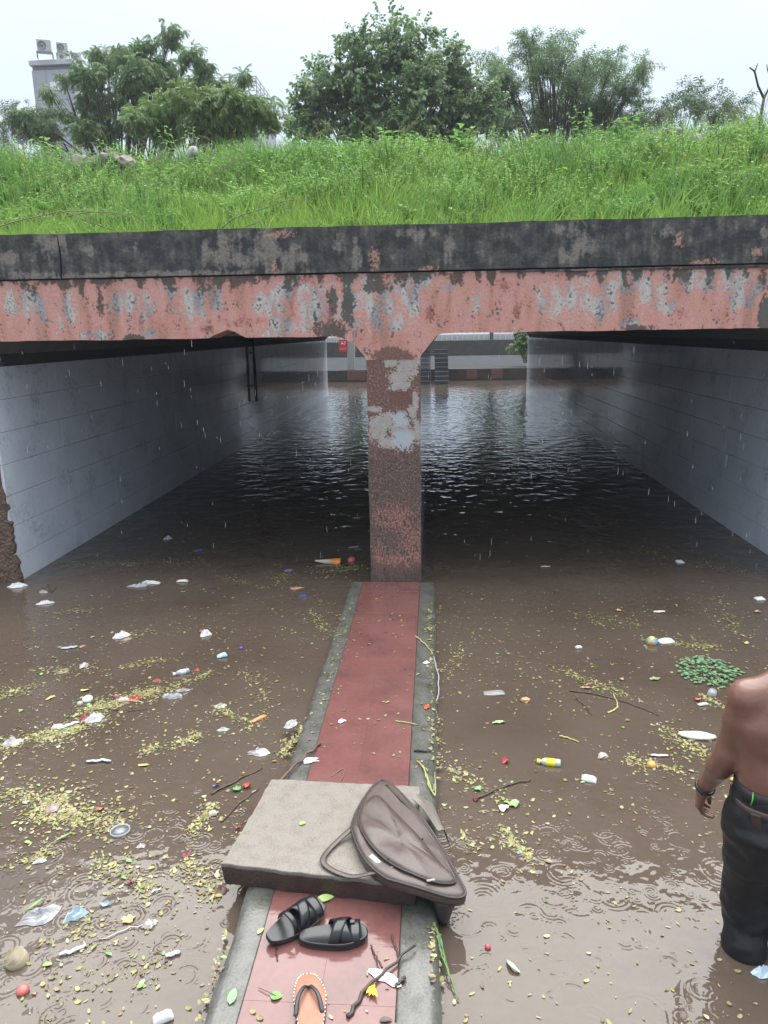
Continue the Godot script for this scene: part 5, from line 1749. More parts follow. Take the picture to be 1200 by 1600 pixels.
func build_footwear():
	var blk := mat(0.010, 0.011, 0.013, 0.28, 0.5)
	var foot := mat(0.035, 0.04, 0.048, 0.35, 0.5)
	for k in 2:
		var a := [[-0.625, -2.262], [-0.510, -2.288]][k] as Array
		var b := [[-0.448, -2.452], [-0.248, -2.322]][k] as Array
		var dir := Vector2(b[0] - a[0], b[1] - a[1])
		var L := 0.262
		var z: float = a[1]
		var t := thing("slide_sandal", ["black rubber sandal tilted on edge with cut outs, beside its pair", "black rubber sandal lying flat with crossed straps, beside its pair"][k], "sandal", Vector3(a[0], path_top(z) + 0.002, a[1]), -atan2(dir.y, dir.x), "pair of black sandals")
		if k == 0:
			t.rotation.x = 0.30
			t.position.y += 0.012
		var o := sole_outline(L, 0.105)
		var s := Shape.new(true)
		s.dome(o, [[0.93, 0.0], [0.975, 0.004], [1.0, 0.014], [1.0, 0.024], [0.975, 0.030], [0.94, 0.029]])
		obj("sole", s.done(), blk, t)
		var s2 := Shape.new(true)
		s2.dome(o, [[0.94, 0.0285], [0.90, 0.0275], [0.6, 0.0265], [0.2, 0.0265]])
		obj("footbed", s2.done(), foot, t)
		obj("strap", strap(L, 0.42, 0.60, 0.62, 0.80, 0.047, 0.052, 0.016), blk, t)
		obj("strap", strap(L, 0.62, 0.80, 0.42, 0.58, 0.0475, 0.056, 0.016), blk, t)
		obj("strap", strap(L, 0.74, 0.90, 0.74, 0.88, 0.046, 0.040, 0.016), blk, t)
		if k == 0:
			obj("strap", strap(L, 0.30, 0.38, 0.34, 0.42, 0.045, 0.060, 0.016), blk, t)
		else:
			obj("toe_loop", box(0.02, 0.006, 0.018, 0.002), blk, t, Vector3(0.205, 0.064, -0.01))
	# tan flip flop with a stitched edge
	var a := Vector2(-0.452, -2.128)
	var t := thing("flip_flop", "tan flip flop with white stitched edge and dark thong", "flip flop", Vector3(-0.395, path_top(-1.9) + 0.001, -1.872), 1.785)
	var L := 0.265
	var o := sole_outline(L, 0.108)
	var s := Shape.new(true)
	s.dome(o, [[0.97, 0.0], [1.0, 0.003], [1.0, 0.013], [0.985, 0.016]])
	obj("sole", s.done(), mat(0.10, 0.045, 0.03, 0.5), t)
	var s2 := Shape.new(true)
	s2.dome(o, [[0.985, 0.0158], [0.95, 0.0175], [0.6, 0.017], [0.2, 0.0165]])
	var tan_ := mat(1, 1, 1, 0.4, 0.5)
	tri_tex(tan_, ramp_tex(191, 0.02, [Color(0.19, 0.078, 0.042), Color(0.235, 0.10, 0.056), Color(0.27, 0.125, 0.075)], 256), 3.0)
	var fb := obj("footbed", s2.done(), tan_, t)
	var stt := Shape.new(true)
	for k in 52:
		var p: Vector2 = sole_outline(L, 0.108)[int(k * 40.0 / 52.0) % 40].lerp(sole_outline(L, 0.108)[(int(k * 40.0 / 52.0) + 1) % 40], fmod(k * 40.0 / 52.0, 1.0))
		var c := Vector2(L * 0.5, 0)
		var q := c + (p - c) * 0.975
		box_in(stt, Vector3(q.x, 0.0172, q.y), Vector3(0.006, 0.003, 0.004), 0.001)
	var sg := obj("stitching", stt.done(), mat(0.62, 0.58, 0.52, 0.6), fb)
	sg.set_meta("kind", "stuff")
	var nav := mat(0.02, 0.022, 0.032, 0.4)
	for sg2 in [-1.0, 1.0]:
		obj("thong_strap", tube_mesh(curve([Vector3(0.205, 0.018, 0.004), Vector3(0.192, 0.034, sg2 * 0.012), Vector3(0.15, 0.038, sg2 * 0.034), Vector3(0.10, 0.016, sg2 * 0.045)], 14), range(15).map(func(i): return 0.0055 + 0.0002 * i), 7, 0.55), nav, t)

func stick(called: String, label: String, cat: String, pts: Array, r0: float, r1: float, col: Array, group := "", sides := 6) -> MeshInstance3D:
	var c := curve(pts, 14)
	var n := noise(int(absf(pts[0].x) * 1000), 20.0, 2)
	for k in c.size():
		c[k] += Vector3(n.get_noise_1d(k * 0.13), n.get_noise_1d(k * 0.13 + 9) * 0.5, n.get_noise_1d(k * 0.13 + 5)) * r0 * 1.5
	var o := obj(called, tube_mesh(c, range(15).map(func(i): return lerpf(r0, r1, i / 14.0) * (1.0 + 0.2 * n.get_noise_1d(i * 3.0))), sides), mat(col[0], col[1], col[2], 0.55))
	tag(o, label, cat, group)
	return o

func P(x: float, z: float, up := 0.0) -> Vector3:
	return Vector3(x, path_top(z) + up, z)

func build_path_scraps():
	stick("fallen_stick", "thick dark wet stick lying across the path beside the flip flop", "stick", [P(-0.290, -1.985, 0.008), P(-0.24, -2.08, 0.009), P(-0.178, -2.154, 0.014), P(-0.072, -2.277, 0.02)], 0.008, 0.005, [0.035, 0.026, 0.023])
	stick("fallen_stick", "thin straight twig crossing the thick stick on the path", "stick", [P(-0.236, -2.278, 0.006), P(-0.21, -2.22, 0.012), P(-0.186, -2.165, 0.024)], 0.003, 0.004, [0.06, 0.03, 0.028])
	stick("fallen_stick", "short twig on the grey kerb beyond the thick stick", "stick", [P(-0.160, -2.33, 0.006), P(-0.145, -2.28, 0.01), P(-0.125, -2.225, 0.007)], 0.004, 0.003, [0.05, 0.028, 0.026])
	stick("fallen_stick", "short stub of twig beside the white scrap on the path", "stick", [P(-0.135, -2.108, 0.007), P(-0.118, -2.122, 0.008), P(-0.106, -2.145, 0.010)], 0.006, 0.006, [0.06, 0.045, 0.04])
	stick("fallen_stick", "tiny dark twig poking out from under the tilted sandal", "stick", [P(-0.588, -2.25, 0.004), P(-0.58, -2.22, 0.004), P(-0.571, -2.192, 0.004)], 0.003, 0.002, [0.02, 0.015, 0.015])
	stick("fallen_stick", "brown branch leaning over the kerb behind the slab", "stick", [P(-0.80, -3.24, 0.012), P(-0.76, -3.36, 0.022), P(-0.70, -3.52, 0.016), P(-0.635, -3.66, 0.01)], 0.010, 0.006, [0.10, 0.055, 0.04])
	stick("fallen_stick", "short black twig across the kerb behind the bag", "stick", [P(-0.106, -3.615, 0.007), P(-0.06, -3.613, 0.008), P(-0.018, -3.612, 0.006)], 0.006, 0.005, [0.015, 0.013, 0.012])
	stick("grass_stalk", "pale straw stalk lying over the kerb near the pillar", "stalk", [P(-0.138, -5.20, 0.006), P(-0.07, -5.06, 0.01), P(-0.008, -4.90, 0.004)], 0.006, 0.004, [0.36, 0.30, 0.15])
	stick("grass_stalk", "thin green stalk reaching from red tiles to kerb", "stalk", [P(-0.227, -3.935, 0.004), P(-0.16, -3.915, 0.006), P(-0.098, -3.90, 0.004)], 0.004, 0.003, [0.25, 0.34, 0.14])
	stick("grass_stalk", "fine curled stem on the red tiles behind the slab", "stalk", [P(-0.53, -3.36, 0.003), P(-0.48, -3.43, 0.003), P(-0.47, -3.37, 0.003), P(-0.485, -3.30, 0.003)], 0.003, 0.002, [0.14, 0.09, 0.08])
	for k in 3:
		stick("grass_stalk", "yellow green grass stem tangled on the kerb behind the bag", "stalk", [P(-0.09 + k * 0.03, -3.52 + k * 0.05, 0.006), P(-0.05, -3.42, 0.02), P(-0.03 + k * 0.018, -3.30 + k * 0.05, 0.008), P(0.005, -3.22 - 0.1 * k, 0.004)], 0.004, 0.0025, [0.30, 0.30, 0.10], "stems on the kerb")
	for k in 4:
		stick("grass_stalk", "green grass stem trailing from kerb into water below the bag", "stalk", [P(0.0 + k * 0.006, -2.40 + k * 0.03, 0.004), P(0.03, -2.33 + k * 0.02, -0.02), Vector3(0.05 + k * 0.012, 0.01, -2.22 + 0.03 * k)], 0.003, 0.002, [0.10, 0.20, 0.06], "stems below the bag")
	# torn white scrap, yellow peel, leaves
	var sc := obj("paper_scrap", crumple(901, 0.13, 0.35, 0.012), mat(0.62, 0.60, 0.56, 0.5), self, P(-0.175, -2.142, 0.004), Vector3(0, -0.5, 0))
	tag(sc, "narrow white scrap under the thick stick on the path", "scrap")
	var yp := thing("flower_petals", "limp yellow petals dropped on the path beside the thick stick", "petals", P(-0.212, -2.07, 0.002))
	for k in 4:
		obj("petal", leaf_mesh(0.055 + 0.01 * (k % 2), 0.016), mat(0.72, 0.50, 0.03, 0.5), yp, Vector3(0.004 * k - 0.008, 0.004 + 0.002 * k, -0.02 + 0.004 * k), Vector3(0.1 * k, -1.57 + 0.35 * (k - 1.5), 0.2))
	var lf := thing("fallen_leaf", "round green leaf with brown stalk beside the flip flop", "leaf", P(-0.545, -2.046, 0.004))
	obj("blade", leaf_mesh(0.042, 0.036), mat(0.10, 0.26, 0.05, 0.4), lf)
	obj("stalk", tube_mesh([Vector3(0, 0.002, 0), Vector3(-0.03, 0.005, -0.012), Vector3(-0.07, 0.002, -0.03)], [0.002, 0.0018, 0.0015], 5), mat(0.16, 0.10, 0.06, 0.6), lf)
	var l2 := obj("fallen_leaf", leaf_mesh(0.075, 0.032), mat(0.34, 0.46, 0.16, 0.4), self, P(-0.44, -2.505, 0.006), Vector3(0.25, 0.35, 0))
	tag(l2, "pale green leaf propped at the front of the slab", "leaf")
	var l3 := obj("fallen_leaf", leaf_mesh(0.06, 0.03), mat(0.14, 0.32, 0.12, 0.4), self, P(-0.695, -2.035, 0.008), Vector3(0.1, 1.5, 0.1))
	tag(l3, "green leaf curled on the kerb beside the flip flop", "leaf")
	var l4 := obj("fallen_leaf", leaf_mesh(0.035, 0.018), mat(0.30, 0.42, 0.10, 0.4), self, P(-0.665, -2.33, 0.003), Vector3(0, 1.0, 0))
	tag(l4, "little yellow green leaf at the tile edge near the sandals", "leaf")
	var l5 := obj("fallen_leaf", leaf_mesh(0.03, 0.022), mat(0.20, 0.42, 0.06, 0.4), self, Vector3(-0.585, path_top(-2.83) + 0.111, -2.83), Vector3(0, 0.5, 0))
	tag(l5, "small bright green leaf lying on the slab top", "leaf")
	var l6 := obj("fallen_leaf", leaf_mesh(0.045, 0.02), mat(0.05, 0.035, 0.03, 0.4), self, P(-0.16, -1.975, 0.004), Vector3(0, 0.1, 0))
	tag(l6, "dark brown seed pod lying on the red tiles by the stick end", "pod")
	var w1 := obj("paper_scrap", crumple(902, 0.085, 0.6, 0.014), mat(0.74, 0.74, 0.74, 0.5), self, P(-0.668, -3.499, 0.006), Vector3(0, 0.2, 0))
	tag(w1, "white torn paper on the kerb behind the slab", "scrap")
	var w2 := obj("paper_scrap", crumple(903, 0.05, 0.7, 0.016), mat(0.66, 0.64, 0.63, 0.5), self, P(-0.546, -3.92, 0.006), Vector3(0, 0.7, 0))
	tag(w2, "small white crumpled scrap alone on the red tiles", "scrap")
	var w3 := obj("paper_scrap", crumple(904, 0.06, 0.45, 0.016), mat(0.62, 0.10, 0.02, 0.4), self, P(-0.045, -4.107, 0.008), Vector3(0, 1.3, 0))
	tag(w3, "orange and red wrapper scrap on the mossy kerb", "wrapper")
	var w4 := obj("paper_scrap", crumple(905, 0.05, 0.7, 0.018), mat(0.68, 0.68, 0.70, 0.4), self, P(-0.055, -4.74, 0.006), Vector3(0, 0.4, 0))
	tag(w4, "small white plastic scrap on the kerb nearest the pillar", "scrap")
	stick("grass_stalk", "thin pale wire strand along the outer foot of the kerb", "strand", [P(-0.002, -4.85, 0.0), P(0.028, -4.6, -0.02), P(0.03, -4.35, -0.02), P(0.016, -4.22, -0.01)], 0.004, 0.004, [0.32, 0.32, 0.32])

func leaf_mesh(L: float, w: float) -> ArrayMesh:
	var s := Shape.new(true)
	var m := []
	for k in 7:
		var t := k / 6.0
		m.append([Vector3(t * L - L * 0.5, 0.06 * L * sin(t * PI), 0), w * 0.5 * pow(sin(pow(t, 0.8) * PI), 0.7) if k > 0 and k < 6 else 0.0005])
	for sg in [-1.0, 1.0]:
		for k in 6:
			var a: Vector3 = m[k][0]
			var b: Vector3 = m[k + 1][0]
			var c: Vector3 = b + Vector3(0, 0.14 * m[k + 1][1], sg * m[k + 1][1])
			var d: Vector3 = a + Vector3(0, 0.14 * m[k][1], sg * m[k][1])
			if sg > 0:
				s.quad(a, b, c, d)
			else:
				s.quad(a, d, c, b)
	return s.done()

# a crumpled sheet: a ragged outline with folds, closed underneath
func crumple(sd: int, size: float, aspect: float, h: float) -> ArrayMesh:
	var n := noise(sd, 1.0, 2)
	var s := Shape.new(false)
	var segs := 14
	var rings := []
	for j in 5:
		var f := 1.0 - j * 0.22
		var ring := []
		for k in segs:
			var a := -TAU * k / segs
			var rr: float = 0.5 * size * (1.0 + 0.55 * n.get_noise_2d(cos(a) * 1.6, sin(a) * 1.6)) * f
			var y: float = h * 0.75 * (1.0 - 0.9 * f * f) * (0.8 + 1.1 * n.get_noise_3d(cos(a) * 1.9 * f, sin(a) * 1.9 * f, 3.0)) if j > 0 else 0.0
			ring.append(Vector3(cos(a) * rr, maxf(y, -0.004), sin(a) * rr * aspect))
		rings.append(ring)
	s.loft(rings, true, true)
	return s.done()

const LITTER := [
	["crumple", "foam_chunk", -3.959, -6.404, 0.183, 0.5, 0.05, 0.2, [0.72, 0.73, 0.75], "white foam wedge floating at the broken wall end", "foam"],
	["crumple", "plastic_bag", -3.465, -5.972, 0.148, 0.5, 0.03, 0.5, [0.6, 0.62, 0.66], "pale plastic bag floating off the broken wall end", "bag"],
	["crumple", "plastic_bag", -3.625, -6.251, 0.095, 0.6, 0.03, 0.1, [0.35, 0.34, 0.34], "grey crumpled plastic beside the foam wedge", "bag"],
	["crumple", "plastic_bag", -2.787, -6.446, 0.206, 0.5, 0.035, 0.3, [0.42, 0.44, 0.48], "greyish translucent bag beside its whiter twin before the bay with the wall pipe", "bag", 0.75],
	["crumple", "plastic_bag", -2.71, -6.539, 0.209, 0.35, 0.03, -0.2, [0.62, 0.62, 0.62], "whitish bag floating against a greyish one before the bay with the wall pipe", "bag"],
	["packet", "plastic_packet", -2.417, -6.582, 0.123, 0.4, 0.02, 0.1, [0.68, 0.68, 0.66], "small white packet floating alone in the wider bay mouth", "packet"],
	["crumple", "plastic_wrapper", -2.461, -5.261, 0.152, 0.6, 0.05, 0.5, [0.74, 0.71, 0.7], "bulging white wrapper ringed by yellow leaves", "wrapper"],
	["crumple", "plastic_wrapper", -2.389, -5.201, 0.07, 0.5, 0.02, 0.5, [0.55, 0.33, 0.3], "pinkish paper stuck to the bulging white wrapper", "wrapper"],
	["strip", "clear_plastic", -2.776, -5.034, 0.127, 0.35, 0.012, 0.4, [0.5, 0.55, 0.62], "bluish clear plastic sliver near the bulging white wrapper", "plastic", 0.7],
	["packet", "wood_chip", -2.682, -5.06, 0.059, 0.5, 0.01, 1.2, [0.42, 0.19, 0.1], "small orange brown chip beside the bluish plastic sliver", "chip"],
	["cup", "paper_cup", -1.093, -7.189, 0.29, 0.5, 0.03, 0.1, [0.62, 0.52, 0.4], "white cone shaped cup with orange band floating by the pillar", "cup", [0.72, 0.2, 0.03]],
	["crumple", "blue_wrapper", -2.562, -7.58, 0.14, 0.5, 0.03, 0.1, [0.02, 0.03, 0.12], "dark navy crumpled wrapper deep beyond the leaf drift", "wrapper"],
	["crumple", "blue_wrapper", -1.45, -6.931, 0.102, 0.5, 0.02, 0.3, [0.06, 0.09, 0.3], "mid blue wrapper among leaves beside the pillar", "wrapper"],
	["crumple", "blue_wrapper", -1.181, -6.203, 0.15, 0.35, 0.03, 0.0, [0.03, 0.035, 0.16], "crushed dark blue wrapper beside the submerged path edge", "wrapper"],
	["crumple", "orange_scrap", -1.276, -6.406, 0.143, 0.4, 0.02, 0.4, [0.52, 0.18, 0.1], "orange red scrap beside the crushed dark blue wrapper", "scrap"],
	["ball", "bottle_cap", -0.855, -7.258, 0.093, 0.8, 0.02, 0, [0.55, 0.1, 0.04], "orange red cap bobbing against the pillar side", "cap"],
	["strip", "clear_plastic", -0.888, -7.748, 0.127, 0.4, 0.01, 0.2, [0.22, 0.34, 0.42], "pale blue plastic sliver beside the pillar", "plastic"],
	["strip", "clear_plastic", -0.988, -9.068, 0.098, 0.5, 0.008, 0.2, [0.55, 0.56, 0.6], "tiny white sliver in the dark water beside the pillar", "plastic"],
	["crumple", "plastic_bag", -3.103, -8.09, 0.12, 0.7, 0.04, 0.9, [0.4, 0.42, 0.46], "small pale bag peaking up deep beyond the leaf drift", "bag"],
	["crumple", "red_white_wrapper", -1.809, -5.318, 0.101, 0.9, 0.05, 1.0, [0.74, 0.72, 0.7], "upright white wrapper with a red corner", "wrapper"],
	["petal", "red_corner", -1.855, -5.368, 0.041, 0.8, 0.02, 0.3, [0.62, 0.08, 0.04], "red flap on the upright white wrapper", "wrapper"],
	["packet", "sachet", -1.558, -4.923, 0.085, 0.7, 0.025, 0.4, [0.42, 0.6, 0.8], "blue and white sachet floating near the purple cap", "sachet"],
	["ball", "bottle_cap", -1.45, -5.062, 0.034, 0.9, 0.01, 0, [0.14, 0.03, 0.4], "tiny purple cap floating near the blue sachet", "cap"],
	["crumple", "red_scrap", -1.67, -4.687, 0.045, 0.8, 0.02, 0.3, [0.62, 0.07, 0.03], "bright red scrap at the tip of the leaf raft", "scrap"],
	["bottle", "clear_bottle", -1.767, -4.634, 0.126, 0.35, 0.02, 0.6, [0.45, 0.5, 0.55], "short clear bottle lying along the leaf raft", "bottle", 0.7],
	["crumple", "red_scrap", -1.9, -4.522, 0.053, 0.7, 0.02, 0.3, [0.58, 0.1, 0.05], "orange red scrap in the middle of the leaf raft", "scrap"],
	["crumple", "red_scrap", -1.951, -4.257, 0.092, 0.7, 0.03, 0.3, [0.48, 0.07, 0.04], "large dull red scrap beside the pink wrapper", "scrap"],
	["packet", "pink_wrapper", -2.008, -4.229, 0.075, 0.6, 0.025, 0.3, [0.68, 0.5, 0.52], "pink and white wrapper caught in the leaf raft", "wrapper"],
	["ball", "pink_blossom", -2.08, -4.279, 0.038, 0.8, 0.015, 0.3, [0.35, 0.04, 0.16], "magenta blossom head caught in the leaf raft", "flower"],
	["crumple", "plastic_bag", -1.707, -4.292, 0.151, 0.45, 0.04, 0.1, [0.42, 0.42, 0.45], "grey clear plastic lump trailing below the leaf raft", "bag", 0.8],
	["crumple", "plastic_bag", -1.664, -4.382, 0.102, 0.4, 0.03, 0.2, [0.5, 0.48, 0.5], "smaller clear plastic lump above the grey one in the raft", "bag", 0.7],
	["crumple", "plastic_bag", -2.091, -3.991, 0.127, 0.6, 0.06, 0.6, [0.78, 0.8, 0.82], "shiny white bag standing out of the leaf raft", "bag"],
	["crumple", "red_scrap", -2.17, -4.003, 0.072, 0.6, 0.02, 0.5, [0.42, 0.05, 0.04], "dull red scrap tucked behind the shiny white bag", "scrap"],
	["strip", "plastic_strip", -2.222, -3.909, 0.14, 0.25, 0.015, 0.75, [0.55, 0.6, 0.68], "long grey blue plastic strip in the leaf raft", "plastic"],
	["packet", "red_white_packet", -2.278, -3.885, 0.078, 0.6, 0.02, 0.3, [0.7, 0.42, 0.44], "red and white striped packet beside the grey blue strip", "packet"],
	["ball", "foam_ball", -2.256, -4.238, 0.075, 0.6, 0.025, 0.3, [0.75, 0.75, 0.73], "smooth white oval foam lump above the shiny white bag", "foam"],
	["ball", "grey_lump", -2.278, -4.177, 0.045, 0.8, 0.015, 0.3, [0.4, 0.38, 0.37], "small grey lump touching the white oval foam", "foam"],
	["ball", "pink_lump", -2.512, -4.722, 0.064, 0.7, 0.025, 0.2, [0.58, 0.48, 0.47], "pale pinkish shell lump floating alone", "lump"],
	["crumple", "brown_bag", -2.639, -4.635, 0.136, 0.5, 0.02, 0.1, [0.22, 0.17, 0.08], "olive brown soaked paper near the pinkish lump", "paper"],
	["crumple", "foam_chunk", -2.461, -3.699, 0.135, 0.45, 0.05, 0.4, [0.7, 0.66, 0.66], "large white and pinkish foam lump at the raft end", "foam"],
	["strip", "clear_plastic", -1.861, -3.539, 0.15, 0.15, 0.02, 0.05, [0.55, 0.62, 0.66], "long pale blue tube floating below the leaf raft", "plastic"],
	["petal", "yellow_peel", -1.595, -3.512, 0.063, 0.35, 0.01, 0.1, [0.66, 0.42, 0.03], "yellow peel floating past the end of the pale blue tube", "peel"],
	["petal", "yellow_peel", -2.515, -4.246, 0.067, 0.4, 0.01, 1.0, [0.72, 0.48, 0.03], "yellow peel floating behind the leaf raft", "peel"],
	["petal", "yellow_peel", -2.33, -4.359, 0.06, 0.5, 0.012, 0.2, [0.74, 0.58, 0.04], "bright yellow petal at the head of the leaf raft", "petal"],
	["crumple", "cream_wrapper", -1.354, -4.177, 0.081, 0.6, 0.03, 0.3, [0.6, 0.54, 0.42], "cream patterned wrapper between raft and path", "wrapper"],
	["packet", "orange_stick", -1.073, -4.036, 0.118, 0.3, 0.015, 0.9, [0.62, 0.26, 0.06], "flat orange stick floating beside the path", "stick"],
	["crumple", "clear_packet", -0.843, -3.874, 0.114, 0.65, 0.03, 1.2, [0.55, 0.58, 0.62], "clear packet washed up against the path kerb", "packet", 0.8],
	["crumple", "foam_chunk", -0.992, -3.657, 0.137, 0.45, 0.04, 0.1, [0.64, 0.61, 0.58], "ragged off white foam piece near the kerb", "foam"],
	["crumple", "cream_wrapper", -1.26, -3.902, 0.077, 0.5, 0.02, 0.3, [0.62, 0.63, 0.64], "thin white film between the orange stick and leaf raft", "wrapper", 0.8],
	["ball", "pink_egg", -1.903, -3.108, 0.058, 0.75, 0.03, 0.3, [0.42, 0.24, 0.28], "mauve pink oval lump among yellow leaves", "lump"],
	["petal", "red_scrap", -1.663, -3.118, 0.045, 0.6, 0.015, 0.3, [0.66, 0.12, 0.05], "orange red petal scrap near the mauve lump", "petal"],
	["disc", "round_lid", -1.497, -2.965, 0.104, 0.8, 0.01, 0.0, [0.45, 0.47, 0.5], "round clear plastic lid floating by the yellow leaves", "lid", 0.45],
	["crumple", "white_scrap", -1.778, -2.746, 0.058, 0.5, 0.02, 0.3, [0.72, 0.72, 0.72], "white paper scrap below the mauve lump", "scrap"],
	["crumple", "white_scrap", -1.356, -2.863, 0.047, 0.5, 0.02, 0.3, [0.7, 0.7, 0.71], "little white scrap beside the round clear lid", "scrap"],
	["crumple", "red_scrap", -1.124, -2.822, 0.053, 0.8, 0.03, 0.3, [0.34, 0.12, 0.1], "brownish red crumpled scrap near the slab", "scrap"],
	["petal", "pink_petal", -1.311, -2.629, 0.03, 0.7, 0.02, 0.3, [0.66, 0.14, 0.22], "bright pink petal beside a white stalk", "petal"],
	["packet", "sachet", -1.087, -3.108, 0.041, 0.8, 0.025, 0.4, [0.72, 0.62, 0.64], "tiny white and pink sachet near the slab", "sachet"],
	["petal", "green_leaf_piece", -1.023, -3.315, 0.053, 0.8, 0.015, 0.4, [0.1, 0.3, 0.06], "broad green leaf touching a red blossom near the slab", "leaf"],
	["petal", "red_blossom", -0.975, -3.339, 0.047, 0.8, 0.025, 0.4, [0.64, 0.07, 0.03], "red blossom touching a broad green leaf near the slab", "flower"],
	["petal", "blue_scrap", -1.141, -3.337, 0.04, 0.4, 0.012, 0.1, [0.06, 0.14, 0.48], "blue plastic scrap beside a black twig", "scrap"],
	["petal", "red_blossom", -0.935, -3.004, 0.034, 0.6, 0.02, 0.4, [0.6, 0.12, 0.06], "orange red blossom at the slab foot", "flower"],
	["crumple", "blue_plastic", -1.461, -2.439, 0.105, 0.45, 0.05, 0.7, [0.42, 0.62, 0.78], "light blue plastic rag folded like a wing", "plastic"],
	["crumple", "grey_cloth", -1.611, -2.435, 0.183, 0.6, 0.03, 0.4, [0.28, 0.28, 0.31], "grey sodden cloth barely breaking the surface", "cloth"],
	["cup2", "tan_cup", -1.581, -2.215, 0.092, 0.9, 0.03, 0.2, [0.5, 0.42, 0.27], "tan paper cup floating upside down", "cup"],
	["ball", "red_ball", -1.486, -2.086, 0.051, 0.8, 0.04, 0.3, [0.6, 0.1, 0.08], "red rounded fruit bobbing beside a ripple", "fruit"],
	["strip", "clear_plastic", -1.388, -2.266, 0.108, 0.2, 0.015, 0.6, [0.55, 0.6, 0.68], "long clear plastic sleeve below the blue rag", "plastic", 0.7],
	["crumple", "red_white_wrapper", -1.141, -2.408, 0.067, 0.5, 0.035, 0.5, [0.72, 0.69, 0.64], "cream wrapper with a dark red corner", "wrapper"],
	["petal", "orange_disc", -1.239, -2.433, 0.057, 0.9, 0.006, 0.0, [0.48, 0.34, 0.12], "round orange yellow slice beside a pink straw", "slice"],
	["strip", "clear_plastic", -0.996, -2.271, 0.059, 0.45, 0.012, 0.4, [0.55, 0.58, 0.66], "short clear plastic pouch floating alone", "plastic", 0.75],
	["packet", "white_packet", -0.935, -2.001, 0.08, 0.5, 0.03, 0.5, [0.7, 0.72, 0.74], "white printed packet with a pinkish end", "packet"],
	["strip", "pink_straw", -1.229, -2.377, 0.219, 0.03, 0.006, 0.55, [0.48, 0.36, 0.42], "long thin pinkish straw lying on the water", "straw"],
	["crumple", "brown_scrap", -0.906, -2.611, 0.071, 0.7, 0.03, 0.2, [0.28, 0.18, 0.13], "brown crumpled paper beside the slab corner", "paper"],
	["blade", "green_reed", -1.661, -2.491, 0.096, 0.2, 0.01, 1.1, [0.2, 0.42, 0.08], "curved bright green blade over the grey cloth", "blade"],
	["blade", "green_reed", -1.752, -2.908, 0.109, 0.15, 0.01, 0.9, [0.26, 0.44, 0.12], "curved green blade among the yellow leaves", "blade"],
	["strip", "clear_plastic", -1.182, -2.594, 0.049, 0.2, 0.008, 0.7, [0.4, 0.62, 0.64], "short pale turquoise strip near the pink petal", "plastic"],
	["petal", "blue_scrap", -1.365, -2.506, 0.048, 0.5, 0.015, 0.4, [0.22, 0.34, 0.6], "soft blue scrap near the pink straw", "scrap"],
	["ball", "toy_ball", 1.628, -5.247, 0.091, 0.95, 0.05, 0.3, [0.52, 0.5, 0.22], "small multicoloured ball floating beside a white sheet", "ball", [0.1, 0.3, 0.5]],
	["packet", "white_sheet", 1.747, -5.286, 0.135, 0.6, 0.02, 0.2, [0.68, 0.68, 0.66], "flat white sheet touching the multicoloured ball", "sheet"],
	["strip", "white_sliver", 1.87, -5.889, 0.107, 0.4, 0.012, 0.1, [0.72, 0.72, 0.72], "white sliver under a green sprig", "plastic"],
	["packet", "white_sheet", 2.814, -6.212, 0.1, 0.6, 0.02, 0.2, [0.7, 0.7, 0.7], "small white sheet caught in twigs near the wall", "sheet"],
	["petal", "red_scrap", 2.668, -5.909, 0.064, 0.6, 0.012, 0.2, [0.5, 0.16, 0.1], "dull red scrap below the caught white sheet", "scrap"],
	["cup2", "white_cup", 1.783, -4.45, 0.058, 0.9, 0.03, 0.3, [0.58, 0.63, 0.7], "little white cup beside the floating weed", "cup"],
	["petal", "red_scrap", 1.667, -4.369, 0.045, 0.7, 0.02, 0.3, [0.7, 0.08, 0.03], "bright red scrap beside the floating weed", "scrap"],
	["packet", "white_stick", 1.683, -4.312, 0.08, 0.35, 0.015, 0.2, [0.66, 0.58, 0.56], "short pale stick beside the bright red scrap", "stick"],
	["foam", "foam_plate", 1.515, -3.93, 0.229, 0.38, 0.02, -0.15, [0.76, 0.75, 0.71], "large stained white foam plate near the man", "plate"],
	["bottle", "yellow_bottle", 0.623, -3.621, 0.14, 0.35, 0.02, -0.15, [0.5, 0.5, 0.46], "small bottle with yellow cap and yellow label", "bottle", [0.72, 0.62, 0.02]],
	["packet", "clear_packet", 0.391, -4.418, 0.159, 0.45, 0.012, 0.05, [0.34, 0.33, 0.32], "flat grey clear packet floating alone", "packet", 0.75],
	["ball", "orange_peel", 0.578, -4.322, 0.057, 0.7, 0.02, 0.2, [0.52, 0.28, 0.1], "tan orange peel floating near the clear packet", "peel"],
	["ball", "orange_fruit", 1.173, -3.625, 0.055, 0.8, 0.035, 0.2, [0.7, 0.34, 0.02], "small orange fruit floating in green sprigs", "fruit"],
	["ball", "shell", 0.93, -3.696, 0.053, 0.9, 0.035, 0.2, [0.52, 0.42, 0.36], "white and brown shell floating by the clear box", "shell"],
	["packet", "clear_box", 0.811, -3.481, 0.087, 0.6, 0.02, -0.3, [0.55, 0.6, 0.64], "clear plastic box lid floating on green leaves", "lid", 0.85],
	["petal", "red_blossom", 0.391, -3.624, 0.049, 0.7, 0.03, 0.2, [0.66, 0.03, 0.03], "red blossom floating beside the yellow capped bottle", "flower"],
	["petal", "white_petal", 0.344, -3.215, 0.063, 0.7, 0.02, 0.6, [0.7, 0.71, 0.68], "white petal floating beside a round green leaf", "petal"],
	["petal", "green_leaf_piece", 0.398, -3.253, 0.064, 0.9, 0.012, 0.2, [0.22, 0.4, 0.12], "round green leaf beside the white petal", "leaf"],
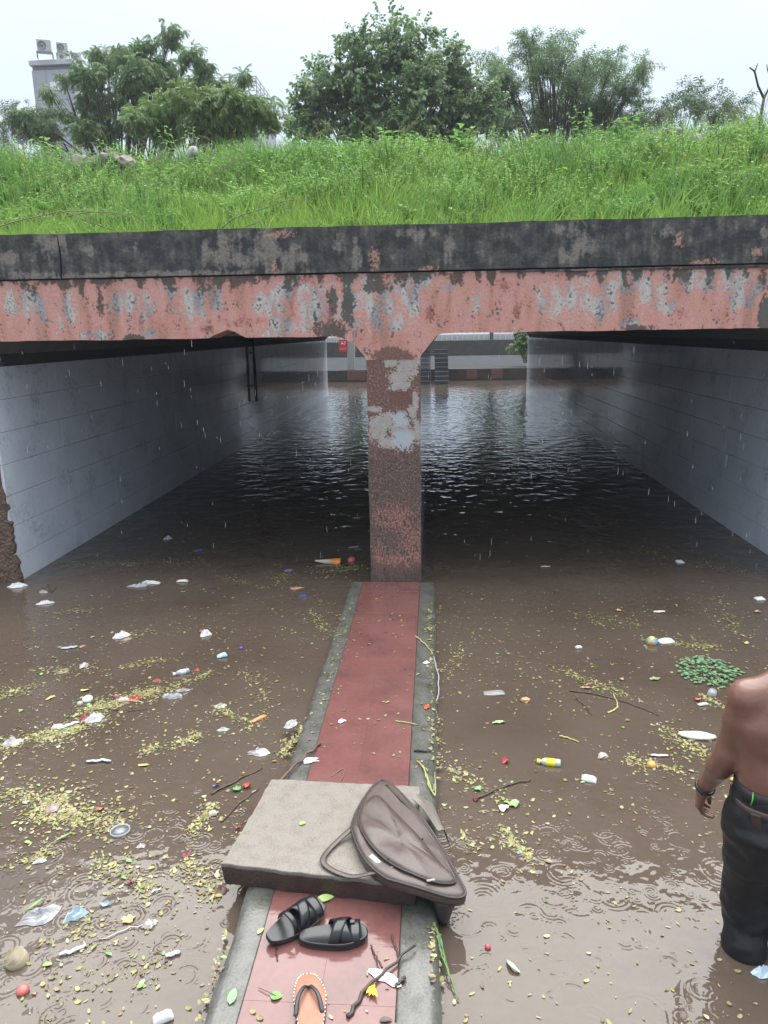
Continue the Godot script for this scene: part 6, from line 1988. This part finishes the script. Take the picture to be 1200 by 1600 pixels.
	["petal", "red_blossom", 0.212, -3.282, 0.035, 0.9, 0.02, 0.2, [0.3, 0.03, 0.03], "dark red blossom at the end of a twig", "flower"],
	["ball", "bottle_cap", 0.206, -2.366, 0.027, 0.9, 0.012, 0.2, [0.62, 0.04, 0.07], "red bottle cap floating on open water", "cap"],
	["blade", "split_reed", 0.294, -2.28, 0.081, 0.28, 0.01, -0.9, [0.48, 0.58, 0.38], "pale green split blade floating on open water", "blade"],
	["packet", "white_sheet", 1.071, -5.149, 0.057, 0.6, 0.02, 0.2, [0.68, 0.7, 0.74], "tiny white tile shaped scrap on the muddy water", "scrap"],
	["petal", "yellow_blossom", 1.564, -3.49, 0.066, 0.7, 0.02, 0.2, [0.72, 0.58, 0.04], "yellow blossom floating behind the man", "flower"],
	["strip", "white_stick", 1.242, -3.721, 0.106, 0.22, 0.01, 0.0, [0.62, 0.55, 0.42], "cream stick floating among green sprigs", "stick"],
	["crumple", "blue_plastic", 1.199, -2.297, 0.08, 0.6, 0.04, 0.2, [0.5, 0.68, 0.85], "pale blue plastic beside the man", "plastic"],
	["packet", "white_sheet", 2.471, -7.265, 0.09, 0.7, 0.02, 0.2, [0.66, 0.68, 0.7], "small white scrap near the clean bay wall", "scrap"],
	["strip", "white_sliver", 1.108, -7.097, 0.102, 0.25, 0.008, 0.0, [0.62, 0.6, 0.55], "thin pale sliver deep in the stair bay", "plastic"],
	["strip", "white_sliver", 0.101, -9.519, 0.119, 0.3, 0.008, 0.1, [0.7, 0.7, 0.7], "tiny white glinting scrap in dark water by the pillar", "plastic"],
	["petal", "orange_scrap", 1.54, -5.91, 0.054, 0.8, 0.012, 0.1, [0.62, 0.3, 0.03], "small orange petal before the stair bay", "petal"],
	["petal", "green_leaf_piece", 1.483, -4.655, 0.078, 0.6, 0.01, 0.1, [0.26, 0.36, 0.12], "olive green oval leaf on muddy water", "leaf"],
	["petal", "green_leaf_piece", 0.392, -4.046, 0.085, 0.4, 0.012, 0.1, [0.3, 0.5, 0.18], "long light green leaf on muddy water", "leaf"],
	["petal", "green_leaf_piece", 0.227, -3.373, 0.046, 0.9, 0.012, 0.6, [0.16, 0.44, 0.08], "bright green leaf above the twig", "leaf"],
	["petal", "yellow_blossom", 2.325, -5.267, 0.048, 0.6, 0.012, 0.6, [0.6, 0.45, 0.04], "yellow petal near the clean bay wall", "petal"],
	["petal", "red_scrap", 1.263, -4.639, 0.043, 0.7, 0.012, 0.6, [0.55, 0.18, 0.12], "pinkish red scrap near the olive leaf", "scrap"],
	["petal", "orange_scrap", 1.005, -4.51, 0.059, 0.4, 0.012, 0.1, [0.5, 0.24, 0.12], "tan orange strip on a floating twig", "scrap"],
	["crumple", "plastic_bag", 0.387, -2.904, 0.029, 0.6, 0.02, 0.3, [0.7, 0.72, 0.74], "white scrap beside a green sprig on rippled water", "scrap"]]
const TWIGS := [[[[0.199, 0.004, -3.281], [0.318, 0.004, -3.366], [0.406, 0.004, -3.425], [0.509, 0.004, -3.457]], 0.006, "thin branching twig floating near the bag"], [[[0.884, 0.004, -4.463], [1.04, 0.004, -4.425], [1.233, 0.004, -4.305], [1.37, 0.004, -4.166]], 0.005, "long dark twig floating amid yellow petals"], [[[0.909, 0.004, -4.377], [0.946, 0.004, -4.254], [0.966, 0.004, -4.159]], 0.006, "short dark twig crossing the long one"], [[[1.066, 0.004, -4.179], [1.144, 0.004, -4.261], [1.155, 0.004, -4.429]], 0.006, "bent yellowish reed floating on muddy water"], [[[-1.144, 0.004, -3.266], [-1.07, 0.004, -3.363], [-0.934, 0.004, -3.515]], 0.006, "black twig floating behind the slab"], [[[0.731, 0.004, -3.907], [0.782, 0.004, -3.881], [0.829, 0.004, -3.842]], 0.005, "short pale reed floating on muddy water"], [[[-1.032, 0.004, -3.051], [-0.977, 0.004, -3.204], [-0.908, 0.004, -3.33]], 0.004, "fine brown twig leaning on the slab side"], [[[-2.086, 0.004, -4.127], [-1.928, 0.004, -4.1], [-1.815, 0.004, -4.129]], 0.004, "thin stem lying across the leaf raft"], [[[-3.697, 0.004, -6.471], [-3.555, 0.004, -6.259], [-3.578, 0.004, -6.4]], 0.006, "black forked twig near the foam wedge"]]
const DRIFT := [[-2.509, -3.663, -2.036, -3.969, 0.052, 520], [-2.215, -4.089, -1.83, -4.394, 0.057, 360], [-1.817, -4.359, -1.564, -4.671, 0.038, 170], [-2.386, -4.644, -1.957, -4.867, 0.036, 70], [-2.893, -4.627, -2.432, -4.745, 0.055, 60], [-2.884, -4.294, -2.672, -4.393, 0.051, 70], [-1.702, -3.552, -1.6, -3.719, 0.029, 80], [-1.513, -3.689, -1.387, -3.846, 0.029, 90], [-1.991, -3.129, -1.526, -3.011, 0.071, 420], [-2.255, -3.235, -1.886, -3.186, 0.047, 150], [-1.732, -2.82, -1.919, -2.719, 0.03, 70], [-1.535, -2.787, -1.19, -2.586, 0.041, 110], [-1.111, -2.765, -0.88, -2.564, 0.04, 90], [-1.152, -2.981, -1.104, -3.188, 0.031, 60], [-4.017, -7.144, -2.311, -7.17, 0.094, 190], [-1.595, -6.673, -0.7, -7.089, 0.08, 330], [-2.188, -6.759, -1.534, -6.4, 0.05, 80], [-1.092, -5.92, -0.723, -5.189, 0.055, 60], [-1.409, -4.778, -1.056, -4.23, 0.064, 60], [-1.363, -4.136, -0.988, -3.919, 0.04, 60], [-0.855, -3.65, -0.783, -3.855, 0.029, 60], [-3.384, -5.713, -2.972, -5.798, 0.066, 50], [-2.435, -5.2, -2.253, -5.396, 0.07, 60], [2.462, -6.236, 2.325, -5.338, 0.078, 150], [1.561, -5.316, 2.107, -5.192, 0.039, 150], [0.095, -4.628, 0.213, -5.217, 0.035, 60], [0.891, -4.751, 1.306, -4.356, 0.053, 110], [1.362, -4.009, 1.549, -3.623, 0.053, 170], [1.057, -3.676, 1.319, -3.584, 0.032, 90], [0.076, -3.562, 0.363, -3.32, 0.035, 90], [1.717, -4.456, 1.814, -4.237, 0.033, 70], [1.177, -5.829, 1.646, -5.634, 0.074, 60], [2.191, -7.687, 3.04, -6.854, 0.109, 110], [0.117, -5.802, 0.789, -4.651, 0.161, 90], [-0.693, -6.084, -0.711, -3.655, 0.034, 70], [-0.034, -5.945, 0.013, -3.442, 0.027, 220], [-0.0, -2.486, 0.008, -2.036, 0.008, 70], [-0.817, -2.514, -0.806, -1.998, 0.008, 22], [-1.497, -2.413, -1.184, -2.301, 0.078, 50], [-1.209, -2.24, -0.983, -2.165, 0.049, 20], [-1.535, -2.283, -1.208, -2.073, 0.062, 30], [0.311, -3.092, 0.433, -2.856, 0.024, 60], [0.067, -3.082, 0.235, -2.868, 0.031, 30]]
const LOOSE := [[-3.3, -6.4, -0.85, -2.9, 900], [-3.6, -9.5, -0.7, -6.4, 160], [-1.9, -2.9, -0.95, -1.7, 110], [0.05, -6.4, 2.6, -2.9, 800], [0.1, -9.0, 3.2, -6.4, 110], [0.05, -2.9, 1.2, -1.7, 110], [-0.65, -6.4, -0.13, -1.9, 90]]
func sheet_mat(c: Array, alpha: float) -> StandardMaterial3D:
	var m := mat(c[0], c[1], c[2], 0.32, 0.5)
	m.cull_mode = BaseMaterial3D.CULL_DISABLED
	if alpha < 1.0:
		m.transparency = BaseMaterial3D.TRANSPARENCY_ALPHA
		m.albedo_color.a = alpha
	return m

# soaked and muddied: less colour, less white
func dulled(c: Array) -> Array:
	var g: float = (c[0] + c[1] + c[2]) / 3.0
	return [lerpf(c[0], g * 1.05, 0.22) * 0.78, lerpf(c[1], g, 0.22) * 0.78, lerpf(c[2], g * 0.92, 0.22) * 0.78]

func build_litter():
	var k := 0
	for q in LITTER:
		k += 1
		var kind: String = q[0]
		var size: float = q[4] * 0.9
		var asp: float = q[5]
		var h: float = q[6]
		var alpha := 1.0
		var second: Array = []
		if q.size() > 11:
			if q[11] is Array:
				second = q[11]
			else:
				alpha = q[11]
		var c8: Array = dulled(q[8])
		var m := sheet_mat(c8, alpha)
		var at := Vector3(q[2], 0.003, q[3])
		var X: float = q[2]
		if X > -0.85 and X < 0.06:
			at.y = path_top(q[3]) + 0.003
		var o: Node3D
		match kind:
			"crumple":
				o = obj(q[1], crumple(1000 + k, size, asp, h), m, self, at, Vector3(0, q[7], 0))
			"petal":
				o = obj(q[1], leaf_cup(size, size * asp, h, 2000 + k), m, self, at, Vector3(0, q[7], 0))
			"strip":
				var s := Shape.new(true)
				var n := noise(3000 + k, 1.0, 2)
				var pts := []
				for i in 9:
					var t := i / 8.0
					pts.append(Vector3((t - 0.5) * size, 0.002 + h * 0.3 * (1.0 + n.get_noise_1d(t * 3.0)), n.get_noise_1d(t * 2.0 + 7.0) * size * 0.12))
				s.tube(pts, range(9).map(func(i): return maxf(size * asp * 0.5 * (0.65 + 0.35 * sin(PI * (i + 0.5) / 9.0)), 0.002)), 8, minf(0.5, h / maxf(size * asp, 0.004)))
				o = obj(q[1], s.done(), m, self, at, Vector3(0, q[7], 0))
			"packet":
				var poly := []
				var n := noise(4000 + k, 1.0, 2)
				for i in 20:
					var a := TAU * i / 20.0
					poly.append(Vector2(signf(cos(a)) * pow(absf(cos(a)), 0.35) * size * 0.5, signf(sin(a)) * pow(absf(sin(a)), 0.35) * size * asp * 0.5) * (1.0 + 0.12 * n.get_noise_1d(i * 0.7)))
				o = obj(q[1], cushion(poly, [[1.0, 0.0], [1.0, 0.2 * h], [0.9, 0.5 * h], [0.6, 0.9 * h], [0.2, h]], 0.0, h * 0.8, 4100 + k, func(_x, _z): return 0.0), m, self, at, Vector3(0, q[7], 0))
			"disc":
				var t := thing(q[1], q[9], q[10], at)
				obj("disc", lathe([[size * 0.02, 0.003], [size * 0.42, 0.003], [size * 0.46, 0.004]], 24), m, t)
				obj("rim", lathe([[size * 0.45, 0.0], [size * 0.5, 0.001], [size * 0.5, h], [size * 0.46, h], [size * 0.455, 0.002]], 24), sheet_mat(q[8], minf(1.0, alpha + 0.1)), t)
				continue
			"ball":
				var r0 := size * 0.5
				var sp := SphereMesh.new()
				sp.radius = r0
				sp.height = r0 * 2.0 * asp
				sp.radial_segments = 18
				sp.rings = 10
				if second.size():
					var t := thing(q[1], q[9], q[10], at + Vector3(0, r0 * 0.35, 0))
					obj("core", sp, m, t)
					var cols := [[0.10, 0.30, 0.50], [0.60, 0.18, 0.08], [0.12, 0.38, 0.20], [0.66, 0.55, 0.12]]
					for i in 4:
						var s := Shape.new(true)
						var rings := []
						for j in 9:
							var th := PI * j / 8.0
							var ring := []
							for e in 4:
								var ph: float = TAU * (i * 0.25 + e * 0.06)
								ring.append(Vector3(sin(th) * cos(ph), cos(th), sin(th) * sin(ph)) * r0 * 1.03 * Vector3(1, asp, 1))
							rings.append(ring)
						s.loft(rings, false, false, false)
						obj("gore", s.done(), sheet_mat(cols[i], 1.0), t, Vector3.ZERO, Vector3(0.6, 0.3, 0.4))
					continue
				var bm := rock_mesh(5000 + k, r0 * 0.95) if q[10] in ["lump", "shell", "peel", "flower"] else sp
				o = obj(q[1], bm, m, self, at + Vector3(0, r0 * asp * 0.25, 0), Vector3(0.2, q[7], 0.1))
			"cup":
				var t := thing(q[1], q[9], q[10], at + Vector3(0, 0.028, 0), q[7])
				var L := size
				var rr := func(x: float) -> float: return lerpf(0.008, 0.048, x)
				var a := lathe([[rr.call(0.0), 0.0], [rr.call(0.68), L * 0.68]], 18)
				var b := lathe([[rr.call(0.68) + 0.001, L * 0.68], [rr.call(0.98) + 0.001, L * 0.98], [rr.call(1.0), L], [rr.call(1.0) - 0.004, L * 0.995], [0.01, L * 0.9]], 18)
				obj("cone", a, m, t, Vector3(-L * 0.5, 0, 0), Vector3(0, 0, -PI / 2 - 0.12))
				obj("orange_band", b, sheet_mat(second, 1.0), t, Vector3(-L * 0.5, 0, 0), Vector3(0, 0, -PI / 2 - 0.12))
				continue
			"cup2":
				var t := thing(q[1], q[9], q[10], at, q[7])
				var r1 := size * 0.5
				obj("wall", lathe([[r1, -0.02], [r1 * 1.02, 0.0], [r1 * 0.93, h * 1.1], [r1 * 0.9, h * 1.15]], 22), m, t, Vector3.ZERO, Vector3(0.35, 0, 0.1))
				obj("base", lathe([[r1 * 0.9, h * 1.15], [r1 * 0.86, h * 1.12], [r1 * 0.84, h * 0.98], [0.002, h * 0.98]], 22), m, t, Vector3.ZERO, Vector3(0.35, 0, 0.1))
				continue
			"bottle":
				var t := thing(q[1], q[9], q[10], at + Vector3(0, size * asp * 0.2, 0), q[7])
				var rd := size * asp * 0.5
				var L := size
				var turn := Vector3(0, 0, PI / 2)
				obj("bottle_body", lathe([[0.002, 0.0], [rd * 0.9, 0.0], [rd, L * 0.05], [rd, L * 0.22], [rd * 0.96, L * 0.25]], 18), m, t, Vector3(L * 0.5, 0, 0), turn)
				obj("label_band", lathe([[rd * 1.02, L * 0.24], [rd * 1.02, L * 0.60]], 18), sheet_mat(second if second.size() else [0.5, 0.52, 0.55], 1.0), t, Vector3(L * 0.5, 0, 0), turn)
				obj("shoulder", lathe([[rd, L * 0.60], [rd * 0.98, L * 0.68], [rd * 0.7, L * 0.77], [rd * 0.42, L * 0.82], [rd * 0.42, L * 0.87]], 18), m, t, Vector3(L * 0.5, 0, 0), turn)
				obj("cap", lathe([[rd * 0.55, L * 0.86], [rd * 0.58, L * 0.87], [rd * 0.58, L * 0.98], [rd * 0.5, L * 1.0], [0.002, L * 1.0]], 16), sheet_mat(second if second.size() else [0.6, 0.62, 0.65], 1.0), t, Vector3(L * 0.5, 0, 0), turn)
				continue
			"foam":
				var t := thing(q[1], q[9], q[10], at, q[7])
				var poly := []
				var n := noise(61, 1.2, 3)
				for i in 36:
					var a := TAU * i / 36.0
					poly.append(Vector2(cos(a) * size * 0.5, sin(a) * size * asp * 0.5) * (1.0 + 0.10 * n.get_noise_1d(i * 0.8)))
				var fm := mat(1, 1, 1, 0.5, 0.4)
				tri_tex(fm, ramp_tex(211, 0.05, [Color(0.16, 0.13, 0.09), Color(0.40, 0.38, 0.34), Color(0.48, 0.47, 0.44)], 256), 4.0)
				obj("plate", cushion(poly, [[0.96, 0.0], [1.0, 0.006], [0.97, 0.016], [0.9, 0.012], [0.75, 0.009], [0.3, 0.010]], 0.0, 0.012, 62, func(_x, _z): return 0.0), fm, t)
				continue
			"blade":
				var s := Shape.new(true)
				var pts := []
				for i in 11:
					var t := i / 10.0
					pts.append(Vector3((t - 0.5) * size, 0.004 + h * sin(t * PI), size * 0.10 * sin(t * PI)))
				s.tube(pts, range(11).map(func(i): return maxf(size * asp * 0.5 * sin(PI * (i + 0.4) / 11.0), 0.001)), 6, 0.25)
				o = obj(q[1], s.done(), m, self, at, Vector3(0, q[7], 0))
		tag(o, q[9], q[10])
	for w in TWIGS:
		var pts := []
		for p in w[0]:
			pts.append(Vector3(p[0], 0.006, p[2]))
		stick("floating_twig", w[2], "twig", pts, w[1], w[1] * 0.5, [0.06, 0.042, 0.032] if not "reed" in w[2] else [0.42, 0.36, 0.12])
	# floating green weed: a mat of small round leaves on short stems
	var r := RandomNumberGenerator.new()
	r.seed = 66
	var fw := thing("floating_weed", "floating green weed with many small round leaves near the man", "water weed", Vector3(1.885, 0.0, -4.784))
	var lf := Shape.new(true)
	for k2 in 240:
		var a := r.randf() * TAU
		var d := sqrt(r.randf())
		var p := Vector3(cos(a) * d * 0.21, r.randf_range(0.003, 0.05) * (1.2 - d), sin(a) * d * 0.24)
		var an := r.randf() * TAU
		leaf_in(lf, p, Vector3(cos(an), r.randf_range(-0.1, 0.35), sin(an)), Vector3.UP, r.randf_range(0.022, 0.036), 0.026, Color(1, 1, 1) * r.randf_range(0.7, 1.25), 0.1)
	var lm := tinted(0.4, 0.3)
	lm.albedo_color = lin(0.13, 0.25, 0.12)
	var fo := obj("leaves", lf.done(), lm, fw)
	fo.set_meta("kind", "stuff")
	for k2 in 7:
		var a := k2 * 0.9
		obj("stem", tube_mesh([Vector3.ZERO, Vector3(cos(a) * 0.09, 0.014, sin(a) * 0.09), Vector3(cos(a) * 0.20, 0.004, sin(a) * 0.22)], [0.003, 0.0025, 0.002], 5), mat(0.12, 0.22, 0.10, 0.5), fw)

func leaf_cup(L: float, w: float, h: float, sd: int) -> ArrayMesh:
	var n := noise(sd, 1.0, 2)
	var s := Shape.new(true)
	var rings := []
	for j in 4:
		var f := 1.0 - j * 0.3
		var ring := []
		for k in 12:
			var a := -TAU * k / 12
			var rr := 0.5 * (1.0 + 0.5 * n.get_noise_2d(cos(a) * 1.5, sin(a) * 1.5)) * f
			ring.append(Vector3(cos(a) * rr * L, 0.001 + h * f * f * (0.6 + 0.9 * n.get_noise_2d(cos(a) * 2.0 + 5.0, sin(a) * 2.0)), sin(a) * rr * w))
		rings.append(ring)
	s.loft(rings, false, true)
	return s.done()

# leaves and petals adrift: the largest are things of their own, the countless small ones one mass
func build_floating_leaves():
	var r := RandomNumberGenerator.new()
	r.seed = 77
	var spots := []
	var gap := noise(33, 0.9, 3)
	for g in DRIFT:
		for k in int(g[5] * 4.0):
			var t := r.randf()
			if gap.get_noise_2d(lerpf(g[0], g[2], t) * 3.5 + 40.0, lerpf(g[1], g[3], t) * 3.5) < r.randf_range(-0.5, 0.15):
				continue
			var fat := 0.5 if r.randf() < 0.5 else (1.2 if r.randf() < 0.7 else 3.0)
			var off: float = r.randfn() * g[4] * fat
			var off2: float = r.randfn() * g[4] * fat
			spots.append(Vector2(lerpf(g[0], g[2], t) + off2, lerpf(g[1], g[3], t) + off * 1.3))
	for g in LOOSE:
		for k in int(g[4] * 2.6):
			var p := Vector2(r.randf_range(g[0], g[2]), r.randf_range(g[1], g[3]))
			if gap.get_noise_2dv(p * 1.4) > r.randf_range(-0.35, 0.3) or r.randf() < 0.2:
				spots.append(p)
	var tints := [Color(0.28, 0.24, 0.07), Color(0.31, 0.28, 0.11), Color(0.19, 0.21, 0.06), Color(0.21, 0.15, 0.065), Color(0.13, 0.17, 0.05), Color(0.34, 0.31, 0.20), Color(0.12, 0.085, 0.05)]
	var base := Shape.new(true)
	base.col(Color.WHITE)
	var ring := []
	for k in 7:
		var a := -TAU * k / 7
		ring.append(Vector3(cos(a) * 0.5, 0.06 * cos(a * 2.0), sin(a) * 0.30))
	for k in 7:
		base.tri(Vector3(0, 0.03, 0), ring[k], ring[(k + 1) % 7])
	var small := base.done()
	var xf := []
	var cs := []
	var mats := []
	for c in tints:
		mats.append(mat(c.r, c.g, c.b, 0.4, 0.5))
	var gm := [mat(0.12, 0.30, 0.06, 0.4), mat(0.22, 0.40, 0.10, 0.4)]
	var shapes := [leaf_mesh(1.0, 0.5), leaf_mesh(1.0, 0.36), leaf_mesh(1.0, 0.62)]
	var made := 0
	var step := int(spots.size() / 290.0)
	for i in spots.size():
		var p: Vector2 = spots[i]
		var y := 0.003
		if p.x > -0.78 and p.x < 0.0 and p.y > -6.4:
			if p.x > -0.88 and p.x < 0.02 and p.y > -3.2 and p.y < -2.45:
				continue
			y = path_top(p.y) + 0.003
		elif p.x > -0.83 and p.x < 0.05 and p.y > -6.4:
			y = 0.022
		if p.x > -0.9 and p.x < 0.13 and p.y > -3.2 and p.y < -2.4:
			continue
		if p.x > -0.62 and p.x < -0.1 and p.y < -6.4:
			continue
		if i % step == 0 and made < 298:
			var green := r.randf() < 0.22
			var m: Material = gm[r.randi() % 2] if green else mats[r.randi() % 6]
			var sz := r.randf_range(0.018, 0.038)
			var o := obj("floating_leaf", shapes[r.randi() % 3], m, self, Vector3(p.x, y + 0.002, p.y), Vector3(r.randf_range(-0.15, 0.15), r.randf() * TAU, r.randf_range(-0.15, 0.15)))
			o.scale = Vector3(sz, sz, sz)
			tag(o, "small green leaf adrift among the litter" if green else "small yellow leaf adrift among the litter", "leaf", "green leaves adrift" if green else "yellow leaves adrift")
			made += 1
		else:
			var sz := 0.006 + 0.022 * pow(r.randf(), 1.6)
			var b := Basis.from_euler(Vector3(r.randf_range(-0.2, 0.2), r.randf() * TAU, r.randf_range(-0.2, 0.2))).scaled_local(Vector3(sz, sz, sz * r.randf_range(0.45, 1.3)))
			xf.append(Transform3D(b, Vector3(p.x, y + 0.001, p.y)))
			cs.append(tints[r.randi() % 7].lerp(tints[r.randi() % 7], r.randf()) * r.randf_range(0.5, 1.15))
	var o := many("drifting_leaflets", small, tinted(0.4, 0.0), xf, cs)
	struct_tag(o, "stuff", "countless tiny yellow leaflets drifting on the water")

# water running off the beam: short threads and drops in the air under its edge
func build_runoff():
	var r := RandomNumberGenerator.new()
	r.seed = 91
	var s := Shape.new(true)
	s.tube([Vector3(0, 0.5, 0), Vector3(0, 0.3, 0), Vector3(0, -0.3, 0), Vector3(0, -0.5, 0)], [0.25, 0.8, 1.0, 0.4], 6)
	var mesh := s.done()
	var xf := []
	for k in 200:
		var x := r.randf_range(-3.9, 3.4)
		var y := r.randf_range(0.1, 2.27)
		if x > -0.65 and x < -0.08:
			continue
		var len_ := r.randf_range(0.015, 0.07)
		var rad := r.randf_range(0.0008, 0.0016)
		xf.append(Transform3D(Basis.from_scale(Vector3(rad, len_, rad)), Vector3(x, y, -6.51 + r.randf_range(-0.03, 0.05))))
	var m := mat(0.8, 0.83, 0.86, 0.05)
	m.transparency = BaseMaterial3D.TRANSPARENCY_ALPHA
	m.albedo_color.a = 0.45
	struct_tag(many("runoff_water", mesh, m, xf, []), "stuff", "threads and drops of water running off the beam")
